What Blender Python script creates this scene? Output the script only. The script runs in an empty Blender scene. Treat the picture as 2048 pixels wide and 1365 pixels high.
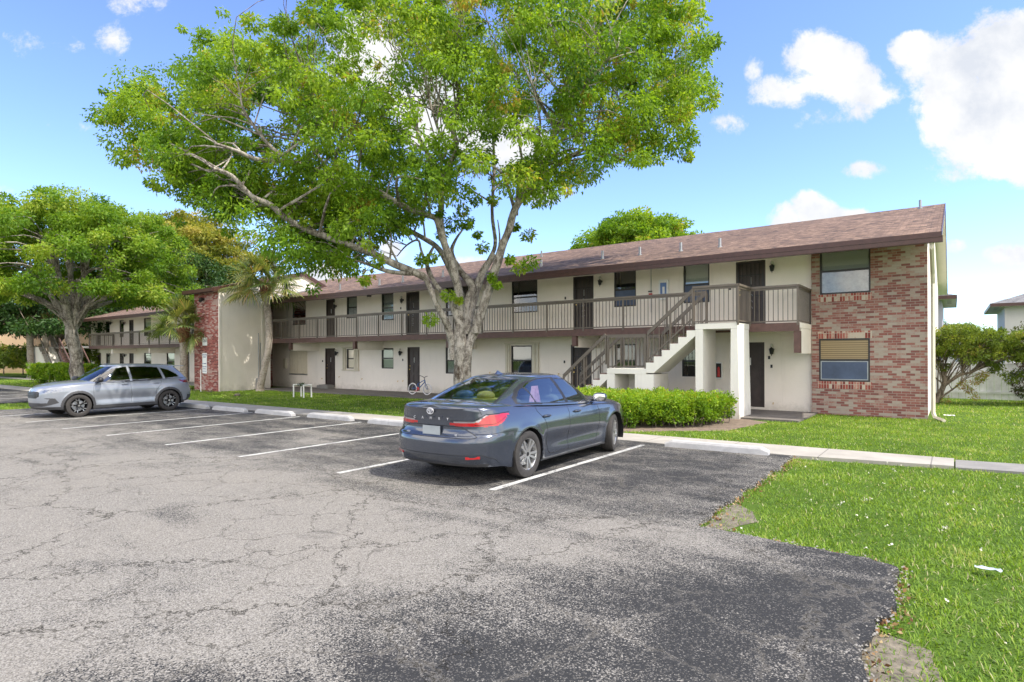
import bpy, bmesh, math, random
import numpy as np
from mathutils import Vector, Matrix, noise as mnoise
R = math.radians
SC = bpy.context.scene
COL = SC.collection
random.seed(7)
RNG = np.random.default_rng(7)

# ---------------------------------------------------------------- camera
cam_d = bpy.data.cameras.new('camera')
cam = bpy.data.objects.new('camera', cam_d)
COL.objects.link(cam)
cam_d.lens = 36.0 * 1198.0 / 2048.0
cam_d.sensor_width = 36.0
cam_d.shift_y = 26.5 / 2048.0
cam_d.clip_start = 0.05
cam_d.clip_end = 2000.0
cam.matrix_world = (Matrix.Translation((0, 0, 1.75)) @ Matrix.Rotation(R(36.4), 4, 'Z')
                    @ Matrix.Rotation(R(90), 4, 'X') @ Matrix.Rotation(-0.0035, 4, 'Z'))
SC.camera = cam

# ---------------------------------------------------------------- sun, sky, exposure
SUN_AZ = 7.0      # degrees from +X towards +Y
SUN_EL = 56.0
sun_d = bpy.data.lights.new('sun', 'SUN')
sun_d.energy = 2.3
sun_d.angle = R(0.6)
sun_d.color = (1.0, 0.93, 0.82)
sun = bpy.data.objects.new('sun', sun_d)
COL.objects.link(sun)
sdir = Vector((math.cos(R(SUN_AZ)) * math.cos(R(SUN_EL)), math.sin(R(SUN_AZ)) * math.cos(R(SUN_EL)), math.sin(R(SUN_EL))))
sun.rotation_euler = sdir.to_track_quat('Z', 'Y').to_euler()
sun.location = (20, 0, 40)

W = bpy.data.worlds.new('World')
SC.world = W
W.use_nodes = True
nt = W.node_tree
nt.nodes.clear()
def N(tree, typ, **kw):
    n = tree.nodes.new(typ)
    for k, v in kw.items():
        if hasattr(n, k): setattr(n, k, v)
        else: n.inputs[k].default_value = v
    return n
def L(tree, a, b): tree.links.new(a, b)
def M_(tree, op, a, b=None, c=None, clamp=False):
    n = tree.nodes.new('ShaderNodeMath'); n.operation = op; n.use_clamp = clamp
    for i, v in enumerate((a, b, c)):
        if v is None: continue
        if isinstance(v, (int, float)): n.inputs[i].default_value = v
        else: tree.links.new(v, n.inputs[i])
    return n.outputs[0]
def mixc(tree, f, a, b, blend='MIX'):
    n = tree.nodes.new('ShaderNodeMix'); n.data_type = 'RGBA'; n.blend_type = blend
    for s, v in ((n.inputs[0], f), (n.inputs[6], a), (n.inputs[7], b)):
        if isinstance(v, (int, float)): s.default_value = v
        elif isinstance(v, (tuple, list)): s.default_value = tuple(v[:3]) + (1,)
        else: tree.links.new(v, s)
    return n.outputs[2]
def ramp(tree, f, stops, interp='LINEAR'):
    n = tree.nodes.new('ShaderNodeValToRGB'); cr = n.color_ramp; cr.interpolation = interp
    while len(cr.elements) > 1: cr.elements.remove(cr.elements[-1])
    for i, (p, c) in enumerate(stops):
        e = cr.elements[0] if i == 0 else cr.elements.new(p)
        e.position = p
        e.color = (tuple(c[:3]) + (1,)) if isinstance(c, (tuple, list)) else (c, c, c, 1)
    tree.links.new(f, n.inputs[0])
    return n.outputs[0]
def noise_n(tree, vec, scale, detail=4, rough=0.55, dist=0.0, out=0):
    n = tree.nodes.new('ShaderNodeTexNoise')
    n.inputs['Scale'].default_value = scale; n.inputs['Detail'].default_value = detail
    n.inputs['Roughness'].default_value = rough; n.inputs['Distortion'].default_value = dist
    if vec is not None: tree.links.new(vec, n.inputs['Vector'])
    return n.outputs[out]

sky = N(nt, 'ShaderNodeTexSky', sky_type='NISHITA')
sky.sun_disc = False
sky.sun_elevation = R(SUN_EL)
sky.sun_rotation = R(90 - SUN_AZ)
sky.air_density = 0.9
sky.dust_density = 0.2
sky.ozone_density = 2.6
hsv = N(nt, 'ShaderNodeHueSaturation')
hsv.inputs['Saturation'].default_value = 1.02
hsv.inputs['Hue'].default_value = 0.517
L(nt, sky.outputs[0], hsv.inputs['Color'])
# clouds, fixed in world directions: each bank placed from image pixels about the camera axis
geo = N(nt, 'ShaderNodeTexCoord')
sep = N(nt, 'ShaderNodeSeparateXYZ')
rot = N(nt, 'ShaderNodeVectorRotate', rotation_type='Z_AXIS')
rot.inputs['Angle'].default_value = -R(36.4)
L(nt, geo.outputs['Generated'], rot.inputs['Vector'])
L(nt, rot.outputs[0], sep.inputs[0])
yy = M_(nt, 'MAXIMUM', sep.outputs[1], 0.05)
U_ = M_(nt, 'DIVIDE', sep.outputs[0], yy)
V_ = M_(nt, 'DIVIDE', sep.outputs[2], yy)
comb = N(nt, 'ShaderNodeCombineXYZ')
L(nt, U_, comb.inputs[0]); L(nt, V_, comb.inputs[1])
n1 = noise_n(nt, comb.outputs[0], 10.0, 12, 0.68, 0.15)
n2 = noise_n(nt, comb.outputs[0], 2.6, 5, 0.55, 0.0)
# (u, v, ru, rv, strength): image pixel offsets over focal length, off the camera axis
CLOUDS = [(.505, .490, .060, .045, 1.25), (.555, .462, .065, .045, 1.25), (.45, .440, .055, .030, 1.05), (.405, .475, .018, .030, .8), (.60, .430, .055, .022, 1.05), (.50, .455, .05, .03, 1.1),
          (.575, .405, .035, .028, .9), (.585, .304, .040, .016, .75), (.37, .38, .03, .015, .3), (.54, .39, .05, .02, .5),
          (.675, .505, .045, .032, 1.3), (.74, .480, .080, .055, 1.4), (.84, .49, .09, .08, 1.4), (.87, .40, .10, .10, 1.4), (.75, .41, .080, .07, 1.4), (.775, .34, .085, .055, 1.3), (.72, .36, .04, .04, 1.2), (.86, .30, .04, .03, .8),
          (.455, .222, .030, .028, 1.2), (.505, .238, .038, .031, 1.3), (.56, .222, .038, .020, 1.1), (.62, .215, .03, .014, .9),
          (.735, .178, .032, .016, .8), (.84, .165, .05, .018, .8), (.78, .085, .05, .016, .6),
          (-.235, .50, .07, .09, 1.2), (-.13, .42, .08, .08, 1.2), (-.05, .37, .08, .05, 1.2), (.02, .34, .07, .05, 1.0), (.06, .27, .04, .03, .6),
          (-.315, .128, .035, .022, 1.1), (-.27, .12, .03, .016, .9), (-.195, .178, .022, .016, .8), (-.07, .155, .04, .012, .9), (-.35, .115, .03, .012, .7),
          (-.635, .60, .05, .05, .7), (-.66, .54, .03, .03, .5), (-.86, .27, .04, .018, .6), (-.77, .52, .05, .02, .3), (-.75, .38, .04, .015, .2)]
acc = None
for (u, v, ru, rv, st) in CLOUDS:
    a = M_(nt, 'MULTIPLY', M_(nt, 'SUBTRACT', U_, u), 1 / ru)
    b = M_(nt, 'MULTIPLY', M_(nt, 'SUBTRACT', V_, v), 1 / rv)
    d2 = M_(nt, 'ADD', M_(nt, 'MULTIPLY', a, a), M_(nt, 'MULTIPLY', b, b))
    g = M_(nt, 'MULTIPLY', M_(nt, 'SUBTRACT', 1.35, d2), st * 0.80)
    acc = g if acc is None else M_(nt, 'SMOOTH_MAX', acc, g, 0.45)
acc = M_(nt, 'MAXIMUM', acc, -0.9)
fld = M_(nt, 'ADD', acc, M_(nt, 'MULTIPLY', M_(nt, 'SUBTRACT', n1, 0.5), 4.2))
fld = M_(nt, 'ADD', fld, M_(nt, 'MULTIPLY', M_(nt, 'SUBTRACT', n2, 0.5), 0.9))
cl = N(nt, 'ShaderNodeMapRange', interpolation_type='SMOOTHSTEP')
L(nt, fld, cl.inputs['Value']); cl.inputs['From Min'].default_value = 0.05; cl.inputs['From Max'].default_value = 0.85
fwd = M_(nt, 'GREATER_THAN', sep.outputs[1], 0.06)
cmask = M_(nt, 'MULTIPLY', cl.outputs[0], fwd)
# behind the camera: unseen cumulus, added to light the shaded facade
n3 = noise_n(nt, geo.outputs['Generated'], 2.2, 7, 0.6, 0.2)
c3 = N(nt, 'ShaderNodeMapRange', interpolation_type='SMOOTHSTEP')
L(nt, n3, c3.inputs['Value']); c3.inputs['From Min'].default_value = 0.40; c3.inputs['From Max'].default_value = 0.56
cmask2 = M_(nt, 'MULTIPLY', c3.outputs[0], M_(nt, 'SUBTRACT', 1.0, fwd))
cmask = M_(nt, 'ADD', cmask, cmask2, clamp=True)
shade = noise_n(nt, comb.outputs[0], 7.0, 6, 0.6)
deep = mixc(nt, 1.0, hsv.outputs[0], (0.78, 0.90, 1.0), 'MULTIPLY')
ccol = ramp(nt, shade, [(0.34, (2.1, 2.22, 2.45)), (0.58, (2.9, 2.9, 2.9))])
ccol = mixc(nt, cmask2, ccol, (8.8, 8.2, 7.5))   # added clouds out of view, brightened above the visible ones as warm fill
csky = mixc(nt, cmask, deep, ccol)
bg = N(nt, 'ShaderNodeBackground', Strength=0.132)
L(nt, csky, bg.inputs['Color'])
wo = N(nt, 'ShaderNodeOutputWorld')
L(nt, bg.outputs[0], wo.inputs['Surface'])

vs = SC.view_settings
vs.view_transform = 'Standard'; vs.look = 'None'; vs.gamma = 1.0; vs.use_curve_mapping = False
vs.exposure = 1.50
SC.cycles.max_bounces = 6
SC.cycles.diffuse_bounces = 3
SC.cycles.transparent_max_bounces = 24
SC.cycles.use_denoising = True

# ---------------------------------------------------------------- helpers
class MB:
    """collects boxes, bars, tubes and quads and links them as ONE mesh object"""
    def __init__(s): s.v = []; s.f = []; s.mi = []; s.cur = 0
    def add(s, vs, fs):
        o = len(s.v); s.v += [tuple(map(float, p)) for p in vs]
        s.f += [tuple(i + o for i in f) for f in fs]; s.mi += [s.cur] * len(fs)
    def box(s, x0, x1, y0, y1, z0, z1):
        if x0 > x1: x0, x1 = x1, x0
        if y0 > y1: y0, y1 = y1, y0
        if z0 > z1: z0, z1 = z1, z0
        s.add([(x0, y0, z0), (x1, y0, z0), (x1, y1, z0), (x0, y1, z0), (x0, y0, z1), (x1, y0, z1), (x1, y1, z1), (x0, y1, z1)],
              [(0, 3, 2, 1), (4, 5, 6, 7), (0, 1, 5, 4), (1, 2, 6, 5), (2, 3, 7, 6), (3, 0, 4, 7)])
    def bar(s, a, b, w, h, up=(0, 0, 1)):
        a = Vector(a); b = Vector(b); d = (b - a).normalized(); u = Vector(up)
        if abs(d.dot(u)) > 0.98: u = Vector((1, 0, 0))
        r = d.cross(u).normalized(); u = r.cross(d).normalized()
        r *= w / 2; u *= h / 2
        vs_ = [p + sx * r + sz * u for p in (a, b) for sx, sz in ((-1, -1), (1, -1), (1, 1), (-1, 1))]
        s.add(vs_, [(3, 2, 1, 0), (4, 5, 6, 7), (0, 1, 5, 4), (1, 2, 6, 5), (2, 3, 7, 6), (3, 0, 4, 7)])
    def quad(s, *p): s.add(p, [tuple(range(len(p)))])
    def tube(s, pts, rad, n=8, cap=True):
        pts = [Vector(p) for p in pts]
        if isinstance(rad, (int, float)): rad = [rad] * len(pts)
        vs_ = []; fs = []; prev = None
        for i, p in enumerate(pts):
            d = (pts[min(i + 1, len(pts) - 1)] - pts[max(i - 1, 0)])
            if d.length < 1e-7: d = Vector((0, 0, 1))
            d.normalize()
            if prev is None:
                u = Vector((0, 0, 1)) if abs(d.z) < 0.9 else Vector((1, 0, 0))
            else: u = prev
            r = d.cross(u)
            if r.length < 1e-5: r = d.cross(Vector((0.3, 1, 0.1)))
            r.normalize(); u = r.cross(d).normalized(); prev = u
            for k in range(n):
                a = 2 * math.pi * k / n
                vs_.append(p + float(rad[i]) * (math.cos(a) * r + math.sin(a) * u))
        for i in range(len(pts) - 1):
            for k in range(n):
                k2 = (k + 1) % n
                fs.append((i * n + k, i * n + k2, (i + 1) * n + k2, (i + 1) * n + k))
        if cap:
            fs.append(tuple(range(n - 1, -1, -1))); fs.append(tuple((len(pts) - 1) * n + k for k in range(n)))
        s.add(vs_, fs)
    def prism(s, poly, y0, y1, axis='Y'):
        n = len(poly)
        def P(p, t):
            return (p[0], t, p[1]) if axis == 'Y' else ((t, p[0], p[1]) if axis == 'X' else (p[0], p[1], t))
        vs_ = [P(p, y0) for p in poly] + [P(p, y1) for p in poly]
        s.add(vs_, [tuple(range(n)), tuple(range(2 * n - 1, n - 1, -1))] + [(i, i + n, (i + 1) % n + n, (i + 1) % n) for i in range(n)])
    def lathe(s, prof, c, axis='X', n=32):
        vs_ = []; fs = []; m = len(prof)
        for k in range(n):
            a = 2 * math.pi * k / n
            for (t, r) in prof:
                q = (t, r * math.cos(a), r * math.sin(a))
                if axis == 'Z': q = (r * math.cos(a), r * math.sin(a), t)
                if axis == 'Y': q = (r * math.cos(a), t, r * math.sin(a))
                vs_.append((c[0] + q[0], c[1] + q[1], c[2] + q[2]))
        for k in range(n):
            k2 = (k + 1) % n
            for i in range(m - 1):
                fs.append((k * m + i, k * m + i + 1, k2 * m + i + 1, k2 * m + i))
        s.add(vs_, fs)
    def build(s, name, mats, parent=None, smooth=False, fix=True):
        me = bpy.data.meshes.new(name)
        me.from_pydata(s.v, [], s.f)
        if not isinstance(mats, (list, tuple)): mats = [mats]
        for m in mats: me.materials.append(m)
        me.polygons.foreach_set('material_index', s.mi)
        if fix:
            bm = bmesh.new(); bm.from_mesh(me); bmesh.ops.recalc_face_normals(bm, faces=bm.faces); bm.to_mesh(me); bm.free()
        if smooth:
            me.polygons.foreach_set('use_smooth', [True] * len(me.polygons))
            try: me.set_sharp_from_angle(angle=R(38))
            except Exception: pass
        me.update()
        o = bpy.data.objects.new(name, me); COL.objects.link(o)
        if parent: o.parent = parent
        return o

def npmesh(name, V, F, mat, parent=None, attrs=None, smooth=False):
    """numpy verts (n,3), faces (m,k)"""
    me = bpy.data.meshes.new(name)
    V = np.asarray(V, dtype=np.float32); F = np.asarray(F, dtype=np.int32)
    k = F.shape[1]
    me.vertices.add(len(V)); me.vertices.foreach_set('co', V.ravel())
    me.loops.add(F.size); me.loops.foreach_set('vertex_index', F.ravel())
    me.polygons.add(len(F))
    me.polygons.foreach_set('loop_start', np.arange(0, F.size, k, dtype=np.int32))
    try: me.polygons.foreach_set('loop_total', np.full(len(F), k, dtype=np.int32))
    except Exception: pass
    if attrs:
        for nm, arr in attrs.items():
            at = me.attributes.new(nm, 'FLOAT', 'FACE'); at.data.foreach_set('value', np.asarray(arr, dtype=np.float32))
    mats = mat if isinstance(mat, (list, tuple)) else [mat]
    for m in mats: me.materials.append(m)
    me.update(calc_edges=True); me.validate()
    if smooth: me.polygons.foreach_set('use_smooth', [True] * len(me.polygons))
    o = bpy.data.objects.new(name, me); COL.objects.link(o)
    if parent: o.parent = parent
    return o

def empty(name, loc=(0, 0, 0), rz=0.0):
    o = bpy.data.objects.new(name, None); COL.objects.link(o)
    o.location = loc; o.rotation_euler = (0, 0, rz); o.empty_display_size = 0.2
    return o
def tag(o, label=None, cat=None, group=None, kind=None):
    if label: o['label'] = label
    if cat: o['category'] = cat
    if group: o['group'] = group
    if kind: o['kind'] = kind
    return o
def copy_tree(o, parent=None):
    c = o.copy(); COL.objects.link(c)
    if parent: c.parent = parent
    for ch in list(o.children): copy_tree(ch, c)
    return c

# ---------------------------------------------------------------- materials
def newmat(name):
    m = bpy.data.materials.new(name); m.use_nodes = True
    t = m.node_tree; t.nodes.clear()
    out = t.nodes.new('ShaderNodeOutputMaterial')
    p = t.nodes.new('ShaderNodeBsdfPrincipled')
    t.links.new(p.outputs[0], out.inputs[0])
    return m, t, p, out
def bump(t, h, strength=0.3, dist=0.01):
    b = t.nodes.new('ShaderNodeBump'); b.inputs['Strength'].default_value = strength; b.inputs['Distance'].default_value = dist
    t.links.new(h, b.inputs['Height']); return b.outputs[0]
def coord(t, which='Object'):
    return t.nodes.new('ShaderNodeTexCoord').outputs[which]
def plain(name, col, rough=0.6, metal=0.0, var=0.12, scale=6.0, bmp=0.0, bscale=60.0, spec=0.5, coat=0.0, wpos=True):
    m, t, p, out = newmat(name)
    if wpos: c = t.nodes.new('ShaderNodeNewGeometry').outputs['Position']
    else: c = coord(t)
    f = noise_n(t, c, scale, 5, 0.6)
    lo = tuple(v * (1 - var) for v in col); hi = tuple(min(1, v * (1 + var)) for v in col)
    t.links.new(ramp(t, f, [(0.3, lo), (0.7, hi)]), p.inputs['Base Color'])
    p.inputs['Roughness'].default_value = rough; p.inputs['Metallic'].default_value = metal
    p.inputs['Specular IOR Level'].default_value = spec
    if coat: p.inputs['Coat Weight'].default_value = coat
    if bmp:
        t.links.new(bump(t, noise_n(t, c, bscale, 4, 0.6), bmp, 0.01), p.inputs['Normal'])
    return m

# ================================================================ surface materials
def asphalt_mat():
    m, t, p, out = newmat('weathered_asphalt')
    pos = t.nodes.new('ShaderNodeNewGeometry').outputs['Position']
    sp = t.nodes.new('ShaderNodeSeparateXYZ'); t.links.new(pos, sp.inputs[0])
    X, Y = sp.outputs[0], sp.outputs[1]
    big = noise_n(t, pos, 0.22, 5, 0.6, 0.6)
    mid = noise_n(t, pos, 1.1, 6, 0.65, 0.8)
    st = t.nodes.new('ShaderNodeMapping'); t.links.new(pos, st.inputs[0]); st.inputs['Scale'].default_value = (1.0, 3.2, 1)
    streak = noise_n(t, st.outputs[0], 0.55, 5, 0.62, 0.5)
    # wear: driving lane is worn pale, bays and the right corner keep their dark seal coat
    bay = t.nodes.new('ShaderNodeMapRange'); bay.interpolation_type = 'SMOOTHSTEP'
    t.links.new(M_(t, 'ADD', Y, M_(t, 'MULTIPLY', M_(t, 'SUBTRACT', mid, 0.5), 2.6)), bay.inputs['Value'])
    bay.inputs['From Min'].default_value = 3.9; bay.inputs['From Max'].default_value = 7.4
    rx = t.nodes.new('ShaderNodeMapRange'); rx.interpolation_type = 'SMOOTHSTEP'
    xs = M_(t, 'ADD', X, M_(t, 'MULTIPLY', Y, -0.42))
    t.links.new(M_(t, 'ADD', xs, M_(t, 'MULTIPLY', M_(t, 'SUBTRACT', big, 0.5), 2.2)), rx.inputs['Value'])
    rx.inputs['From Min'].default_value = -5.3; rx.inputs['From Max'].default_value = -2.5
    keep = M_(t, 'MAXIMUM', M_(t, 'MULTIPLY', bay.outputs[0], 0.50), M_(t, 'MULTIPLY', rx.outputs[0], 0.72))
    wear = M_(t, 'SUBTRACT', 0.79, keep)
    wear = M_(t, 'ADD', wear, M_(t, 'MULTIPLY', M_(t, 'SUBTRACT', streak, 0.5), 1.25))
    wear = M_(t, 'ADD', wear, M_(t, 'MULTIPLY', M_(t, 'SUBTRACT', mid, 0.5), 1.15))
    wear = M_(t, 'ADD', wear, M_(t, 'MULTIPLY', M_(t, 'SUBTRACT', big, 0.5), 0.9), clamp=True)
    # stone chips
    v = t.nodes.new('ShaderNodeTexVoronoi'); v.inputs['Scale'].default_value = 118; t.links.new(pos, v.inputs['Vector'])
    v2 = t.nodes.new('ShaderNodeTexVoronoi'); v2.inputs['Scale'].default_value = 80; t.links.new(pos, v2.inputs['Vector'])
    sc_ = t.nodes.new('ShaderNodeSeparateColor'); t.links.new(v.outputs['Color'], sc_.inputs[0])
    sc2 = t.nodes.new('ShaderNodeSeparateColor'); t.links.new(v2.outputs['Color'], sc2.inputs[0])
    chip = M_(t, 'ADD', M_(t, 'MULTIPLY', sc_.outputs[0], 0.74), M_(t, 'MULTIPLY', sc2.outputs[1], 0.26))
    # chips exposed where wear exceeds the chip's own value
    ex = t.nodes.new('ShaderNodeMapRange')
    t.links.new(M_(t, 'SUBTRACT', M_(t, 'MULTIPLY', wear, 1.02), M_(t, 'MULTIPLY', chip, 0.88)), ex.inputs['Value'])
    ex.inputs['From Min'].default_value = -0.06; ex.inputs['From Max'].default_value = 0.10
    few = M_(t, 'MULTIPLY', M_(t, 'GREATER_THAN', sc_.outputs[1], 0.86), 0.42)
    exf = M_(t, 'MAXIMUM', ex.outputs[0], few)
    seal = mixc(t, noise_n(t, pos, 22, 3, 0.6), (0.021, 0.022, 0.0235), (0.042, 0.0425, 0.0435))
    stone = mixc(t, sc_.outputs[2], (0.070, 0.067, 0.061), (0.315, 0.302, 0.275))
    warm = noise_n(t, pos, 0.5, 3, 0.5)
    stone = mixc(t, M_(t, 'MULTIPLY', warm, 0.5), stone, (0.23, 0.21, 0.18))
    col = mixc(t, exf, seal, stone)
    # cracks
    def crack(scale, width, seedoff, dist):
        mp = t.nodes.new('ShaderNodeMapping'); t.links.new(pos, mp.inputs[0]); mp.inputs['Location'].default_value = seedoff
        nz = t.nodes.new('ShaderNodeTexNoise'); nz.inputs['Scale'].default_value = 3.0; nz.inputs['Detail'].default_value = 7; nz.inputs['Roughness'].default_value = 0.7
        t.links.new(mp.outputs[0], nz.inputs['Vector'])
        vm = t.nodes.new('ShaderNodeVectorMath'); vm.operation = 'MULTIPLY_ADD'
        t.links.new(nz.outputs['Color'], vm.inputs[0]); vm.inputs[1].default_value = (dist, dist, 0); t.links.new(mp.outputs[0], vm.inputs[2])
        vo = t.nodes.new('ShaderNodeTexVoronoi'); vo.feature = 'DISTANCE_TO_EDGE'; vo.inputs['Scale'].default_value = scale
        vo.voronoi_dimensions = '2D'
        t.links.new(vm.outputs[0], vo.inputs['Vector'])
        d = vo.outputs['Distance']
        mr = t.nodes.new('ShaderNodeMapRange'); t.links.new(d, mr.inputs['Value']); mr.inputs['From Min'].default_value = width; mr.inputs['From Max'].default_value = width * 0.25
        mr2 = t.nodes.new('ShaderNodeMapRange'); t.links.new(d, mr2.inputs['Value']); mr2.inputs['From Min'].default_value = width * 3.0; mr2.inputs['From Max'].default_value = width
        return mr.outputs[0], mr2.outputs[0]
    c1, h1 = crack(0.38, 0.0056, (3.1, 1.7, 0), 0.85)
    c3_, h3_ = crack(0.19, 0.0032, (7.7, 2.2, 0), 1.3)
    c2, h2 = crack(1.25, 0.0100, (11.3, 5.2, 0), 0.55)
    act = t.nodes.new('ShaderNodeMapRange'); t.links.new(noise_n(t, pos, 0.35, 3, 0.6), act.inputs['Value'])
    act.inputs['From Min'].default_value = 0.42; act.inputs['From Max'].default_value = 0.50
    act1 = t.nodes.new('ShaderNodeMapRange'); t.links.new(noise_n(t, pos, 0.7, 3, 0.6), act1.inputs['Value'])
    act1.inputs['From Min'].default_value = 0.36; act1.inputs['From Max'].default_value = 0.45
    cr = M_(t, 'MAXIMUM', M_(t, 'MAXIMUM', c3_, M_(t, 'MULTIPLY', c1, act1.outputs[0])), M_(t, 'MULTIPLY', M_(t, 'MULTIPLY', c2, act.outputs[0]), 0.8))
    hal = M_(t, 'MAXIMUM', M_(t, 'MULTIPLY', h1, act1.outputs[0]), M_(t, 'MULTIPLY', h2, act.outputs[0]))
    hal = M_(t, 'MULTIPLY', hal, M_(t, 'MULTIPLY', noise_n(t, pos, 9, 4, 0.7), 0.8))
    col = mixc(t, hal, col, (0.24, 0.225, 0.20))
    col = mixc(t, M_(t, 'MULTIPLY', cr, 0.95), col, (0.016, 0.015, 0.012))
    # oil stains
    oil = t.nodes.new('ShaderNodeMapRange'); t.links.new(noise_n(t, pos, 0.9, 4, 0.6, 0.3), oil.inputs['Value'])
    oil.inputs['From Min'].default_value = 0.66; oil.inputs['From Max'].default_value = 0.75
    col = mixc(t, M_(t, 'MULTIPLY', oil.outputs[0], 0.55), col, (0.05, 0.05, 0.05))
    t.links.new(col, p.inputs['Base Color'])
    p.inputs['Roughness'].default_value = 0.92
    p.inputs['Specular IOR Level'].default_value = 0.14
    h = M_(t, 'SUBTRACT', M_(t, 'ADD', M_(t, 'MULTIPLY', chip, 0.5), M_(t, 'MULTIPLY', v.outputs['Distance'], -0.4)), M_(t, 'MULTIPLY', cr, 2.2))
    t.links.new(bump(t, h, 0.55, 0.008), p.inputs['Normal'])
    return m

def paint_mat():
    m, t, p, out = newmat('worn_white_paint')
    pos = t.nodes.new('ShaderNodeNewGeometry').outputs['Position']
    f = noise_n(t, pos, 26, 5, 0.7); g = noise_n(t, pos, 2.0, 3, 0.6)
    s = M_(t, 'ADD', f, M_(t, 'MULTIPLY', M_(t, 'SUBTRACT', g, 0.5), 0.55))
    t.links.new(ramp(t, s, [(0.36, (0.12, 0.12, 0.12)), (0.44, (0.36, 0.36, 0.34)), (0.6, (0.55, 0.55, 0.52))]), p.inputs['Base Color'])
    p.inputs['Roughness'].default_value = 0.75
    return m

def concrete_mat(name, a, b, joint=None, stain=(0.25, 0.23, 0.2)):
    m, t, p, out = newmat(name)
    pos = t.nodes.new('ShaderNodeNewGeometry').outputs['Position']
    f = noise_n(t, pos, 1.6, 6, 0.65, 0.4); g = noise_n(t, pos, 70, 3, 0.6)
    col = ramp(t, f, [(0.3, a), (0.68, b)])
    col = mixc(t, M_(t, 'MULTIPLY', g, 0.25), col, tuple(v * 0.6 for v in a))
    if joint:
        sp = t.nodes.new('ShaderNodeSeparateXYZ'); t.links.new(pos, sp.inputs[0])
        fr = M_(t, 'FRACT', M_(t, 'DIVIDE', M_(t, 'ADD', sp.outputs[0], 0.3), joint))
        jj = M_(t, 'LESS_THAN', fr, 0.012)
        col = mixc(t, M_(t, 'MULTIPLY', jj, 0.75), col, (0.12, 0.11, 0.10))
    bl = t.nodes.new('ShaderNodeMapRange'); t.links.new(noise_n(t, pos, 3.2, 6, 0.7, 0.6), bl.inputs['Value'])
    bl.inputs['From Min'].default_value = 0.55; bl.inputs['From Max'].default_value = 0.75
    col = mixc(t, M_(t, 'MULTIPLY', bl.outputs[0], 0.5), col, stain)
    t.links.new(col, p.inputs['Base Color']); p.inputs['Roughness'].default_value = 0.85
    t.links.new(bump(t, M_(t, 'ADD', g, M_(t, 'MULTIPLY', f, 2.0)), 0.25, 0.005), p.inputs['Normal'])
    return m

def lawn_mat():
    m, t, p, out = newmat('lawn_soil_and_turf')
    pos = t.nodes.new('ShaderNodeNewGeometry').outputs['Position']
    f = noise_n(t, pos, 0.45, 5, 0.6, 0.3); g = noise_n(t, pos, 38, 4, 0.7); k = noise_n(t, pos, 5.0, 4, 0.65)
    col = ramp(t, f, [(0.3, (0.085, 0.150, 0.022)), (0.7, (0.135, 0.225, 0.030))])
    col = mixc(t, M_(t, 'MULTIPLY', g, 0.9), col, (0.022, 0.045, 0.008), 'MIX')
    col = mixc(t, ramp(t, k, [(0.55, 0.0), (0.72, 0.35)]), col, (0.17, 0.16, 0.06))
    t.links.new(col, p.inputs['Base Color']); p.inputs['Roughness'].default_value = 0.95
    p.inputs['Specular IOR Level'].default_value = 0.1
    t.links.new(bump(t, g, 0.8, 0.03), p.inputs['Normal'])
    return m

def stucco_mat(name, col, shade=0.9):
    m, t, p, out = newmat(name)
    pos = t.nodes.new('ShaderNodeNewGeometry').outputs['Position']
    f = noise_n(t, pos, 0.7, 5, 0.6, 0.2); g = noise_n(t, pos, 26, 5, 0.65); d = noise_n(t, pos, 3.0, 6, 0.7, 0.5)
    c = ramp(t, f, [(0.3, tuple(v * shade for v in col)), (0.7, col)])
    sp = t.nodes.new('ShaderNodeSeparateXYZ'); t.links.new(pos, sp.inputs[0])
    # splash dirt near the ground, with a ragged top edge of its own
    low = t.nodes.new('ShaderNodeMapRange'); t.links.new(M_(t, 'ADD', sp.outputs[2], M_(t, 'MULTIPLY', d, -0.9)), low.inputs['Value'])
    low.inputs['From Min'].default_value = -0.18; low.inputs['From Max'].default_value = -0.50
    c = mixc(t, M_(t, 'MULTIPLY', low.outputs[0], 0.45), c, tuple(v * 0.45 for v in (col[0], col[1] * 0.98, col[2] * 0.9)))
    # fine run-off streaks
    mp = t.nodes.new('ShaderNodeMapping'); t.links.new(pos, mp.inputs[0]); mp.inputs['Scale'].default_value = (1, 1, 0.08)
    s = t.nodes.new('ShaderNodeMapRange'); t.links.new(noise_n(t, mp.outputs[0], 5.0, 5, 0.7), s.inputs['Value'])
    s.inputs['From Min'].default_value = 0.56; s.inputs['From Max'].default_value = 0.78
    c = mixc(t, M_(t, 'MULTIPLY', s.outputs[0], 0.28), c, tuple(v * 0.62 for v in col))
    t.links.new(c, p.inputs['Base Color']); p.inputs['Roughness'].default_value = 0.9
    p.inputs['Specular IOR Level'].default_value = 0.2
    t.links.new(bump(t, M_(t, 'ADD', g, M_(t, 'MULTIPLY', d, 0.6)), 0.32, 0.02), p.inputs['Normal'])
    return m

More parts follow.
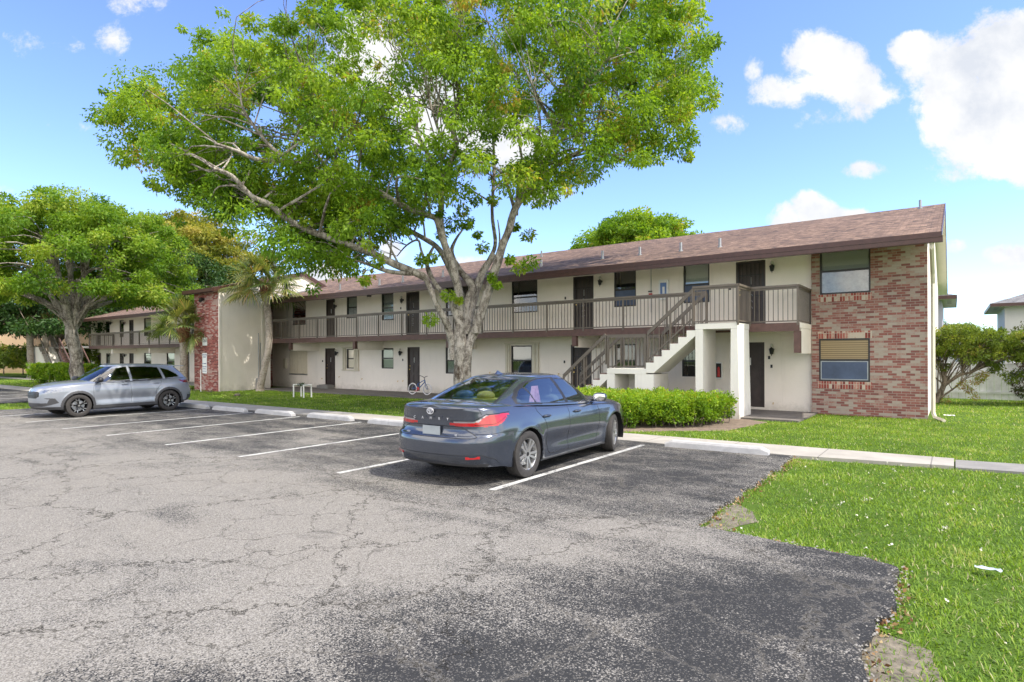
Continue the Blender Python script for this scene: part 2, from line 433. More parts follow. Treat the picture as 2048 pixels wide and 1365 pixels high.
def brick_mat(name, reds, pale, mortar, whiten=0.5, axis='XZ'):
    m, t, p, out = newmat(name)
    pos = t.nodes.new('ShaderNodeNewGeometry').outputs['Position']
    sp = t.nodes.new('ShaderNodeSeparateXYZ'); t.links.new(pos, sp.inputs[0])
    cb = t.nodes.new('ShaderNodeCombineXYZ')
    t.links.new(M_(t, 'ADD', sp.outputs[0], sp.outputs[1]), cb.inputs[0]); t.links.new(sp.outputs[2], cb.inputs[1])
    def bt(c1, c2, mo, bias):
        b = t.nodes.new('ShaderNodeTexBrick'); t.links.new(cb.outputs[0], b.inputs['Vector'])
        b.inputs['Color1'].default_value = c1 + (1,); b.inputs['Color2'].default_value = c2 + (1,); b.inputs['Mortar'].default_value = mo + (1,)
        b.inputs['Scale'].default_value = 1.0; b.inputs['Brick Width'].default_value = 0.212; b.inputs['Row Height'].default_value = 0.070
        b.inputs['Mortar Size'].default_value = 0.0062; b.inputs['Mortar Smooth'].default_value = 0.25; b.inputs['Bias'].default_value = bias
        return b
    b1 = bt((0, 0, 0), (1, 1, 1), (0.5, 0.5, 0.5), 0.0)
    rnd = b1.outputs['Color']
    f = noise_n(t, pos, 0.8, 4, 0.6, 0.4); g = noise_n(t, pos, 14, 5, 0.7)
    rs = t.nodes.new('ShaderNodeSeparateColor'); t.links.new(rnd, rs.inputs[0])
    sel = M_(t, 'ADD', rs.outputs[0], M_(t, 'MULTIPLY', M_(t, 'SUBTRACT', f, 0.5), 1.0))
    sel = M_(t, 'ADD', sel, M_(t, 'MULTIPLY', M_(t, 'SUBTRACT', g, 0.5), 0.75))
    col = ramp(t, sel, [(0.05, reds[0]), (0.32, reds[1]), (0.54, reds[2]), (0.66, pale[0]), (0.90, pale[1])])
    mo = mixc(t, g, mortar, tuple(v * 0.8 for v in mortar))
    col = mixc(t, b1.outputs['Fac'], col, mo)
    t.links.new(col, p.inputs['Base Color']); p.inputs['Roughness'].default_value = 0.88
    p.inputs['Specular IOR Level'].default_value = 0.25
    h = M_(t, 'SUBTRACT', M_(t, 'MULTIPLY', g, 0.4), b1.outputs['Fac'])
    t.links.new(bump(t, h, 0.7, 0.01), p.inputs['Normal'])
    return m

def shingle_mat(name, cols):
    m, t, p, out = newmat(name)
    pos = t.nodes.new('ShaderNodeNewGeometry').outputs['Position']
    def bt(w, h, off):
        b = t.nodes.new('ShaderNodeTexBrick')
        mp = t.nodes.new('ShaderNodeMapping'); t.links.new(pos, mp.inputs[0]); mp.inputs['Location'].default_value = off
        t.links.new(mp.outputs[0], b.inputs['Vector'])
        b.inputs['Color1'].default_value = (0, 0, 0, 1); b.inputs['Color2'].default_value = (1, 1, 1, 1); b.inputs['Mortar'].default_value = (0.2, 0.2, 0.2, 1)
        b.inputs['Scale'].default_value = 1.0; b.inputs['Brick Width'].default_value = w; b.inputs['Row Height'].default_value = h
        b.inputs['Mortar Size'].default_value = 0.006; b.offset = 0.37; b.offset_frequency = 2
        b.inputs['Mortar Smooth'].default_value = 0.4
        return b
    b1 = bt(0.24, 0.135, (0, 0, 0)); b2 = bt(0.11, 0.135, (0.3, 0, 0))
    s1 = t.nodes.new('ShaderNodeSeparateColor'); t.links.new(b1.outputs['Color'], s1.inputs[0])
    s2 = t.nodes.new('ShaderNodeSeparateColor'); t.links.new(b2.outputs['Color'], s2.inputs[0])
    sel = M_(t, 'ADD', M_(t, 'MULTIPLY', s1.outputs[0], 0.6), M_(t, 'MULTIPLY', s2.outputs[0], 0.4))
    sel = M_(t, 'ADD', sel, M_(t, 'MULTIPLY', M_(t, 'SUBTRACT', noise_n(t, pos, 0.6, 5, 0.6), 0.5), 0.5))
    col = ramp(t, sel, [(0.0, cols[0]), (0.3, cols[1]), (0.6, cols[2]), (0.95, cols[3])])
    col = mixc(t, M_(t, 'MULTIPLY', b1.outputs['Fac'], 0.7), col, tuple(v * 0.35 for v in cols[0]))
    col = mixc(t, M_(t, 'MULTIPLY', noise_n(t, pos, 120, 2, 0.6), 0.35), col, tuple(v * 0.5 for v in cols[1]))
    t.links.new(col, p.inputs['Base Color']); p.inputs['Roughness'].default_value = 0.9
    t.links.new(bump(t, M_(t, 'SUBTRACT', M_(t, 'MULTIPLY', sel, 0.5), b1.outputs['Fac']), 0.6, 0.012), p.inputs['Normal'])
    return m

def glass_mat(name, tint=(0.9, 0.95, 0.95), refl=0.10, rough=0.03, dark=0.0):
    m = bpy.data.materials.new(name); m.use_nodes = True; t = m.node_tree; t.nodes.clear()
    out = t.nodes.new('ShaderNodeOutputMaterial')
    tr = t.nodes.new('ShaderNodeBsdfTransparent'); tr.inputs[0].default_value = tint + (1,)
    gl = t.nodes.new('ShaderNodeBsdfGlossy'); gl.inputs['Roughness'].default_value = rough; gl.inputs[0].default_value = (1, 1, 1, 1)
    lw = t.nodes.new('ShaderNodeFresnel'); lw.inputs[0].default_value = 1.55
    f = M_(t, 'ADD', lw.outputs[0], refl, clamp=True)
    mx = t.nodes.new('ShaderNodeMixShader'); t.links.new(f, mx.inputs[0]); t.links.new(tr.outputs[0], mx.inputs[1]); t.links.new(gl.outputs[0], mx.inputs[2])
    t.links.new(mx.outputs[0], out.inputs[0])
    return m

def leaf_mat(name, stops, transl=0.35, rough=0.55):
    m = bpy.data.materials.new(name); m.use_nodes = True; t = m.node_tree; t.nodes.clear()
    out = t.nodes.new('ShaderNodeOutputMaterial')
    at = t.nodes.new('ShaderNodeAttribute'); at.attribute_name = 'tint'
    c = ramp(t, at.outputs['Fac'], stops)
    p = t.nodes.new('ShaderNodeBsdfPrincipled'); t.links.new(c, p.inputs['Base Color']); p.inputs['Roughness'].default_value = rough
    p.inputs['Specular IOR Level'].default_value = 0.35
    tr = t.nodes.new('ShaderNodeBsdfTranslucent')
    t.links.new(mixc(t, 1.0, c, (1.35, 1.25, 0.55), 'MULTIPLY'), tr.inputs[0])
    mx = t.nodes.new('ShaderNodeMixShader'); mx.inputs[0].default_value = transl
    t.links.new(p.outputs[0], mx.inputs[1]); t.links.new(tr.outputs[0], mx.inputs[2]); t.links.new(mx.outputs[0], out.inputs[0])
    return m

def bark_mat(name, pale, dark, scale=7.0, thr=0.5, stretch=0.35):
    m, t, p, out = newmat(name)
    c = coord(t)
    mp = t.nodes.new('ShaderNodeMapping'); t.links.new(c, mp.inputs[0]); mp.inputs['Scale'].default_value = (1, 1, stretch)
    f = noise_n(t, mp.outputs[0], scale, 7, 0.72, 0.4); g = noise_n(t, c, scale * 5, 5, 0.7); b = noise_n(t, c, 1.1, 4, 0.6)
    s = M_(t, 'ADD', M_(t, 'MULTIPLY', f, 0.65), M_(t, 'MULTIPLY', g, 0.35))
    s = M_(t, 'ADD', s, M_(t, 'MULTIPLY', M_(t, 'SUBTRACT', b, 0.5), 0.35))
    t.links.new(ramp(t, s, [(thr - 0.13, dark), (thr - 0.03, tuple((a + d) / 2.3 for a, d in zip(pale, dark))), (thr + 0.05, pale), (thr + 0.25, tuple(min(1, v * 1.18) for v in pale))]), p.inputs['Base Color'])
    p.inputs['Roughness'].default_value = 0.92; p.inputs['Specular IOR Level'].default_value = 0.15
    t.links.new(bump(t, s, 0.9, 0.03), p.inputs['Normal'])
    return m

def car_paint(name, col, rough=0.28, metal=0.55):
    m, t, p, out = newmat(name)
    c = coord(t)
    f = noise_n(t, c, 900, 1, 0.5)
    t.links.new(ramp(t, f, [(0.3, tuple(v * 0.9 for v in col)), (0.7, tuple(v * 1.1 for v in col))]), p.inputs['Base Color'])
    p.inputs['Metallic'].default_value = metal; p.inputs['Roughness'].default_value = rough
    p.inputs['Coat Weight'].default_value = 1.0; p.inputs['Coat Roughness'].default_value = 0.03
    return m

MAT = {}
MAT['asphalt'] = asphalt_mat()
MAT['paint'] = paint_mat()
MAT['sidewalk'] = concrete_mat('pale_sidewalk_concrete', (0.29, 0.27, 0.235), (0.41, 0.385, 0.335), joint=1.55, stain=(0.34, 0.31, 0.26))
MAT['path_grey'] = concrete_mat('grey_path', (0.17, 0.165, 0.155), (0.27, 0.26, 0.24))
MAT['walkway'] = concrete_mat('dark_walkway_slab', (0.10, 0.09, 0.082), (0.19, 0.17, 0.155), joint=2.9, stain=(0.28, 0.26, 0.22))
MAT['stop'] = concrete_mat('painted_wheel_stop', (0.34, 0.34, 0.34), (0.55, 0.55, 0.55), stain=(0.22, 0.22, 0.21))
MAT['lawn'] = lawn_mat()
MAT['stucco'] = stucco_mat('cream_stucco', (0.87, 0.80, 0.72))
MAT['stucco_white'] = stucco_mat('white_stucco', (0.82, 0.79, 0.73), 0.9)
MAT['brick'] = brick_mat('whitewashed_red_brick', [(0.20, 0.085, 0.075), (0.27, 0.105, 0.088), (0.31, 0.15, 0.125)], [(0.34, 0.235, 0.195), (0.37, 0.31, 0.26)], (0.38, 0.335, 0.29))
MAT['brick2'] = brick_mat('stained_red_brick', [(0.16, 0.05, 0.045), (0.27, 0.065, 0.055), (0.34, 0.11, 0.09)], [(0.33, 0.155, 0.13), (0.42, 0.30, 0.26)], (0.33, 0.215, 0.18))
MAT['shingle'] = shingle_mat('brown_shingles', [(0.045, 0.028, 0.020), (0.115, 0.070, 0.048), (0.195, 0.122, 0.084), (0.32, 0.21, 0.145)])
MAT['shingle_grey'] = shingle_mat('grey_shingles', [(0.10, 0.10, 0.105), (0.16, 0.16, 0.165), (0.2, 0.2, 0.205), (0.26, 0.26, 0.265)])
MAT['fascia'] = plain('dark_brown_trim', (0.072, 0.032, 0.024), 0.45, var=0.2)
MAT['fascia2'] = plain('brown_slab_edge', (0.10, 0.052, 0.042), 0.6, var=0.25, bmp=0.2)
MAT['rail'] = plain('taupe_metal_rail', (0.125, 0.102, 0.080), 0.5, var=0.12)
MAT['door'] = plain('dark_brown_door', (0.050, 0.036, 0.032), 0.5, var=0.25, scale=3)
MAT['gate'] = plain('black_security_bars', (0.018, 0.016, 0.016), 0.4)
MAT['frame'] = plain('bronze_window_frame', (0.022, 0.018, 0.016), 0.4)
MAT['shutter'] = plain('cream_shutter', (0.62, 0.565, 0.45), 0.6, var=0.06)
MAT['metal_grey'] = plain('galvanised_metal', (0.34, 0.35, 0.36), 0.4, 0.6)
MAT['white'] = plain('white_paint', (0.78, 0.78, 0.76), 0.5, var=0.05)
MAT['white_dirty'] = plain('dirty_white_boards', (0.76, 0.77, 0.80), 0.7, var=0.2, scale=2.5)
MAT['black'] = plain('black_plastic', (0.012, 0.012, 0.013), 0.45)
MAT['brass'] = plain('brass', (0.55, 0.38, 0.14), 0.3, 0.9)
MAT['red'] = plain('red_enamel', (0.45, 0.02, 0.02), 0.4)
MAT['dark'] = plain('dark_interior', (0.015, 0.015, 0.018), 0.8)
MAT['glass'] = glass_mat('window_glass', (0.80, 0.86, 0.86), 0.06)
MAT['screen'] = plain('blue_insect_screen', (0.06, 0.085, 0.15), 0.5, var=0.3, scale=2)
MAT['soil'] = plain('bare_soil', (0.16, 0.12, 0.09), 0.95, var=0.35, scale=9, bmp=0.6, bscale=30)
MAT['sand'] = plain('worn_gravel_patch', (0.15, 0.13, 0.095), 0.95, var=0.5, scale=14, bmp=0.8, bscale=90)
def blind_mat(name, a, b, pitch):
    m, t, p, out = newmat(name)
    pos = t.nodes.new('ShaderNodeNewGeometry').outputs['Position']
    sp = t.nodes.new('ShaderNodeSeparateXYZ'); t.links.new(pos, sp.inputs[0])
    fr = M_(t, 'FRACT', M_(t, 'DIVIDE', sp.outputs[2], pitch))
    t.links.new(ramp(t, fr, [(0.0, b), (0.25, a), (0.8, a), (1.0, b)]), p.inputs['Base Color']); p.inputs['Roughness'].default_value = 0.6
    t.links.new(bump(t, fr, 0.5, 0.01), p.inputs['Normal'])
    return m
MAT['blind'] = blind_mat('pale_blind', (0.58, 0.56, 0.50), (0.40, 0.39, 0.35), 0.025)
MAT['blind_wood'] = blind_mat('tan_slat_blind', (0.34, 0.25, 0.14), (0.10, 0.07, 0.035), 0.062)
MAT['curtain'] = plain('grey_curtain', (0.30, 0.30, 0.29), 0.8, var=0.35, scale=8)

# ================================================================ ground, asphalt, walks
def sheet(name, polys, z, m, kind='structure', thick=0.0):
    mb = MB()
    for poly in polys:
        if (Vector(poly[0]) - Vector(poly[-1])).length < 1e-4: poly = poly[:-1]
        if thick: mb.prism(poly, z - thick, z, 'Z')
        else: mb.add([(x, y, z) for x, y in poly], [tuple(range(len(poly)))])
    o = mb.build(name, m); tag(o, kind=kind)
    return o
def wobble(pts, step=0.12, amp=0.05, seed=0.0):
    res = []
    for i in range(len(pts) - 1):
        a = Vector(pts[i]); b = Vector(pts[i + 1]); n = max(1, int((b - a).length / step))
        d = (b - a).normalized(); nn = Vector((-d.y, d.x))
        for k in range(n):
            p = a + (b - a) * k / n
            w = mnoise.noise(Vector((p.x * 2.3 + seed, p.y * 2.3, 0))) * amp + mnoise.noise(Vector((p.x * 9 + seed, p.y * 9, 3))) * amp * 0.6
            res.append((p.x + nn.x * w, p.y + nn.y * w))
    res.append(tuple(pts[-1]))
    return res

lawn_o = sheet('lawn', [[(-300, -120), (260, -120), (260, 400), (-300, 400)]], -0.05, MAT['lawn'])
EDGE = wobble([(-2.22, 11.05), (-2.18, 9.6), (-2.16, 6.9), (-2.10, 6.03), (-1.4, 5.98), (-0.62, 5.95), (-0.38, 5.80), (-0.32, 5.15), (-0.36, 4.66),
               (-0.45, 4.1), (-0.36, 3.6), (-0.1, 2.4), (0.4, 0.5), (1.2, -3.0)], 0.05, 0.075)
asph = [(-2.22, 11.05), ] + EDGE[1:] + [(6, -14), (-90, -14), (-90, 5.2)] + \
       [(-60, 5.6), (-60, 9.7), (-28.9, 9.7), (-28.6, 6.2), (-28.2, 5.75), (-25.2, 5.6), (-24.9, 6.0), (-24.8, 10.25), (-21.0, 10.3), (-13.3, 10.55), (-5.25, 11.08)]
sheet('asphalt_road', [asph], 0.0, MAT['asphalt'], thick=0.05)
near = [(-60, 9.75), (-28.9, 9.75), (-21.0, 10.31), (-13.3, 10.56), (-5.25, 11.10), (-2.3, 11.07), (0.0, 11.45)]
far = [(0.0, 12.28), (-5.7, 12.1), (-12.5, 11.72), (-23.9, 11.4), (-40, 10.9), (-60, 10.8)]
sheet('sidewalk', [near + far], 0.008, MAT['sidewalk'], thick=0.07)
sheet('garden_path', [[(0.02, 11.45), (3.5, 12.0), (12, 13.0), (12, 13.8), (3.5, 12.75), (0.02, 12.28)]], -0.012, MAT['path_grey'], thick=0.04)
sheet('paved_path', [[(-29.2, 17.05), (-20, 17.35), (-9.6, 17.3), (-9.6, 17.1), (-4.75, 17.1), (-4.75, 16.9), (-3.24, 16.9), (-3.24, 19.6), (-29.2, 19.9)]], 0.0, MAT['walkway'], thick=0.06)
sheet('paved_path', [[(-75, 14.6), (-46, 14.7), (-46, 15.5), (-75, 15.4)], [(-58, 17.4), (-32, 17.4), (-32, 19.9), (-58, 19.9)]], -0.02, MAT['sidewalk'], thick=0.04)
sheet('bare_ground', [wobble([(-2.12, 7.4), (-1.85, 7.1), (-1.72, 6.7), (-1.85, 6.2), (-2.08, 6.05), (-2.14, 6.9), (-2.12, 7.4)], 0.08, 0.06)], -0.046, MAT['sand'])
sheet('bare_ground', [wobble([(-0.42, 4.55), (-0.12, 4.4), (-0.05, 4.0), (-0.2, 3.6), (-0.45, 3.7), (-0.5, 4.2), (-0.42, 4.55)], 0.08, 0.05)], -0.045, MAT['sand'])
sheet('soil_ground', [wobble([(-9.9, 12.75), (-6.2, 12.6), (-4.2, 14.2), (-3.9, 16.6), (-4.6, 17.0), (-9.9, 16.4), (-9.9, 12.75)], 0.25, 0.12)], -0.044, MAT['soil'])
sheet('soil_ground', [wobble([(-31.6, 14.9), (-29.4, 14.8), (-29.2, 15.3), (-31.8, 15.3), (-31.6, 14.9)], 0.2, 0.1)], -0.044, MAT['soil'])

def line_mesh(x, y0, y1, w=0.10):
    mb = MB(); n = 16
    for i in range(n):
        a = y0 + (y1 - y0) * i / n; b = y0 + (y1 - y0) * (i + 1) / n
        j = lambda yv, s: w / 2 * (1 + 0.14 * mnoise.noise(Vector((x * 3 + s, yv * 6, 0))))
        mb.add([(x - j(a, 1), a, 0.004), (x + j(a, 5), a, 0.004), (x + j(b, 5), b, 0.004), (x - j(b, 1), b, 0.004)], [(0, 1, 2, 3)])
    return mb
for (x, y0, y1) in [(-4.80, 6.05, 10.75), (-7.33, 5.6, 10.4), (-9.9, 5.5, 10.3), (-12.4, 5.4, 10.2), (-14.93, 5.28, 10.1), (-17.2, 5.15, 10.0), (-19.7, 5.1, 9.95), (-22.25, 5.1, 9.9),
                    (-31.3, 5.8, 9.2), (-33.9, 5.8, 9.2), (-36.5, 5.8, 9.2), (-39.2, 5.8, 9.2)]:
    o = line_mesh(x, y0, y1).build('road_marking', MAT['paint']); tag(o, kind='structure')

# ================================================================ wheel stops
def stop_mesh(length=1.83):
    mb = MB(); n = 14; prof = [(-0.08, 0.0), (-0.07, 0.09), (-0.052, 0.128), (0.052, 0.128), (0.07, 0.09), (0.08, 0.0)]
    V = []; F = []
    for i in range(n + 1):
        t_ = i / n; x = -length / 2 + length * t_
        e = min(t_, 1 - t_) * length
        k = min(1.0, 0.55 + e / 0.13)
        for (yv, zv) in prof:
            w = 0.004 * mnoise.noise(Vector((x * 7, yv * 30, zv * 30)))
            V.append((x, yv * (0.92 + 0.08 * k) + w, zv * k + w * (zv > 0)))
    m = len(prof)
    for i in range(n):
        for j in range(m - 1): F.append((i * m + j, i * m + j + 1, (i + 1) * m + j + 1, (i + 1) * m + j))
    F.append(tuple(range(m))); F.append(tuple(n * m + j for j in range(m - 1, -1, -1)))
    mb.add(V, F)
    for x in (-0.62, 0.62): mb.tube([(x, 0, 0.12), (x, 0, 0.134)], 0.014, 8)
    return mb
ws = stop_mesh().build('wheel_stop', MAT['stop'])
WS = [(-3.48, 10.90, 1.0, 'white concrete wheel stop in the empty bay right of the grey sedan', ),
      (-6.05, 10.75, 0.5, 'white wheel stop hidden in front of the dark grey sedan'),
      (-11.15, 10.22, 0.3, 'white concrete wheel stop nearest the left side of the grey sedan'),
      (-13.72, 10.22, 0.6, 'white concrete wheel stop in the second bay left of the grey sedan'),
      (-16.10, 10.05, 0.2, 'white concrete wheel stop in the third bay left of the grey sedan'),
      (-18.35, 9.90, 0.4, 'white concrete wheel stop in the bay beside the silver crossover'),
      (-20.55, 9.85, 0.0, 'white concrete wheel stop behind the rear wheel of the silver crossover')]
for i, (x, y, a, lab) in enumerate(WS):
    if i == 1: continue
    o = ws if i == 0 else ws.copy()
    if i: COL.objects.link(o)
    o.location = (x, y, 0.0); o.rotation_euler = (0, 0, R(0.8 + a))
    tag(o, lab, 'wheel stop', 'concrete wheel stops at the head of the parking bays')

# ================================================================ apartment buildings
def part(mb, name, m, root, smooth=False, loc=True):
    o = mb.build(name, m, root, smooth)
    o.location = tuple(-v for v in root.location)
    return o
def sub(mb, name, m, par, smooth=False): return mb.build(name, m, par, smooth)

def wall_open(mb, x0, x1, z0, z1, ops, y, depth=0.12, axis='X', flip=1):
    """wall face in the plane y (facing -Y) with openings and their reveals"""
    xs = sorted(set([x0, x1] + [v for o in ops for v in (o[0], o[1])])); zs = sorted(set([z0, z1] + [v for o in ops for v in (o[2], o[3])]))
    for i in range(len(xs) - 1):
        for j in range(len(zs) - 1):
            cx = (xs[i] + xs[i + 1]) / 2; cz = (zs[j] + zs[j + 1]) / 2
            if any(o[0] < cx < o[1] and o[2] < cz < o[3] for o in ops): continue
            mb.quad((xs[i], y, zs[j]), (xs[i + 1], y, zs[j]), (xs[i + 1], y, zs[j + 1]), (xs[i], y, zs[j + 1]))
    for (a, b, c, d) in [o[:4] for o in ops]:
        mb.quad((a, y, c), (a, y + depth, c), (b, y + depth, c), (b, y, c))
        mb.quad((a, y, d), (b, y, d), (b, y + depth, d), (a, y + depth, d))
        mb.quad((a, y, c), (a, y, d), (a, y + depth, d), (a, y + depth, c))
        mb.quad((b, y, c), (b, y + depth, c), (b, y + depth, d), (b, y, d))

def window(root, x0, x1, z0, z1, y, style='blind_top', split=0.5, frame='frame', label=None):
    """sash window; y = wall face, glass recessed"""
    f = MB(); w = 0.045; yi = y + 0.055; yo = y + 0.022
    f.box(x0, x0 + w, yo, y + 0.10, z0, z1); f.box(x1 - w, x1, yo, y + 0.10, z0, z1)
    f.box(x0 + w, x1 - w, yo, y + 0.10, z1 - w, z1); f.box(x0 + w, x1 - w, yo - 0.012, y + 0.10, z0, z0 + w)
    zm = z0 + (z1 - z0) * split
    f.box(x0 + w, x1 - w, yo + 0.004, y + 0.085, zm - 0.028, zm + 0.028)
    fo = part(f, 'window', MAT[frame], root)
    if label: fo['label'] = label
    g = MB(); g.quad((x0 + w, y + 0.06, z0 + w), (x1 - w, y + 0.06, z0 + w), (x1 - w, y + 0.06, z1 - w), (x0 + w, y + 0.06, z1 - w))
    sub(g, 'pane', MAT['glass'], fo)
    b = MB(); b.box(x0 + w, x1 - w, y + 0.45, y + 0.47, z0, z1)
    b.box(x0, x0 + 0.01, y + 0.13, y + 0.45, z0, z1); b.box(x1 - 0.01, x1, y + 0.13, y + 0.45, z0, z1)
    b.box(x0, x1, y + 0.13, y + 0.45, z1, z1 + 0.01); b.box(x0, x1, y + 0.13, y + 0.45, z0 - 0.01, z0)
    sub(b, 'room_lining', MAT['dark'], fo)
    def bl(a, c, m_, nm='blind', yy_=0.105):
        q = MB(); q.box(x0 + w, x1 - w, y + yy_, y + yy_ + 0.008, a, c); sub(q, nm, MAT[m_], fo)
    if style == 'blind_top': bl(zm, z1 - w, 'blind')
    elif style == 'blind_full': bl(z0 + w, z1 - w, 'blind')
    elif style == 'curtain_low': bl(zm, z1 - w, 'blind'); bl(z0 + w, zm, 'curtain', 'curtain')
    elif style == 'curtain': bl(z0 + w, z1 - w, 'curtain', 'curtain')
    elif style == 'screen': bl(zm, z1 - w, 'blind'); bl(z0 + w, zm - 0.03, 'screen', 'insect_screen', 0.03)
    elif style == 'screen_full': bl(z0 + w, zm - 0.03, 'screen', 'insect_screen', 0.03)
    elif style == 'wood':
        bl(zm, z1 - w, 'blind_wood', yy_=0.035)
        q = MB(); a, c = z0 + w, zm - 0.03
        for (p0, p1, q0, q1) in ((x0 + w, x1 - w, a, a + 0.025), (x0 + w, x1 - w, c - 0.025, c), (x0 + w, x0 + w + 0.025, a + 0.025, c - 0.025), (x1 - w - 0.025, x1 - w, a + 0.025, c - 0.025)):
            q.box(p0, p1, y + 0.012, y + 0.032, q0, q1)
        sub(q, 'screen_frame', MAT['metal_grey'], fo)
        bl(a + 0.025, c - 0.025, 'screen', 'insect_screen', 0.02)
    return fo

def door(root, x0, x1, z0, z1, y, style='panel', handle='left', tagp=True):
    d = MB(); yi = y + 0.075
    d.box(x0, x0 + 0.05, y + 0.012, y + 0.12, z0, z1); d.box(x1 - 0.05, x1, y + 0.012, y + 0.12, z0, z1); d.box(x0 + 0.05, x1 - 0.05, y + 0.012, y + 0.12, z1 - 0.05, z1)
    d.box(x0 + 0.05, x1 - 0.05, yi, yi + 0.045, z0 + 0.01, z1 - 0.05)
    W_ = x1 - x0 - 0.1; H_ = z1 - z0
    if style == 'panel':
        for cx in (0.28, 0.72):
            for (a, b) in ((0.09, 0.36), (0.42, 0.60), (0.66, 0.92)):
                xa = x0 + 0.05 + W_ * (cx - 0.16); xb = x0 + 0.05 + W_ * (cx + 0.16)
                d.box(xa, xb, yi - 0.012, yi, z0 + H_ * a, z0 + H_ * b)
                d.box(xa + 0.03, xb - 0.03, yi - 0.02, yi - 0.012, z0 + H_ * a + 0.03, z0 + H_ * b - 0.03)
    do = part(d, 'door', MAT['door'], root)
    h = MB(); hx = x0 + 0.12 if handle == 'left' else x1 - 0.12
    h.tube([(hx, yi, z0 + 1.0), (hx, yi - 0.05, z0 + 1.0)], [0.012, 0.028], 10); h.tube([(hx, yi, z0 + 1.16), (hx, yi - 0.02, z0 + 1.16)], 0.026, 10)
    sub(h, 'handle', MAT['brass'], do, True)
    if tagp:
        q = MB(); cx = (x0 + x1) / 2
        q.box(cx - 0.012, cx + 0.012, yi - 0.03, yi - 0.021, z0 + 1.32, z0 + 1.55); sub(q, 'knocker', MAT['white'], do)
    if style == 'gate':
        g = MB(); yg = y + 0.018
        g.box(x0 + 0.05, x0 + 0.09, yg, yg + 0.03, z0 + 0.02, z1 - 0.05); g.box(x1 - 0.09, x1 - 0.05, yg, yg + 0.03, z0 + 0.02, z1 - 0.05)
        for zz in (z0 + 0.04, z0 + 0.95, z0 + 1.12, z1 - 0.45, z1 - 0.07): g.box(x0 + 0.09, x1 - 0.09, yg, yg + 0.025, zz - 0.015, zz + 0.015)
        n = 6
        for k in range(1, n): 
            xx = x0 + 0.07 + (x1 - x0 - 0.14) * k / n; g.tube([(xx, yg + 0.012, z0 + 0.04), (xx, yg + 0.012, z1 - 0.08)], 0.008, 6)
        sub(g, 'security_gate', MAT['gate'], do)
        g = MB(); cx = (x0 + x1) / 2
        for k in range(4):
            g.tube([(cx + 0.055 * math.cos(a_), yg - 0.006, z0 + 0.55 + 0.2 * k + 0.06 * math.sin(a_)) for a_ in [i_ * 0.7 for i_ in range(8)]], 0.006, 5)
        sub(g, 'scrollwork', MAT['metal_grey'], do)
    return do

def lantern(root, x, z, y):
    m = MB()
    m.tube([(x, y, z), (x, y - 0.02, z)], 0.045, 10)
    m.tube([(x, y - 0.02, z), (x, y - 0.09, z + 0.03), (x, y - 0.12, z + 0.01)], 0.012, 6)
    m.lathe([(-0.12, 0.03), (-0.11, 0.05), (0.03, 0.075), (0.04, 0.09), (0.09, 0.02), (0.12, 0.008)], (x, y - 0.13, z - 0.02), 'Z', 8)
    m.tube([(x, y - 0.13, z - 0.14), (x, y - 0.13, z - 0.2)], [0.015, 0.004], 6)
    o = part(m, 'wall_lantern', MAT['black'], root)
    g = MB(); g.lathe([(0.0, 0.0), (0.0, 0.035), (0.04, 0.05), (0.09, 0.04), (0.11, 0.0)], (x, y - 0.13, z + 0.08), 'Z', 10); sub(g, 'bulb_glass', MAT['blind'], o, True)

def railing(root, pts_posts, ztop, zbot, name='railing', balus=None, y=None):
    """rail along the polyline of (x,y) post points; posts are sub-parts"""
    r = MB()
    for i in range(len(pts_posts) - 1):
        a = Vector(pts_posts[i]); b = Vector(pts_posts[i + 1]); ln = (b - a).length; d = (b - a) / ln
        r.bar((a.x, a.y, ztop - 0.03), (b.x, b.y, ztop - 0.03), 0.09, 0.06)
        r.bar((a.x, a.y, ztop - 0.09), (b.x, b.y, ztop - 0.09), 0.03, 0.06)
        r.bar((a.x, a.y, zbot + 0.05), (b.x, b.y, zbot + 0.05), 0.03, 0.035)
        n = max(2, int(round(ln / 0.128)))
        for k in range(1, n):
            p = a + (b - a) * k / n
            r.box(p.x - 0.009, p.x + 0.009, p.y - 0.009, p.y + 0.009, zbot + 0.066, ztop - 0.119)
    ro = part(r, name, MAT['rail'], root)
    for p in pts_posts:
        q = MB(); q.box(p[0] - 0.026, p[0] + 0.026, p[1] - 0.026, p[1] + 0.026, zbot - 0.07, ztop - 0.061)
        sub(q, 'post', MAT['rail'], ro)
    return ro

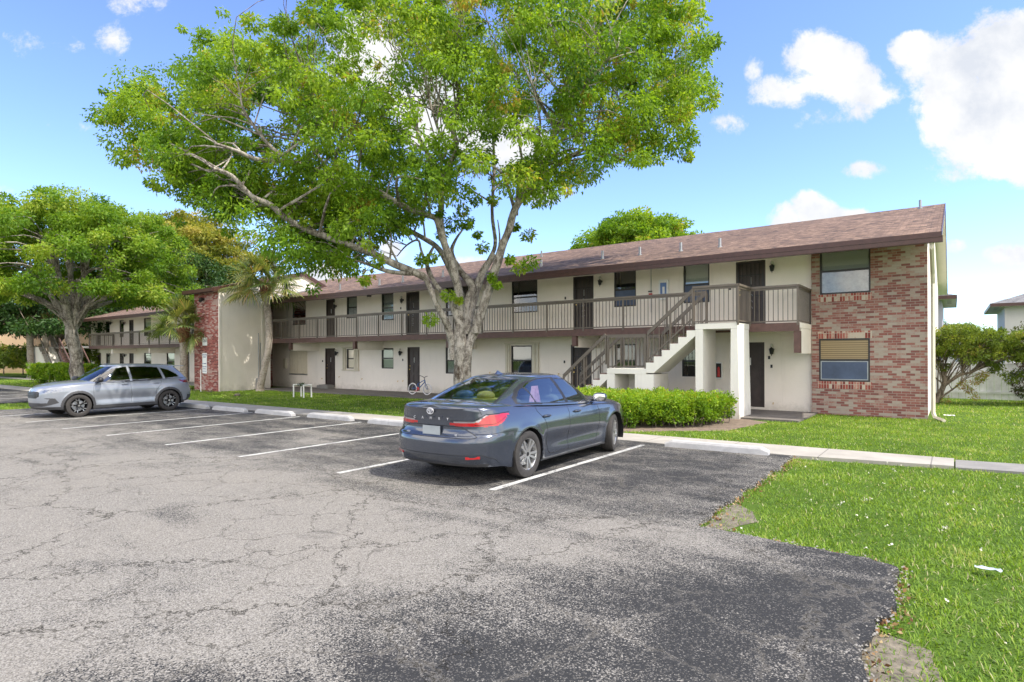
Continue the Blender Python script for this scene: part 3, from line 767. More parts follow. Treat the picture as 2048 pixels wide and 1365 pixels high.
def gable_roof(root, x0, x1, ye, ze, yr, zr, yb, zb, th=0.16, name='roof', m='shingle', fascia=True, hip_left=0.0):
    r = MB()
    top = [(ye, ze), (yr, zr), (yb, zb)]
    n = 60
    # shingled upper surfaces, slightly uneven along the length
    V = []; F = []
    xs = [x0 + (x1 - x0) * i / n for i in range(n + 1)]
    rows = [(ye + (yr - ye) * k / 12, ze + (zr - ze) * k / 12) for k in range(13)] + [(yr + (yb - yr) * k / 12, zr + (zb - zr) * k / 12) for k in range(1, 13)]
    for x in xs:
        for (yv, zv) in rows: V.append((x, yv, zv + 0.018 * mnoise.noise(Vector((x * 0.4, yv * 0.5, 0)))))
    m_ = len(rows)
    for i in range(n):
        for j in range(m_ - 1): F.append((i * m_ + j, (i + 1) * m_ + j, (i + 1) * m_ + j + 1, i * m_ + j + 1))
    r.add(V, F)
    ro = part(r, name, MAT[m], root)
    s = MB()
    for x in (x0 + 0.012, x1 - 0.012):
        s.add([(x, ye, ze - 0.02), (x, yr, zr - 0.02), (x, yb, zb - 0.02), (x, yb, zb - th), (x, yr, zr - th), (x, ye, ze - th)], [(0, 1, 4, 5), (1, 2, 3, 4)])
    s.quad((x0, ye, ze - th), (x1, ye, ze - th), (x1, yr, zr - th), (x0, yr, zr - th)); s.quad((x0, yr, zr - th), (x1, yr, zr - th), (x1, yb, zb - th), (x0, yb, zb - th))
    sub(s, 'soffit', MAT['stucco'], ro)
    return ro

def vent(root, par, x, y, z, h=0.30, r=0.045):
    q = MB(); q.tube([(x, y, z - 0.1), (x, y, z + h)], r, 10); q.tube([(x, y, z - 0.02), (x, y, z + 0.03)], r * 1.7, 10)
    sub(q, 'roof_vent', MAT['metal_grey'], par, True)

# ---------------------------------------------------------------- main building
YW, YF = 19.75, 18.0
bld = empty('apartment_building', (-15, 23, -0.05))
tag(bld, 'long cream two storey apartment building with brown roof, outside stairs and brick end wall', 'building')
UW = [(-29.87, -28.62, 3.42, 4.72, 'curtain_low'), (-25.12, -24.3, 3.62, 4.72, 'curtain_low'), (-22.46, -21.62, 3.42, 4.72, 'curtain'),
      (-18.23, -16.9, 3.45, 4.78, 'dark'), (-14.57, -13.3, 3.43, 4.78, 'dark'), (-9.94, -9.08, 3.45, 4.78, 'screen_full'), (-7.35, -6.47, 3.45, 4.79, 'screen')]
UD = [(-26.82, -26.07, 'panel'), (-20.75, -19.87, 'gate'), (-11.66, -10.78, 'gate'), (-5.62, -4.72, 'gate')]
GW = [(-25.14, -24.55, 1.05, 2.05, 'dark'), (-22.48, -21.63, 1.08, 2.07, 'blind_full'), (-18.25, -16.95, 0.90, 2.07, 'curtain_low'), (-14.61, -13.58, 0.90, 2.10, 'blind_top'),
      (-9.91, -9.10, 0.9, 2.10, 'dark'), (-7.41, -6.48, 0.98, 2.02, 'dark')]
GD = [(-26.92, -26.07, 'panel'), (-20.68, -19.86, 'panel'), (-11.77, -10.87, 'gate'), (-5.62, -4.76, 'panel')]
ZT = 2.60        # balcony floor
w = MB()
ops = [(a, b, c, d) for (a, b, c, d, s) in UW + GW] + [(a, b, ZT + 0.02, 4.68) for (a, b, s) in UD] + [(a, b, 0.06, 2.10) for (a, b, s) in GD] + [(-30.0, -28.5, 0.72, 2.02)]
ops = [o for o in ops]
wall_open(w, -38.0, -3.41, -0.12, 5.02, [o for o in ops if o[0] != -30.0], YW)
w.quad((-38, YW, -0.12), (-38, 34.5, -0.12), (-38, 34.5, 5.0), (-38, YW, 5.0))
w.quad((-38, 34.5, -0.12), (-0.6, 34.5, -0.12), (-0.6, 34.5, 5.0), (-38, 34.5, 5.0))
part(w, 'wall', MAT['stucco'], bld)
# right hand gable end (stucco, edge on to the street)
g = MB(); g.add([(-0.585, 19.68, -0.12), (-0.585, 34.5, -0.12), (-0.585, 34.5, 5.0), (-0.585, 27, 7.0), (-0.585, 19.68, 5.05)], [(0, 1, 2, 3, 4)])
part(g, 'gable_wall', MAT['stucco'], bld)
b = MB()
BW = [(-3.17, -1.88, 3.47, 4.82), (-3.20, -1.90, 0.93, 2.17)]
wall_open(b, -3.40, -0.56, -0.12, 4.98, BW, 19.60)
b.quad((-3.40, 19.60, -0.12), (-3.40, 19.60, 5.1), (-3.40, 19.8, 5.1), (-3.40, 19.8, -0.12)); b.quad((-0.56, 19.60, -0.12), (-0.56, 19.70, -0.12), (-0.56, 19.70, 5.1), (-0.56, 19.60, 5.1))
bo = part(b, 'brick_wall', MAT['brick'], bld)
# soldier courses over and under the two brick-wall windows
sm = brick_mat('soldier_bricks', [(0.16, 0.045, 0.04), (0.30, 0.07, 0.055), (0.36, 0.115, 0.09)], [(0.40, 0.18, 0.14), (0.50, 0.42, 0.34)], (0.56, 0.50, 0.42))
for n_ in sm.node_tree.nodes:
    if n_.type == 'TEX_BRICK': n_.inputs['Brick Width'].default_value = 0.070; n_.inputs['Row Height'].default_value = 0.212; n_.offset = 0.0
for (xa, xb, za, zb) in ((-3.23, -1.85, 3.255, 3.465), (-3.23, -1.85, 2.175, 2.385), (-3.23, -1.85, 0.715, 0.925)):
    q = MB(); q.box(xa, xb, 19.592, 19.64, za, zb); sub(q, 'soldier_course', sm, bo)
window(bld, -3.17, -1.88, 3.47, 4.82, 19.60, 'curtain_low', 0.50, label='wide upstairs window in the brick wall')
window(bld, -3.20, -1.90, 0.93, 2.17, 19.60, 'wood', 0.50, label='downstairs window in the brick wall with tan slatted blind above a blue screen')
for (a_, b_, c_, d_, s_) in UW: window(bld, a_, b_, c_, d_, YW, s_, 0.46 if d_ - c_ > 1.2 else 0.5)
for (a_, b_, c_, d_, s_) in GW: window(bld, a_, b_, c_, d_, YW, s_, 0.5)
for i, (a_, b_, s_) in enumerate(UD): door(bld, a_, b_, ZT + 0.02, 4.68, YW, s_)
for i, (a_, b_, s_) in enumerate(GD): door(bld, a_, b_, 0.06, 2.10, YW, s_)
for (x, z) in [(-25.95, 4.30), (-20.98 + 0.05, 4.33), (-10.45, 4.42), (-4.50, 4.42), (-25.85, 1.86), (-21.05, 1.86), (-10.2, 1.9), (-4.52, 1.86)]: lantern(bld, x, z, YW)
# shutters
sh = MB()
for (xa, xb) in ((-30.08, -29.32), (-29.28, -28.48)):
    sh.box(xa, xb, YW - 0.05, YW - 0.005, 0.72, 2.0)
    for k in range(5): xx = xa + (xb - xa) * (k + 0.5) / 5; sh.box(xx - 0.02, xx + 0.02, YW - 0.066, YW - 0.05, 0.73, 1.99)
part(sh, 'storm_shutter', MAT['shutter'], bld)['label'] = 'pair of closed cream storm shutters'
for (a_, b_) in ((0.66, 0.715), (2.003, 2.05)): q = MB(); q.box(-30.1, -28.46, YW - 0.07, YW - 0.002, a_, b_); part(q, 'shutter_track', MAT['metal_grey'], bld)
for (xa, xb, z0_, z1_) in ((-25.42, -25.16, 1.0, 2.09), (-24.52, -24.14, 1.0, 2.09), (-14.88, -14.64, 0.86, 2.16), (-13.55, -13.22, 0.86, 2.16)):
    q = MB(); n = 4
    for k in range(n):
        a = xa + (xb - xa) * k / n; b_ = xa + (xb - xa) * (k + 1) / n
        q.box(a + 0.003, b_ - 0.003, YW - (0.07 if k % 2 else 0.045), YW - 0.004, z0_, z1_)
    part(q, 'accordion_shutter', MAT['shutter'], bld)
for (xa, xb, z0_, z1_) in ((-25.44, -24.12, 1.0, 2.09), (-14.90, -13.20, 0.86, 2.16)):
    for (a_, b_) in ((z1_ + 0.003, z1_ + 0.06), (z0_ - 0.06, z0_ - 0.003)): q = MB(); q.box(xa, xb, YW - 0.08, YW - 0.003, a_, b_); part(q, 'shutter_track', MAT['shutter'], bld)
# balcony slab, beams, soffit
s = MB(); s.box(-31.6, -3.40, YF + 0.03, YW - 0.003, ZT - 0.14, ZT); sl = part(s, 'balcony_slab', MAT['stucco'], bld)
s = MB(); s.box(-31.6, -3.42, YF - 0.01, YF + 0.029, 2.37, ZT + 0.004); sub(s, 'slab_edge', MAT['fascia2'], sl)
for i, x in enumerate((-27.57, -22.47, -16.6, -10.68, -3.56)):
    q = MB(); q.box(x - 0.01, x + 0.16, YF + 0.012, YF + 0.16, 2.02 if i < 4 else 1.76, 2.369); bo_ = sub(q, 'beam_end', MAT['fascia2'], sl)
    q = MB(); z0_ = 1.98 if i < 4 else 1.74
    q.add([(x, YF + 0.163, z0_), (x + 0.15, YF + 0.163, z0_), (x + 0.15, YW - 0.004, z0_), (x, YW - 0.004, z0_), (x, YF + 0.163, 2.455), (x + 0.15, YF + 0.163, 2.455), (x + 0.15, YW - 0.004, 2.455), (x, YW - 0.004, 2.455)],
          [(0, 3, 2, 1), (0, 1, 5, 4), (1, 2, 6, 5), (2, 3, 7, 6), (3, 0, 4, 7)])
    sub(q, 'beam', MAT['stucco'], sl)
# balcony railing from the far left to the landing, then the right end
XL, XR = -5.92, -4.75          # landing (in front of the balcony)
YL = 16.80
posts = [(-28.14 + 1.493 * k, YF) for k in range(-2, 16)]
posts = [p for p in posts if p[0] < -6.5] + [(-5.98, YF)]
railing(bld, posts, 3.63, ZT, 'balcony_railing')
railing(bld, [(-5.98, YL), (XR + 0.02, YL), (XR + 0.02, YF), (-3.46, YF), (-3.46, YW - 0.03)], 3.66, ZT, 'landing_railing')
# roof
rf = gable_roof(bld, -38.5, -0.24, 17.88, 4.68, 27.0, 7.20, 36.0, 4.72)
q = MB(); q.box(-29.3, -0.235, 17.80, 17.872, 4.50, 4.685); sub(q, 'fascia', MAT['fascia'], rf)
q = MB()
q.box(-29.3, -0.20, 17.66, 17.795, 4.415, 4.43); q.box(-29.3, -0.20, 17.655, 17.668, 4.43, 4.56); q.box(-29.3, -0.20, 17.785, 17.798, 4.43, 4.55); q.box(-0.212, -0.20, 17.668, 17.785, 4.43, 4.55)
q.box(-29.3, -0.20, 17.64, 17.655, 4.535, 4.56)
sub(q, 'gutter', MAT['fascia'], rf)
q = MB()
for (ya, za, yb_, zb_) in ((17.88, 4.68, 27.0, 7.20), (27.0, 7.20, 36.0, 4.72)):
    q.add([(-0.238, ya, za + 0.015), (-0.238, yb_, zb_ + 0.015), (-0.238, yb_, zb_ - 0.17), (-0.238, ya, za - 0.17), (-0.222, ya, za + 0.015), (-0.222, yb_, zb_ + 0.015), (-0.222, yb_, zb_ - 0.17), (-0.222, ya, za - 0.17)],
          [(0, 1, 2, 3), (4, 7, 6, 5), (0, 4, 5, 1), (3, 2, 6, 7)])
sub(q, 'rake_board', MAT['fascia'], rf)
for (x, y, z) in [(-10.74, 20.4, 5.37), (-9.12, 20.19, 5.31), (-7.54, 20.04, 5.27), (-6.19, 19.97, 5.25), (-0.95, 26.1, 6.95), (-16.37, 24.69, 6.56), (-24.9, 19.18, 5.03), (-22.62, 18.9, 4.96), (-22.12, 19.33, 5.08),
                  (-20.75, 19.56, 5.14), (-30.8, 25.2, 6.7), (-18.7, 20.1, 5.28), (-13.2, 19.9, 5.2)]: vent(bld, rf, x, y, z)
# downspout at the right corner
q = MB(); q.tube([(-0.42, 17.75, 4.45), (-0.42, 17.75, 4.3), (-0.44, 19.3, 3.85), (-0.44, 19.52, 3.6), (-0.44, 19.52, 0.15), (-0.40, 19.45, 0.03), (-0.2, 19.0, 0.0)], 0.05, 4)
part(q, 'downspout', MAT['shutter'], bld)
for (x, z0_, z1_) in ((-30.35, 3.4, 4.9), (-8.5, 3.2, 5.0), (-23.5, 4.6, 4.9)): q = MB(); q.tube([(x, YW - 0.02, z0_), (x, YW - 0.02, z1_)], 0.012, 6); part(q, 'conduit', MAT['metal_grey'], bld)
q = MB(); q.box(-30.62, -30.38, YW - 0.11, YW - 0.003, 1.0, 1.55); q.box(-30.58, -30.42, YW - 0.125, YW - 0.11, 1.05, 1.5); part(q, 'electric_meter_box', MAT['shutter'], bld)
# porch wall clutter: hose bibs, bell plates, unit number plates
for (x, z) in [(-27.15, 0.5), (-25.7, 0.62), (-23.9, 0.55), (-21.3, 0.5), (-20.95, 0.52), (-12.3, 1.0), (-15.7, 1.0), (-4.5, 0.22)]: q = MB(); q.tube([(x, YW, z), (x, YW - 0.05, z), (x, YW - 0.06, z - 0.05)], 0.014, 6); part(q, 'wall_tap', MAT['brass'], bld)
for (x, z) in [(-27.12, 1.42), (-20.98, 1.5), (-12.05, 1.45), (-12.0, 3.9), (-4.62, 1.62), (-4.55, 1.35), (-5.8, 3.85), (-21.1, 3.95)]: q = MB(); q.box(x - 0.03, x + 0.03, YW - 0.02, YW - 0.002, z - 0.05, z + 0.05); part(q, 'bell_plate', MAT['black'], bld)
for (a_, b_, c_) in ((-23.35, -23.2, 4.62), (-8.15, -8.05, 4.70)): q = MB(); q.box(a_, b_, YW - 0.16, YW - 0.003, c_, c_ + 0.1); part(q, 'floodlight', MAT['black'], bld)
for (a_, b_) in ((-26.3, -26.0), (-20.9, -20.1)): q = MB(); q.box(a_, b_, YF + 0.3, YF + 0.6, 2.39, 2.455); part(q, 'ceiling_light', MAT['white'], bld)

# lettering helper (text curve turned into a mesh)
def text_obj(txt, size, m, parent, loc, rot, ext=0.002, name='lettering', sx=1.0, align='CENTER'):
    cu = bpy.data.curves.new('t', 'FONT'); cu.body = txt; cu.size = size; cu.extrude = ext; cu.align_x = align; cu.align_y = 'CENTER'
    ob = bpy.data.objects.new('t', cu); COL.objects.link(ob)
    bpy.context.view_layer.update()
    me = bpy.data.meshes.new_from_object(ob.evaluated_get(bpy.context.evaluated_depsgraph_get()))
    bpy.data.objects.remove(ob)
    me.materials.clear(); me.materials.append(m)
    o = bpy.data.objects.new(name, me); COL.objects.link(o); o.parent = parent
    o.location = loc; o.rotation_euler = rot; o.scale = (sx, 1, 1)
    return o

# ---------------------------------------------------------------- stairs and landing
st = MB()
x0s, x1s = XL, XR                # landing support
yb0, yb1 = YL + 0.02, YL + 0.02 + 1.16
# landing slab joined to the balcony
st.box(x0s, x1s, yb0, YF - 0.012, 2.44, ZT - 0.004)
# right pier (tapered, wide side face) and left pier
st.add([(-4.95, yb0 + .003, -0.1), (-4.70, yb0 + .003, -0.1), (-4.70, yb1 - .02, -0.1), (-4.95, yb1 - .02, -0.1), (-4.93, yb0 + .003, 2.436), (-4.753, yb0 + .003, 2.436), (-4.753, yb1 - .02, 2.436), (-4.93, yb1 - .02, 2.436)],
       [(0, 3, 2, 1), (4, 5, 6, 7), (0, 1, 5, 4), (1, 2, 6, 5), (2, 3, 7, 6), (3, 0, 4, 7)])
st.box(-5.917, -5.70, yb0 + .003, yb1 - .02, -0.1, 2.436)
# upper flight: saw-tooth soffit block from mid landing to top landing
zm_, xm0, xm1 = 1.30, -8.72, -7.42
n = 7; rz = (ZT - zm_) / n; tx = (x0s - xm1) / (n - 1)
poly = [(xm1, zm_ - 0.0)]
for k in range(n - 1):
    poly += [(xm1 + tx * k, zm_ + rz * (k + 1)), (xm1 + tx * (k + 1), zm_ + rz * (k + 1))]
poly += [(x0s - 0.003, ZT - 0.35), (xm1 + 0.25, zm_ - 0.12), (xm1 + 0.0, zm_ - 0.12)]
poly2 = [poly[0]] + poly[1:]
st.prism(poly2, yb0, yb1)
# lower flight
n2 = 7; rz2 = zm_ / n2; tx2 = 0.25
poly = []
for k in range(n2 - 1, -1, -1):
    poly += [(xm0 - tx2 * k, zm_ - rz2 * k)] if k == 0 else [(xm0 - tx2 * k, zm_ - rz2 * (k)), (xm0 - tx2 * (k - 1) - 0.0, zm_ - rz2 * k)]
low = [(xm0 - tx2 * n2, -0.08), (xm0 - tx2 * n2, 0.0)]
pl = [(xm0 - tx2 * (n2 - 1), -0.1)]
for k in range(n2 - 1, 0, -1):
    pl += [(xm0 - tx2 * k, zm_ - rz2 * k), (xm0 - tx2 * (k - 1), zm_ - rz2 * k)]
pl += [(xm0 - 0.003, zm_ - 0.35), (xm0 - tx2 * (n2 - 1) + 0.35, -0.1)]
st.prism(pl, yb0, yb1)
# mid landing on its own piers
st.box(xm0, xm1 - 0.003, yb0 - 0.003, yb1 + 0.003, zm_ - 0.16, zm_)
st.box(xm0, xm0 + 0.26, yb0, yb1, -0.1, zm_ - 0.163); st.box(xm1 - 0.36, xm1 + 0.24, yb0 + 0.004, yb1 - 0.004, -0.1, zm_ - 0.163)
st.box(xm0 + 0.262, xm1 - 0.362, yb1 - 0.15, yb1 - 0.02, -0.1, zm_ - 0.163)
stair = part(st, 'staircase', MAT['stucco_white'], bld)
# dark treads
q = MB()
for k in range(n - 1): q.box(xm1 + tx * k - 0.02, xm1 + tx * (k + 1) - 0.004, yb0 + 0.06, yb1 - 0.06, zm_ + rz * (k + 1) + 0.002, zm_ + rz * (k + 1) + 0.03)
for k in range(n2 - 1, 0, -1): q.box(xm0 - tx2 * k - 0.02, xm0 - tx2 * (k - 1) - 0.004, yb0 + 0.06, yb1 - 0.06, zm_ - rz2 * k + 0.002, zm_ - rz2 * k + 0.03)
sub(q, 'tread', MAT['fascia2'], stair)
def slope_rail(par, xa, za, xb, zb, y, inner=False):
    r = MB(); h = 0.95
    r.bar((xa, y, za + h), (xb, y, zb + h), 0.05, 0.10)
    r.bar((xa, y, za + 0.16), (xb, y, zb + 0.16), 0.025, 0.04)
    ln = abs(xb - xa); n_ = int(ln / 0.16)
    for k in range(1, n_):
        t_ = k / n_; x = xa + (xb - xa) * t_; z = za + (zb - za) * t_
        r.box(x - 0.009, x + 0.009, y - 0.009, y + 0.009, z + 0.13, z + h - 0.03)
    for t_ in (0.0, 0.5, 1.0):
        x = xa + (xb - xa) * t_; z = za + (zb - za) * t_
        r.box(x - 0.026, x + 0.026, y - 0.024, y + 0.024, z + 0.02, z + h)
    return sub(r, 'handrail', MAT['rail'], par)
for yv in (yb0 + 0.035, yb1 - 0.035):
    slope_rail(stair, xm1 + 0.06, zm_ + 0.12, x0s - 0.06, ZT + 0.02, yv)
    slope_rail(stair, xm0 - tx2 * (n2 - 1) - 0.1, 0.08, xm0 - 0.05, zm_ + 0.10, yv)
for yv in (yb0 + 0.035, yb1 - 0.035):
    r = MB()
    r.bar((xm0, yv, zm_ + 1.0), (xm1, yv, zm_ + 1.0), 0.05, 0.10); r.bar((xm0, yv, zm_ + 0.06), (xm1, yv, zm_ + 0.06), 0.025, 0.03)
    for k in range(0, 10): x = xm0 + 0.06 + (xm1 - xm0 - 0.12) * k / 9; r.box(x - 0.009, x + 0.009, yv - 0.009, yv + 0.009, zm_ + 0.05, zm_ + 0.96)
    for x in (xm0 + 0.03, xm1 - 0.03): r.box(x - 0.026, x + 0.026, yv - 0.024, yv + 0.024, zm_, zm_ + 0.97)
    sub(r, 'landing_rail', MAT['rail'], stair)

# wall mounted boxes (things hung on the building)
t_ = empty('fire_extinguisher_cabinet', (-6.15, YW - 0.09, 1.2)); tag(t_, 'red fire extinguisher in a white glazed wall cabinet behind the stair landing pier', 'extinguisher')
q = MB(); q.box(-0.11, 0.11, 0.0, 0.085, -0.27, 0.27); q.build('cabinet', MAT['white'], t_)
q = MB(); q.box(-0.085, 0.085, -0.006, -0.001, -0.23, 0.23); q.build('window', MAT['black'], t_)
q = MB(); q.tube([(0, -0.012, -0.2), (0, -0.012, 0.06)], 0.045, 10); q.tube([(0, -0.012, 0.06), (0, -0.012, 0.12)], [0.04, 0.015], 8); q.build('extinguisher', MAT['red'], t_, True)
t_ = empty('fire_alarm_pull', (-8.52, YW - 0.05, 3.78)); tag(t_, 'small red fire alarm pull station on the upstairs wall', 'alarm')
q = MB(); q.box(-0.06, 0.06, 0, 0.045, -0.08, 0.08); q.build('housing', MAT['red'], t_)
q = MB(); q.box(-0.045, 0.045, -0.01, -0.001, -0.02, 0.01); q.box(-0.08, 0.06, 0.0, 0.04, 0.13, 0.17); q.build('handle', MAT['black'], t_)
t_ = empty('wall_cabinet', (-8.02, YW - 0.10, 3.95)); tag(t_, 'white rounded cabinet with a blue panel on the upstairs wall', 'cabinet')
q = MB(); q.prism([(-0.14, -0.34), (0.14, -0.34), (0.17, -0.30), (0.17, 0.30), (0.13, 0.35), (-0.13, 0.35), (-0.17, 0.30), (-0.17, -0.30)], 0.0, 0.095); q.build('housing', MAT['white'], t_)
q = MB(); q.box(-0.11, 0.11, -0.006, -0.001, -0.28, 0.24); q.build('blue_panel', plain('blue_panel', (0.10, 0.18, 0.42), 0.4), t_)
q = MB(); q.box(-0.03, 0.05, -0.012, -0.007, -0.14, 0.1); q.build('leaflet', MAT['white'], t_)

# ---------------------------------------------------------------- brick and stucco wing (left), and the far wing behind the trees
wing = empty('apartment_wing', (-40, 22, -0.05))
tag(wing, 'apartment wing beyond the tall palm with projecting brick block bearing a house number sign', 'building')
b = MB(); b.quad((-31.85, 15.3, -0.12), (-29.34, 15.3, -0.12), (-29.34, 15.3, 5.02), (-31.85, 15.3, 5.02)); b.quad((-31.85, 15.3, -0.12), (-31.85, 15.3, 5.02), (-31.85, 19.8, 5.02), (-31.85, 19.8, -0.12))
part(b, 'brick_wall', MAT['brick2'], wing)
b = MB()
b.box(-29.338, -29.27, 15.27, 15.36, -0.12, 5.08)
b.add([(-29.3, 15.36, -0.12), (-29.3, 18.05, -0.12), (-29.3, 18.05, 4.6), (-29.3, 21.4, 5.6), (-29.3, 20.0, 6.22), (-29.3, 15.36, 5.08)], [(0, 1, 2, 3, 4, 5)])
b.quad((-29.3, 18.05, -0.12), (-30.4, 18.05, -0.12), (-30.4, 18.05, 4.6), (-29.3, 18.05, 4.6))
b.box(-29.27, -29.23, 17.5, 17.62, -0.1, 4.3)
part(b, 'stucco_wall', MAT['stucco'], wing)
q = MB(); q.tube([(-29.26, 17.35, 0.55), (-29.26, 17.35, 2.9)], 0.025, 6); q.tube([(-29.26, 17.45, 0.55), (-29.26, 17.45, 2.4)], 0.02, 6); q.box(-29.298, -29.16, 17.2, 17.55, -0.05, 0.55)
part(q, 'meter_conduit', MAT['metal_grey'], wing)
q = MB()
q.add([(-29.27, 18.05, 4.66), (-29.27, 21.5, 5.70), (-29.27, 21.5, 5.78), (-29.27, 18.05, 4.74)], [(0, 1, 2, 3)])
part(q, 'flashing', MAT['metal_grey'], wing)
wr = gable_roof(wing, -32.25, -29.22, 14.95, 5.06, 20.05, 6.36, 21.9, 5.55, th=0.2)
q = MB(); q.box(-32.27, -29.2, 14.87, 14.94, 4.90, 5.08); sub(q, 'fascia', MAT['fascia'], wr)
q = MB()
for (ya, za, yb_, zb_) in ((14.95, 5.06, 20.05, 6.36), (20.05, 6.36, 21.9, 5.55)):
    q.add([(-29.218, ya, za + 0.03), (-29.218, yb_, zb_ + 0.03), (-29.218, yb_, zb_ - 0.19), (-29.218, ya, za - 0.19), (-29.19, ya, za + 0.03), (-29.19, yb_, zb_ + 0.03), (-29.19, yb_, zb_ - 0.19), (-29.19, ya, za - 0.19)],
          [(0, 1, 2, 3), (4, 7, 6, 5), (0, 4, 5, 1), (3, 2, 6, 7)])
sub(q, 'rake_board', MAT['fascia'], wr)
q = MB(); q.box(-30.95, -30.75, 15.12, 15.295, 4.55, 4.68); q.tube([(-30.8, 15.2, 4.6), (-30.72, 15.05, 4.5)], [0.04, 0.09], 8); part(q, 'floodlight', MAT['black'], wing)
# far wing body
LW = [(-55.9, -55.1, 3.45, 4.55, 'dark'), (-53.2, -52.4, 3.2, 4.55, 'dark'), (-48.8, -47.6, 3.2, 4.55, 'blind_top'), (-45.2, -44.0, 3.2, 4.55, 'curtain'), (-41.4, -40.6, 3.3, 4.55, 'dark')]
LG = [(-55.85, -55.05, 0.7, 1.95, 'blind_full'), (-53.2, -52.4, 0.7, 1.95, 'dark'), (-48.8, -47.6, 0.7, 1.95, 'blind_top'), (-45.15, -43.95, 0.7, 1.95, 'blind_top'), (-38.2, -37.0, 0.7, 1.95, 'dark')]
LD = [(-57.65, -56.9), (-51.4, -50.6), (-42.6, -41.8)]
ops = [tuple(v[:4]) for v in LW + LG] + [(a_, b_, 2.52, 4.5) for a_, b_ in LD] + [(a_, b_, 0.0, 1.98) for a_, b_ in LD]
b = MB(); wall_open(b, -59.0, -31.86, -0.12, 4.93, ops, YW)
b.quad((-59, YW, -0.12), (-59, 34.5, -0.12), (-59, 34.5, 5.0), (-59, YW, 5.0))
part(b, 'wall', MAT['stucco'], wing)
for (a_, b_, c_, d_, s_) in LW + LG: window(wing, a_, b_, c_, d_, YW, s_, 0.5)
for a_, b_ in LD: door(wing, a_, b_, 2.52, 4.5, YW, 'gate', tagp=False); door(wing, a_, b_, 0.0, 1.98, YW, 'panel', tagp=False)
b = MB(); b.box(-54.2, -31.86, YF + 0.03, YW - 0.003, 2.36, 2.50); sl2 = part(b, 'balcony_slab', MAT['stucco'], wing)
b = MB(); b.box(-54.2, -31.9, YF - 0.01, YF + 0.029, 2.27, 2.504); sub(b, 'slab_edge', MAT['fascia2'], sl2)
for x in (-50.2, -44.0, -38.0): b = MB(); b.box(x, x + 0.15, YF + 0.1, YW - 0.004, 1.92, 2.357); sub(b, 'beam', MAT['stucco'], sl2)
railing(wing, [(-54.15, YW - 0.05), (-54.15, YF)] + [(-52.66 + 1.493 * k, YF) for k in range(0, 14)], 3.46, 2.50, 'balcony_railing')
wr2 = gable_roof(wing, -59.6, -31.4, 17.88, 4.62, 27.0, 7.1, 36.0, 4.6, name='roof')
q = MB(); q.box(-59.6, -32.3, 17.78, 17.872, 4.40, 4.62); sub(q, 'fascia', MAT['fascia'], wr2)
for x, y in ((-50.5, 20.5), (-48.8, 20.2), (-46.8, 22.5), (-43.5, 21)): vent(wing, wr2, x, y, 4.62 + 0.272 * (y - 17.88), 0.3, 0.06)
for (x, z) in ((-57.9, 4.4), (-54.6, 4.4), (-52.0, 4.3), (-51.9, 1.8), (-55.0, 1.8)): lantern(wing, x, z, YW)
# stair of the far wing, rising to the left end of its balcony
s = MB(); pl = [(-61.0, -0.1)]
for k in range(13): pl += [(-61.0 + 0.25 * k + 0.0, 0.19 * (13 - k)), (-61.0 + 0.25 * (k + 1), 0.19 * (13 - k))]
pl += [(-57.7, -0.1)]
s.prism(pl, 16.6, 17.7); s.box(-62.2, -61.003, 16.6, 17.7, -0.1, 2.5); s.box(-62.2, -54.2, 17.72, YW - 0.004, 2.36, 2.5)
so = part(s, 'staircase', MAT['stucco_white'], wing)
r = MB()
for yv in (16.65, 17.65):
    r.bar((-61.0, yv, 3.5), (-57.7, yv, 1.0), 0.06, 0.1); r.bar((-62.2, yv, 3.5), (-61.0, yv, 3.5), 0.06, 0.1)
    for k in range(22):
        x = -62.2 + 4.5 * k / 21; z = 2.5 if x < -61 else 2.5 - (x + 61) * 0.757
        r.box(x - 0.015, x + 0.015, yv - 0.015, yv + 0.015, z, z + 1.0)
sub(r, 'handrail', MAT['rail'], so)
s = MB()                         # second flight at the near corner of the balcony
for k in range(9): s.box(-54.9 + 0.27 * k, -54.6 + 0.27 * k, 16.3, 17.5, 1.9 - 0.2 * k, 1.96 - 0.2 * k)
s.bar((-55, 16.3, 2.0), (-52.5, 16.3, 0.1), 0.08, 0.25); s.bar((-55, 17.5, 2.0), (-52.5, 17.5, 0.1), 0.08, 0.25)
s.bar((-55, 16.3, 3.1), (-52.4, 16.3, 1.1), 0.06, 0.1); s.bar((-55, 17.5, 3.1), (-52.4, 17.5, 1.1), 0.06, 0.1)
for k in range(9): s.box(-55 + 0.3 * k, -54.97 + 0.3 * k, 16.28, 16.32, 2.0 - 0.22 * k, 3.0 - 0.23 * k)
part(s, 'steps', MAT['fascia2'], wing)

# signs on the brick block
def sign(name, label, x, y, z, wd, ht, mname='white'):
    t_ = empty(name, (x, y, z)); tag(t_, label, 'sign')
    q = MB(); q.box(-wd / 2, wd / 2, 0.0, 0.02, -ht / 2, ht / 2); q.build('plate', MAT[mname], t_)
    return t_
INK = plain('black_ink', (0.02, 0.02, 0.03), 0.6)
BLUE = plain('blue_ink', (0.05, 0.08, 0.25), 0.6)
t_ = sign('number_sign', 'small white house number sign reading 5201 on the brick block', -30.72, 15.275, 2.45, 0.46, 0.40)
text_obj('5201', 0.20, INK, t_, (0, -0.004, 0.03), (R(90), 0, 0))
t_ = sign('notice_sign', 'tall white notice sign with blue lettering under the house number', -30.74, 15.275, 1.35, 0.44, 1.04)
for (s_, z, sz) in (('TOW AWAY', 0.42, 0.085), ('ZONE', 0.31, 0.10), ('NO PARKING', -0.02, 0.065), ('VIOLATORS', -0.18, 0.075), ('TOWED AT', -0.29, 0.065), ('OWNERS EXPENSE', -0.41, 0.045)):
    text_obj(s_, sz, BLUE, t_, (0, -0.004, z), (R(90), 0, 0))
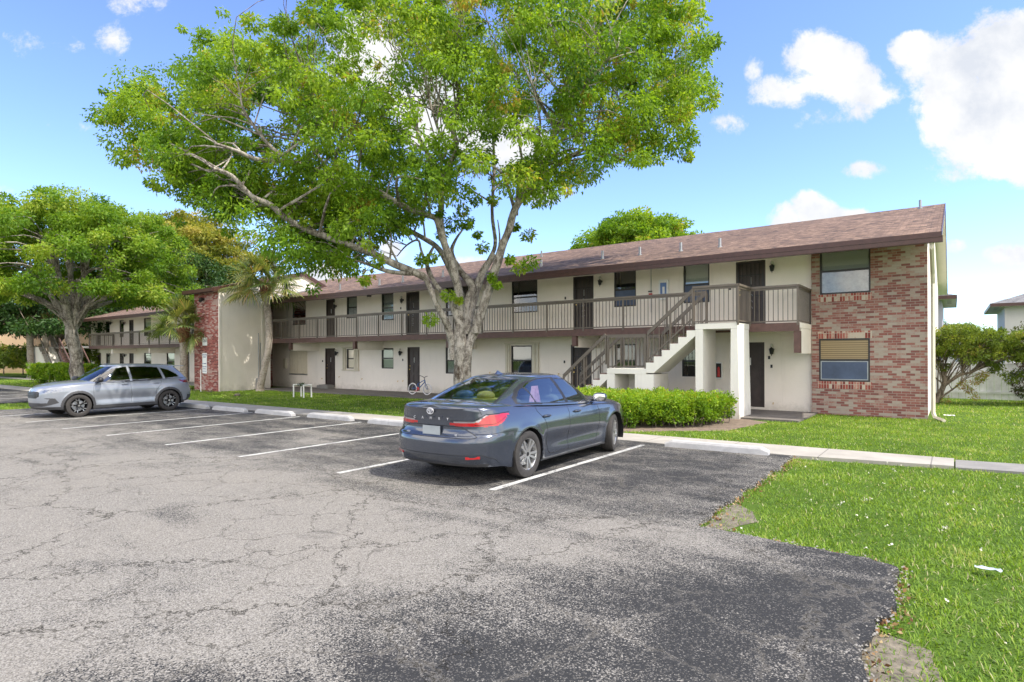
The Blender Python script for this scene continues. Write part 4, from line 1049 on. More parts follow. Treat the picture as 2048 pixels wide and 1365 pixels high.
q = MB(); q.tube([(0, 0, -0.05), (0, 0, 1.05)], 0.022, 8); t_ = q.build('marker_post', MAT['white']); t_.location = (-30.05, 14.75, 0); tag(t_, 'thin white plastic marker post in front of the brick block', 'post')

# ================================================================ vegetation
def leaf_cloud(centers, radii, n_per, size, rng, droop=0.5, aspect=2.1, tints=None, flat=0.75, shell=0.45, tjit=0.12, up=None):
    """small pointed leaves spread through clumps; returns V, F (quads), tint"""
    C = np.repeat(np.asarray(centers, float), n_per, axis=0); Rr = np.repeat(np.asarray(radii, float), n_per)
    n = len(C)
    d = rng.normal(size=(n, 3)); d /= np.linalg.norm(d, axis=1)[:, None]
    r = Rr * (shell + (1 - shell) * rng.random(n)) ** 0.8 * (0.55 + 0.5 * rng.random(n))
    P = C + d * r[:, None] * np.array([1, 1, flat])
    # leaf axis: outward and drooping
    ax = d * 0.75 + rng.normal(size=(n, 3)) * 0.55; ax[:, 2] -= droop
    ax /= np.linalg.norm(ax, axis=1)[:, None]
    s = np.cross(ax, rng.normal(size=(n, 3))); s /= np.linalg.norm(s, axis=1)[:, None] + 1e-9
    L_ = size * (0.65 + 0.7 * rng.random(n)); w = L_ / aspect
    nrm = np.cross(ax, s)
    a = P; b = P + ax * (L_ * 0.45)[:, None] + s * (w * 0.5)[:, None]
    c = P + ax * L_[:, None]; e = P + ax * (L_ * 0.45)[:, None] - s * (w * 0.5)[:, None]
    b += nrm * (L_ * 0.05)[:, None]; e += nrm * (L_ * 0.05)[:, None]
    V = np.stack([a, b, c, e], 1).reshape(-1, 3); F = np.arange(4 * n).reshape(n, 4)
    if tints is None: tints = rng.random(len(centers))
    T = np.repeat(np.asarray(tints, float), n_per) + rng.normal(size=n) * tjit
    return V, F, np.clip(T, 0, 1)

def smooth_path(pts, rad, sub_=4):
    """Catmull-Rom through the points"""
    P = [Vector(p) for p in pts]; n = len(P); out = []; ro = []
    for i in range(n - 1):
        p0 = P[max(i - 1, 0)]; p1 = P[i]; p2 = P[i + 1]; p3 = P[min(i + 2, n - 1)]
        for k in range(sub_):
            t = k / sub_
            q = 0.5 * ((2 * p1) + (p2 - p0) * t + (2 * p0 - 5 * p1 + 4 * p2 - p3) * t * t + (3 * p1 - p0 - 3 * p2 + p3) * t ** 3)
            out.append(q); ro.append(rad[i] + (rad[i + 1] - rad[i]) * t)
    out.append(P[-1]); ro.append(rad[-1])
    return out, ro

def limb(mb, pts, rad, n=10, rough=0.06, seed=0.0):
    P, Rd = smooth_path(pts, rad)
    Rd = [r * (1 + rough * 1.6 * mnoise.noise(Vector((p.x * 2.1 + seed, p.y * 2.1, p.z * 2.6)))) for p, r in zip(P, Rd)]
    P = [p + Vector((mnoise.noise(p * 1.3 + Vector((seed, 0, 0))), mnoise.noise(p * 1.3 + Vector((0, 9 + seed, 0))), 0)) * r * 0.35 for p, r in zip(P, [float(q_) for q_ in Rd])]
    mb.tube(P, Rd, n)
    return P, Rd

def twigs(mb, skeleton, targets, rng, r0=0.03, sag=0.25, n=5, maxn=400, reach=4.0):
    """thin branches from the nearest limb point out to each clump"""
    S = np.array([[p.x, p.y, p.z] for p, r in skeleton]); Rs = np.array([r for p, r in skeleton])
    idx = rng.permutation(len(targets))[:maxn]; used = np.zeros(len(S))
    for i in idx:
        t = np.asarray(targets[i], float)
        d = np.linalg.norm((S - t) * np.array([1, 1, 1.15]), axis=1) + (S[:, 2] > t[2] + 0.3) * 1.5
        d = d + used * 0.35
        j = int(np.argmin(d)); used[max(0, j - 1):j + 2] += 1; ln = np.linalg.norm(S[j] - t)
        if ln > reach or ln < 0.2: continue
        a = Vector(S[j]); b = Vector(t); m = a.lerp(b, 0.5) + Vector((rng.normal() * 0.12, rng.normal() * 0.12, 0.12)) * float(ln)
        r = min(Rs[j] * 0.6, r0 + 0.012 * ln)
        P, Rd = smooth_path([a, m, b], [r, r * 0.65, r * 0.2], 3)
        mb.tube(P, Rd, n, cap=False)

def in_poly(x, y, poly):
    c = False; n = len(poly)
    for i in range(n):
        x1, y1 = poly[i]; x2, y2 = poly[(i + 1) % n]
        if (y1 > y) != (y2 > y) and x < (x2 - x1) * (y - y1) / (y2 - y1) + x1: c = not c
    return c

GREEN = leaf_mat('tree_leaves', [(0.0, (0.045, 0.115, 0.012)), (0.3, (0.115, 0.235, 0.016)), (0.65, (0.225, 0.365, 0.025)), (0.92, (0.34, 0.46, 0.05)), (1.0, (0.45, 0.33, 0.08))], 0.55)
GREEN2 = leaf_mat('bright_tree_leaves', [(0.0, (0.05, 0.12, 0.012)), (0.4, (0.12, 0.24, 0.018)), (0.8, (0.23, 0.36, 0.03)), (1.0, (0.34, 0.42, 0.06))], 0.5)
OCHRE = leaf_mat('ochre_tree_leaves', [(0.0, (0.05, 0.085, 0.012)), (0.35, (0.15, 0.19, 0.02)), (0.7, (0.34, 0.33, 0.05)), (1.0, (0.44, 0.38, 0.10))], 0.45)
DEEP = leaf_mat('deep_green_leaves', [(0.0, (0.012, 0.035, 0.006)), (0.5, (0.03, 0.08, 0.012)), (1.0, (0.09, 0.16, 0.02))], 0.3)
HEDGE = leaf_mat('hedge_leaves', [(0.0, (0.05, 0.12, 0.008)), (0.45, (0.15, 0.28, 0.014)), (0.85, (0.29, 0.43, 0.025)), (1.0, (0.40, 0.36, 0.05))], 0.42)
BUSH = leaf_mat('yellow_green_bush_leaves', [(0.0, (0.05, 0.09, 0.012)), (0.5, (0.15, 0.22, 0.025)), (0.88, (0.26, 0.30, 0.04)), (1.0, (0.30, 0.20, 0.08))], 0.45)
WINE = leaf_mat('green_and_wine_leaves', [(0.0, (0.07, 0.03, 0.03)), (0.35, (0.08, 0.085, 0.045)), (0.7, (0.08, 0.15, 0.04)), (1.0, (0.18, 0.25, 0.06))], 0.35)
PALE_BARK = bark_mat('pale_mottled_bark', (0.40, 0.365, 0.32), (0.055, 0.040, 0.028), 9.0, 0.505, 0.5)
GREY_BARK = bark_mat('grey_brown_bark', (0.24, 0.20, 0.155), (0.05, 0.04, 0.03), 6.0, 0.5)
PALM_BARK = bark_mat('palm_bark', (0.40, 0.35, 0.30), (0.13, 0.095, 0.075), 9.0, 0.47, 2.6)
BOOT = bark_mat('rusty_palm_boots', (0.30, 0.16, 0.09), (0.06, 0.03, 0.02), 12.0, 0.5, 1.5)

# ---------------------------------------------------------------- the big spreading tree
# local axes: u to the right across the camera view, w away, z up (metres)
TX, TY = -12.75, 14.6
cu, su = math.cos(R(36.4)), math.sin(R(36.4))
def TL(u, w, z): return (u * cu - w * su, u * su + w * cu, z)
big = empty('spreading_tree', (TX, TY, -0.05))
tag(big, 'huge spreading green tree with pale forked trunk on the lawn behind the dark grey sedan', 'tree')
K = 0.01612  # metres per image pixel; limbs and crown traced in pixels, scaled about the camera
def pu(px): return (px - 930) * K
def pz(py): return (709 - py) * K + 1.80
mb = MB(); SK = []
def bl_(pts, rad, seed=0.0, n=10, rec=True):
    q = [TL(pu(x) * (1 + w / 19.3), w, pz(y) + (pz(y) - 1.8) * w / 19.3) for (x, y, w) in pts]
    P, Rd = limb(mb, q, [r_ * 0.78 for r_ in rad], n, seed=seed)
    if rec: SK.extend([(p, r) for p, r in zip(P, Rd)])
# trunk, flared at the base, with a deep fold between its two halves
bl_([(929, 838, 0), (929, 800, 0), (927, 760, 0), (926, 720, 0), (926, 690, 0), (922, 660, 0.05)], [.38, .31, .285, .27, .27, .24], 0.3, 20)
bl_([(938, 800, -.03), (937, 760, -.05), (939, 720, -.05), (944, 690, -.04), (956, 655, 0)], [.21, .20, .20, .20, .19], 0.9, 16)
bl_([(912, 720, .05), (909, 690, .05), (905, 670, .05)], [.15, .17, .16], 1.9, 12)
# main limbs (photo left to right)
bl_([(912, 690, 0), (900, 650, -.1), (880, 608, -.3), (866, 570, -.4), (858, 552, -.45), (846, 548, -.4)], [.18, .145, .12, .11, .12, .13], 2.0)      # long left low limb
bl_([(858, 556, -.4), (836, 543, -.5), (800, 528, -.7), (757, 507, -1.0), (700, 485, -1.4), (640, 462, -1.8), (590, 435, -2.2), (560, 408, -2.5), (525, 390, -2.8), (490, 350, -3.2), (455, 335, -3.5)], [.13, .15, .15, .14, .13, .12, .11, .10, .085, .065, .05], 3.0)
bl_([(846, 546, -.4), (815, 546, -.6), (780, 540, -.9), (740, 525, -1.2), (700, 515, -1.4)], [.10, .09, .08, .05, .03], 3.7)
bl_([(926, 675, 0), (922, 640, 0), (905, 600, .1), (880, 575, .25), (862, 545, .4), (858, 520, .5), (872, 490, .6)], [.20, .17, .13, .105, .10, .08, .05], 4.0)
bl_([(862, 545, .4), (845, 500, .6), (838, 480, .7), (815, 490, .9), (795, 512, 1.0)], [.08, .05, .045, .035, .02], 4.4)
bl_([(928, 680, 0), (925, 620, .1), (918, 570, .15), (905, 520, .15), (892, 480, .1), (880, 440, 0), (862, 430, -.2), (820, 415, -.5), (770, 385, -.9), (735, 368, -1.1), (700, 365, -1.3), (650, 340, -1.7), (600, 322, -2.2), (540, 318, -2.8), (500, 300, -3.3), (460, 285, -3.8)],
    [.22, .20, .18, .17, .155, .14, .12, .125, .125, .12, .115, .10, .09, .08, .06, .04], 5.0)     # great left arching limb
bl_([(690, 362, -1.3), (655, 320, -1.2), (630, 285, -1.0), (605, 245, -.9), (580, 220, -.8), (555, 205, -.6)], [.085, .075, .07, .055, .045, .03], 5.5)
bl_([(600, 322, -2.2), (560, 290, -2.4), (530, 250, -2.6), (510, 215, -2.8), (505, 185, -2.9)], [.075, .07, .055, .04, .03], 5.8)
bl_([(636, 290, -1.0), (645, 250, -1.0), (640, 210, -.9), (625, 180, -.8)], [.06, .055, .04, .025], 5.9)
bl_([(895, 490, .1), (886, 440, .1), (889, 400, .1), (887, 360, 0), (878, 345, 0), (862, 310, .2), (842, 270, .5), (830, 230, .9), (815, 180, 1.3), (790, 120, 1.7)], [.14, .13, .12, .115, .09, .08, .07, .06, .05, .03], 6.0)
bl_([(886, 362, 0), (905, 330, -.3), (920, 305, -.5), (920, 270, -.7), (905, 240, -.9), (930, 200, -1.2), (925, 120, -1.6), (940, 40, -2.0)], [.105, .10, .095, .085, .07, .06, .05, .03], 6.4)
bl_([(860, 305, .2), (880, 330, .1), (900, 300, -.1), (880, 250, 0), (865, 200, .2), (850, 140, .3)], [.05, .045, .05, .05, .04, .03], 6.5)
bl_([(920, 300, -.5), (900, 345, -.4), (890, 310, -.6), (888, 270, -.8)], [.06, .05, .05, .035], 6.6)
bl_([(930, 600, .4), (905, 545, .7), (880, 500, 1.1), (850, 478, 1.4), (800, 455, 1.9), (760, 450, 2.3), (720, 440, 2.8), (690, 455, 3.2)], [.14, .13, .12, .11, .10, .085, .065, .04], 7.0)
bl_([(755, 449, 2.3), (735, 440, 2.4), (720, 430, 2.6), (690, 400, 3)], [.08, .07, .05, .03], 7.2)
bl_([(932, 660, .1), (940, 600, .3), (950, 575, .4), (920, 540, .7), (905, 505, .9), (912, 480, 1.0), (925, 460, 1.2)], [.21, .19, .18, .14, .10, .06, .04], 7.5)
bl_([(936, 670, .1), (945, 610, .35), (958, 575, .45), (968, 545, .5), (985, 520, .5), (992, 508, .5)], [.22, .20, .18, .15, .13, .12], 8.0)
bl_([(955, 585, .45), (962, 555, .7), (980, 520, 1.0), (990, 490, 1.3), (984, 440, 1.6), (983, 395, 1.8), (985, 340, 2.1), (983, 290, 2.4), (985, 230, 2.7), (1000, 160, 3.0)], [.13, .12, .10, .085, .08, .075, .07, .06, .05, .03], 8.4)
bl_([(958, 665, -.05), (965, 630, -.1), (985, 575, -.2), (1000, 530, -.25), (1022, 470, -.3), (1037, 420, -.3), (1060, 380, -.3), (1085, 345, -.3), (1105, 310, -.4), (1115, 270, -.5), (1135, 225, -.7), (1165, 185, -.9), (1180, 140, -1.1), (1200, 80, -1.4)],
    [.21, .20, .19, .18, .165, .15, .135, .12, .11, .10, .085, .07, .05, .03], 9.0)      # right bright limb
bl_([(1045, 405, -.3), (1058, 395, -.1), (1085, 365, .1), (1120, 330, .3), (1160, 305, .5), (1200, 285, .7), (1240, 255, 1.0), (1260, 225, 1.2), (1290, 205, 1.4), (1330, 190, 1.6)], [.10, .10, .095, .09, .08, .07, .06, .05, .04, .025], 9.4)
bl_([(1040, 430, -.2), (1040, 385, .1), (1050, 340, .3), (1045, 300, .5), (1038, 250, .7), (1030, 200, .9), (1045, 130, 1.2)], [.075, .07, .06, .055, .05, .04, .025], 9.6)
bl_([(1115, 275, -.5), (1145, 240, -1.1), (1165, 200, -1.7), (1210, 150, -2.3), (1260, 100, -3)], [.08, .07, .055, .045, .03], 9.8)
bl_([(1085, 345, -.3), (1080, 320, -.8), (1090, 290, -1.4), (1100, 240, -2.2), (1090, 170, -3)], [.06, .055, .05, .04, .025], 9.9)
bl_([(1200, 285, .7), (1235, 280, .4), (1280, 265, .1), (1330, 250, -.2), (1370, 225, -.5)], [.05, .045, .04, .03, .02], 10.1)
bl_([(560, 408, -2.5), (530, 408, -2.4), (525, 395, -2.3)], [.05, .045, .03], 10.3)
bl_([(1000, 520, -.2), (1005, 480, .1), (1000, 440, .3)], [.05, .04, .02], 10.4)
# stub with pruning scar
q = TL(pu(992) , -.42, pz(556)); 
# crown
CR = [(205, 195), (285, 118), (335, 140), (395, 135), (412, 75), (450, 40), (500, 62), (535, 18), (592, 28), (600, -120), (1395, -120), (1420, 0), (1395, 55), (1440, 90), (1415, 150), (1435, 200), (1380, 262), (1400, 312),
      (1345, 305), (1290, 340), (1230, 345), (1190, 375), (1130, 372), (1120, 425), (1085, 440), (1065, 395), (1040, 430), (1010, 400), (985, 500), (1030, 515), (960, 500), (930, 560), (905, 480), (870, 500), (800, 420), (770, 440), (720, 480), (720, 570), (790, 590), (730, 560), (660, 555), (655, 490),
      (640, 540), (590, 540), (545, 480), (550, 425), (500, 425), (455, 440), (395, 425), (345, 385), (330, 330), (260, 330), (225, 300)]
CR = [(205, 195), (285, 118), (335, 140), (395, 135), (412, 75), (450, 40), (500, 62), (535, 18), (592, 28), (600, -140), (1395, -140), (1420, 0), (1395, 55), (1440, 90), (1415, 150), (1435, 200), (1380, 262), (1400, 312),
      (1345, 305), (1290, 340), (1230, 345), (1190, 380), (1125, 385), (1120, 425), (1085, 440), (1065, 400), (1045, 420), (1015, 350), (1000, 400), (960, 330), (940, 400), (975, 470), (930, 500), (905, 430), (880, 400), (860, 460), (800, 440), (770, 410), (720, 460), (700, 520), (655, 520),
      (640, 548), (590, 545), (545, 485), (550, 425), (500, 425), (455, 440), (395, 425), (345, 385), (330, 330), (260, 330), (225, 300)]
HOLES = [(757, 105, 24, 52), (770, 150, 20, 20), (548, 222, 32, 20), (590, 285, 22, 14), (870, 265, 26, 40), (950, 285, 22, 34), (1060, 275, 20, 30), (1106, 135, 14, 26), (1088, 185, 14, 18), (1250, 205, 16, 20), (812, 235, 16, 26), (560, 345, 26, 12), (1015, 300, 16, 20), (700, 300, 14, 10), (900, 190, 12, 10),
         (1010, 430, 30, 60), (820, 480, 60, 36), (612, 285, 16, 10), (660, 120, 10, 14), (1180, 320, 20, 10), (980, 60, 10, 14), (1330, 110, 10, 16)]
rng = np.random.default_rng(11)
cent = []; tries = 0
while len(cent) < 860 and tries < 90000:
    tries += 1
    x = rng.uniform(200, 1445); y = rng.uniform(-140, 590)
    if not in_poly(x, y, CR): continue
    if any(((x - a) / (rx + 14)) ** 2 + ((y - b) / (ry + 14)) ** 2 < 1 for a, b, rx, ry in HOLES) and rng.random() < 0.93: continue
    # keep clumps inside the outline
    if not all(in_poly(x + dx, y + dy, CR) for dx, dy in ((-22, 0), (22, 0), (0, -20), (0, 20))) and rng.random() < 0.8: continue
    e = min(1.0, math.hypot((x - 860) / 640, (y - 120) / 420))
    wm = 5.2 * math.sqrt(max(0.04, 1 - e * e))
    w = rng.uniform(-wm * 0.8, wm * 1.1) * (1 if y < 380 else 0.5)
    s = 1 + w / 19.3
    p = np.array(TL(pu(x) * s, w, 1.8 + (pz(y) - 1.8) * s))
    if cent and np.min(np.linalg.norm(np.array(cent) - p, axis=1)) < 0.46: continue
    cent.append(tuple(p))
extra = [(905, 590, -.5), (925, 600, -.4), (992, 555, -.5), (1003, 570, -.5), (870, 640, -.6), (1030, 520, -.6), (1050, 535, -.7), (1072, 525, -.8), (870, 515, -.2), (850, 520, -.2), (700, 500, -1.5), (680, 520, -1.5), (720, 540, -1.6), (745, 560, -1.7), (770, 520, -1.5), (690, 470, -1.5), (1390, 315, -1), (960, 470, .2),
         (660, 430, -1), (690, 410, -1), (720, 400, -1), (970, 495, .3), (1060, 470, .5), (1035, 455, .4), (985, 400, 1.5), (955, 400, .5), (930, 420, .5), (940, 450, .3)]
exc = []
for (x, y, w) in extra:
    s = 1 + w / 19.3; exc.append(TL(pu(x) * s, w, 1.8 + (pz(y) - 1.8) * s))
low_left = [(545, 375), (720, 375), (850, 400), (850, 440), (760, 470), (720, 520), (660, 545), (600, 535), (555, 480)]
mid_left = [(330, 300), (560, 330), (560, 420), (470, 425), (390, 410), (345, 370)]
added = 0; tries = 0
while added < 95 and tries < 8000:
    tries += 1; ff = low_left if added < 60 else mid_left
    x = rng.uniform(330, 860); y = rng.uniform(300, 550)
    if not in_poly(x, y, ff): continue
    w = rng.uniform(-3.2, 2.2); s = 1 + w / 19.3
    p = np.array(TL(pu(x) * s, w, 1.8 + (pz(y) - 1.8) * s))
    if np.min(np.linalg.norm(np.array(cent) - p, axis=1)) < 0.34: continue
    cent.append(tuple(p)); added += 1
cent_a = np.array(cent)
rad = rng.uniform(0.36, 0.80, len(cent))
zrel = (cent_a[:, 2] - 5) / 9
tin = np.clip(0.48 + 0.22 * rng.normal(size=len(cent)) * 0.8 + 0.10 * zrel, 0.05, 0.88)
tin[rng.random(len(cent)) < 0.035] = 0.97
V1, F1, T1 = leaf_cloud(cent_a, rad, 290, 0.122, rng, droop=0.75, aspect=2.3, tints=tin, flat=0.72, tjit=0.10)
V2, F2, T2 = leaf_cloud(np.array(exc), rng.uniform(0.12, 0.30, len(exc)), 150, 0.12, rng, droop=0.6, tints=0.5 + 0.35 * rng.random(len(exc)), flat=0.8)
# small satellite sprays round each clump break up its outline
sel = rng.permutation(len(cent))[:560]
sat = cent_a[sel] + rng.normal(size=(len(sel), 3)) * rad[sel][:, None] * 0.75
V3, F3, T3 = leaf_cloud(sat, rng.uniform(0.12, 0.26, len(sel)), 75, 0.12, rng, droop=0.8, tints=np.clip(tin[sel] + 0.1, 0, 1), flat=0.9)
V = np.concatenate([V1, V2, V3]); F = np.concatenate([F1, F2 + len(V1), F3 + len(V1) + len(V2)]); T = np.concatenate([T1, T2, T3])
twigs(mb, SK, [c for c in cent], rng, 0.022, n=5, maxn=760, reach=4.5)
tr = mb.build('trunk', PALE_BARK, big, True, fix=False)
npmesh('crown', V, F, GREEN, big, {'tint': T})

# ---------------------------------------------------------------- generic branching tree
def gen_tree(name, label, loc, height, spread, trunk_h, trunk_r, leafm, barkm, nclump, nleaf, lsize, seed, flat=0.6, forks=5, cat='tree', group=None, tbase=0.45, top=None, lean=(0, 0), clump_r=(0.45, 0.9), low=0.30, depth=1.0, dens_out=0.5):
    rng = np.random.default_rng(seed); root = empty(name, loc); tag(root, label, cat, group)
    mb = MB(); sk = []
    th = trunk_h; tp = Vector((lean[0], lean[1], th))
    P, Rd = limb(mb, [(0, 0, -0.05), (0.0, 0, 0.25), (tp.x * .5, tp.y * .5, th * 0.55), tuple(tp)], [trunk_r * 1.45, trunk_r * 1.1, trunk_r * 0.95, trunk_r * 0.9], 12, 0.12, seed); sk += list(zip(P, Rd))
    for k in range(forks):
        a = 2 * math.pi * (k + rng.random() * 0.5) / forks; fo = 0.35 + 0.35 * rng.random(); out = spread * fo; hz = max(th + 0.6, low * height + (height * (1 - low)) * math.sqrt(1 - fo * fo) * (0.45 + 0.25 * rng.random()))
        e = Vector((math.cos(a) * out, math.sin(a) * out * depth, hz))
        m1 = tp.lerp(e, 0.3) + Vector((0, 0, (height - th) * 0.04)); m2 = tp.lerp(e, 0.65) + Vector((0, 0, (height - th) * 0.05))
        P, Rd = limb(mb, [tp - Vector((0, 0, 0.3)), m1, m2, e], [trunk_r * 0.62, trunk_r * 0.5, trunk_r * 0.34, trunk_r * 0.12], 8, 0.1, seed + k); sk += list(zip(P, Rd))
        for q in range(2):
            b = m2 + Vector((rng.normal() * spread * .18, rng.normal() * spread * .18 * depth, (height - th) * (.05 + .15 * rng.random())))
            P, Rd = limb(mb, [m1.lerp(m2, .5), m2.lerp(b, .5), b], [trunk_r * 0.3, trunk_r * 0.2, trunk_r * 0.06], 6, 0.1, seed + k + q); sk += list(zip(P, Rd))
    cs = []; tries = 0; zc = low * height; H_ = height - zc
    while len(cs) < nclump and tries < nclump * 60:
        tries += 1
        d = rng.normal(size=3); d /= np.linalg.norm(d)
        if d[2] < -0.25: continue
        rr = (dens_out + (1 - dens_out) * rng.random()) ** 0.7
        az = math.atan2(d[1], d[0]); lob = 1 + 0.16 * math.sin(3 * az + seed) + 0.10 * math.sin(5 * az + 2 * seed) + 0.12 * mnoise.noise(Vector((d[0] * 2 + seed, d[1] * 2, d[2] * 2)))
        p = np.array([d[0] * spread * rr * lob + tp.x, d[1] * spread * rr * depth * lob + tp.y, zc + H_ * (0.12 + 0.85 * max(0, d[2]) ** 0.75 * rr * (0.9 + 0.1 * lob)) - (0.1 * H_ * (d[2] < 0))])
        if cs and np.min(np.linalg.norm(np.array(cs) - p, axis=1)) < clump_r[0] * 0.9: continue
        cs.append(p)
    cs = np.array(cs); rad = rng.uniform(clump_r[0], clump_r[1], len(cs))
    tin = np.clip(tbase + 0.2 * rng.normal(size=len(cs)) + 0.12 * (cs[:, 2] / height - 0.6), 0.02, 0.95)
    V, F, T = leaf_cloud(cs, rad, nleaf, lsize, rng, droop=0.35, tints=tin, flat=flat, tjit=0.12)
    twigs(mb, sk, [tuple(c) for c in cs], rng, trunk_r * 0.06, n=4, maxn=min(260, len(cs)), reach=spread)
    mb.build('trunk', barkm, root, True, fix=False)
    npmesh('crown', V, F, leafm, root, {'tint': T})
    return root

gen_tree('shade_tree', 'wide bright green shade tree with stout forked trunk behind the silver crossover', (-39.5, 12.6, -0.05), 11.0, 5.6, 3.4, 0.34, GREEN2, PALE_BARK, 330, 340, 0.17, 3, 0.7, 7, tbase=0.62, clump_r=(0.5, 0.95), low=0.47, lean=(-0.25, -0.2))
gen_tree('ochre_tree', 'tall tree turning yellow brown behind the far wing roof', (-76.7, 36.7, -0.05), 20.0, 7.5, 7.0, 0.5, OCHRE, GREY_BARK, 300, 230, 0.34, 5, 0.5, 7, tbase=0.5, clump_r=(0.9, 1.7), low=0.42)
gen_tree('dark_tree', 'dark green tree filling the gap between the ochre tree and the roofs', (-72.5, 31.5, -0.05), 14.5, 9.0, 4.5, 0.5, DEEP, GREY_BARK, 240, 230, 0.34, 6, 0.6, 6, tbase=0.5, clump_r=(1.0, 1.8), low=0.3)
gen_tree('leaning_tree', 'dark leafed tree with crooked trunk in front of the tan building', (-63.5, 18.6, -0.05), 9.5, 7.5, 3.2, 0.42, DEEP, GREY_BARK, 240, 200, 0.26, 8, 0.6, 6, tbase=0.45, clump_r=(0.8, 1.4), low=0.42)
gen_tree('edge_tree', 'dark leafed tree at the far left edge behind the shade tree', (-66, 9.0, -0.05), 9.5, 6.0, 3.6, 0.3, GREEN2, GREY_BARK, 200, 240, 0.26, 9, 0.6, 6, tbase=0.3, clump_r=(0.8, 1.3), low=0.45)
gen_tree('roof_tree', 'broad green tree top showing above the middle of the long roof', (-19.3, 42.2, -0.05), 12.6, 5.0, 5.0, 0.4, GREEN, GREY_BARK, 190, 330, 0.24, 12, 0.55, 7, tbase=0.55, clump_r=(0.6, 1.15), low=0.58, depth=0.7)
gen_tree('distant_tree', 'far green tree beyond the tan building', (-95, 34, -0.05), 13, 12, 4, 0.5, DEEP, GREY_BARK, 160, 160, 0.5, 14, 0.6, 6, tbase=0.6, clump_r=(1.4, 2.4), low=0.25)
gen_tree('backyard_tree', 'small reddish green tree behind the bush, left of the utility pole', (-0.75, 58, -0.05), 4.4, 1.6, 2.2, 0.12, WINE, GREY_BARK, 60, 90, 0.16, 15, 0.7, 5, tbase=0.6, clump_r=(0.25, 0.5), low=0.5)
gen_tree('garden_tree', 'bright green garden tree between the utility pole and the pale right hand house', (0.75, 63, -0.05), 3.7, 2.0, 1.5, 0.12, GREEN2, GREY_BARK, 60, 90, 0.18, 16, 0.7, 5, tbase=0.35, clump_r=(0.3, 0.55), low=0.4)

# ---------------------------------------------------------------- palms
def frond(mbV, mbF, mbT, base, az, el, rng, plen, flen, nseg=26):
    d = Vector((math.cos(az) * math.cos(el), math.sin(az) * math.cos(el), math.sin(el)))
    side = Vector((-math.sin(az), math.cos(az), 0)); upv = side.cross(d) * -1
    tip = base + d * float(plen) + Vector((0, 0, -0.06 * plen * plen))
    def quadstrip(pts, ws, sv, t):
        o = len(mbV)
        for p, w in zip(pts, ws): mbV.append(p - sv * w); mbV.append(p + sv * w)
        for i in range(len(pts) - 1): mbF.append((o + 2 * i, o + 2 * i + 1, o + 2 * i + 3, o + 2 * i + 2)); mbT.append(t)
    quadstrip([base, base.lerp(tip, .5) + Vector((0, 0, 0.05 * plen)), tip], [0.022, 0.016, 0.012], side, 0.75)
    dd = (tip - base).normalized(); dd = (dd + Vector((0, 0, -0.25))).normalized(); side2 = dd.cross(Vector((0, 0, 1))).normalized(); side2 = Matrix.Rotation(float(rng.uniform(-1.1, 1.1)), 3, dd) @ side2; up2 = side2.cross(dd)
    t0 = rng.uniform(0.15, 0.8)
    for k in range(nseg):
        a = (k / (nseg - 1) - 0.5) * R(250)
        dirv = (dd * math.cos(a) + side2 * math.sin(a)) + up2 * (0.12 - 0.25 * abs(math.sin(a)))
        ln = flen * (0.62 + 0.38 * math.cos(a * 0.55)) * rng.uniform(0.85, 1.1)
        p0 = tip - dd * 0.05; p1 = p0 + dirv * float(ln) * 0.5 + Vector((0, 0, -0.03 * ln)); p2 = p0 + dirv * float(ln) * 0.82 + Vector((0, 0, -0.08 * ln)); p3 = p0 + dirv * float(ln) * 0.95 + Vector((0, 0, -0.20 * ln))
        sv = dirv.cross(Vector((0, 0, 1)));
        if sv.length < 1e-3: sv = side2
        sv = (sv.normalized() + up2 * float(rng.uniform(-0.5, 0.5))).normalized()
        quadstrip([p0, p1, p2, p3], [0.012, 0.030, 0.018, 0.002], sv, min(1, max(0, t0 + rng.normal() * 0.12)))
PALM = leaf_mat('palm_fronds', [(0.0, (0.06, 0.105, 0.03)), (0.4, (0.14, 0.20, 0.05)), (0.75, (0.28, 0.30, 0.09)), (0.92, (0.42, 0.36, 0.15)), (1.0, (0.38, 0.24, 0.10))], 0.35, 0.4)
def palm(name, label, loc, path, r, seed, nf=34, plen=0.9, flen=0.75, group='cabbage palms'):
    rng = np.random.default_rng(seed); root = empty(name, loc); tag(root, label, 'palm tree', group)
    mb = MB(); P, Rd = smooth_path(path, [r * 1.35, r * 1.05] + [r * 0.95] * (len(path) - 2), 8)
    Rd = [float(rr) * (1 + 0.05 * math.sin(i * 2.4)) for i, rr in enumerate(Rd)]
    mb.tube(P, Rd, 12); mb.build('trunk', PALM_BARK, root, True, fix=False)
    top = P[-1]
    mb = MB(); mb.tube([top + Vector((0, 0, -0.65)), top + Vector((0, 0, -0.3)), top, top + Vector((0, 0, 0.15))], [r * 1.0, r * 1.25, r * 1.5, r * 0.8], 12)
    for k in range(26):
        a = k * 2.4; z = -0.55 + 0.022 * k; d = Vector((math.cos(a), math.sin(a), 0))
        mb.bar(top + Vector((0, 0, z)) + d * r * 0.9, top + Vector((0, 0, z + 0.24)) + d * (r * 1.7), 0.07, 0.03)
    mb.build('leaf_bases', BOOT, root, False)
    Vv, Ff, Tt = [], [], []
    for k in range(nf):
        az = k * 2.399963; el = R(88 - 108 * (k / nf) ** 1.1) + rng.normal() * 0.08
        frond(Vv, Ff, Tt, top + Vector((0, 0, 0.1)), az, el, rng, plen * rng.uniform(0.85, 1.15), flen)
    npmesh('fronds', np.array([tuple(v) for v in Vv]), np.array(Ff), PALM, root, {'tint': np.array(Tt)})
    return root
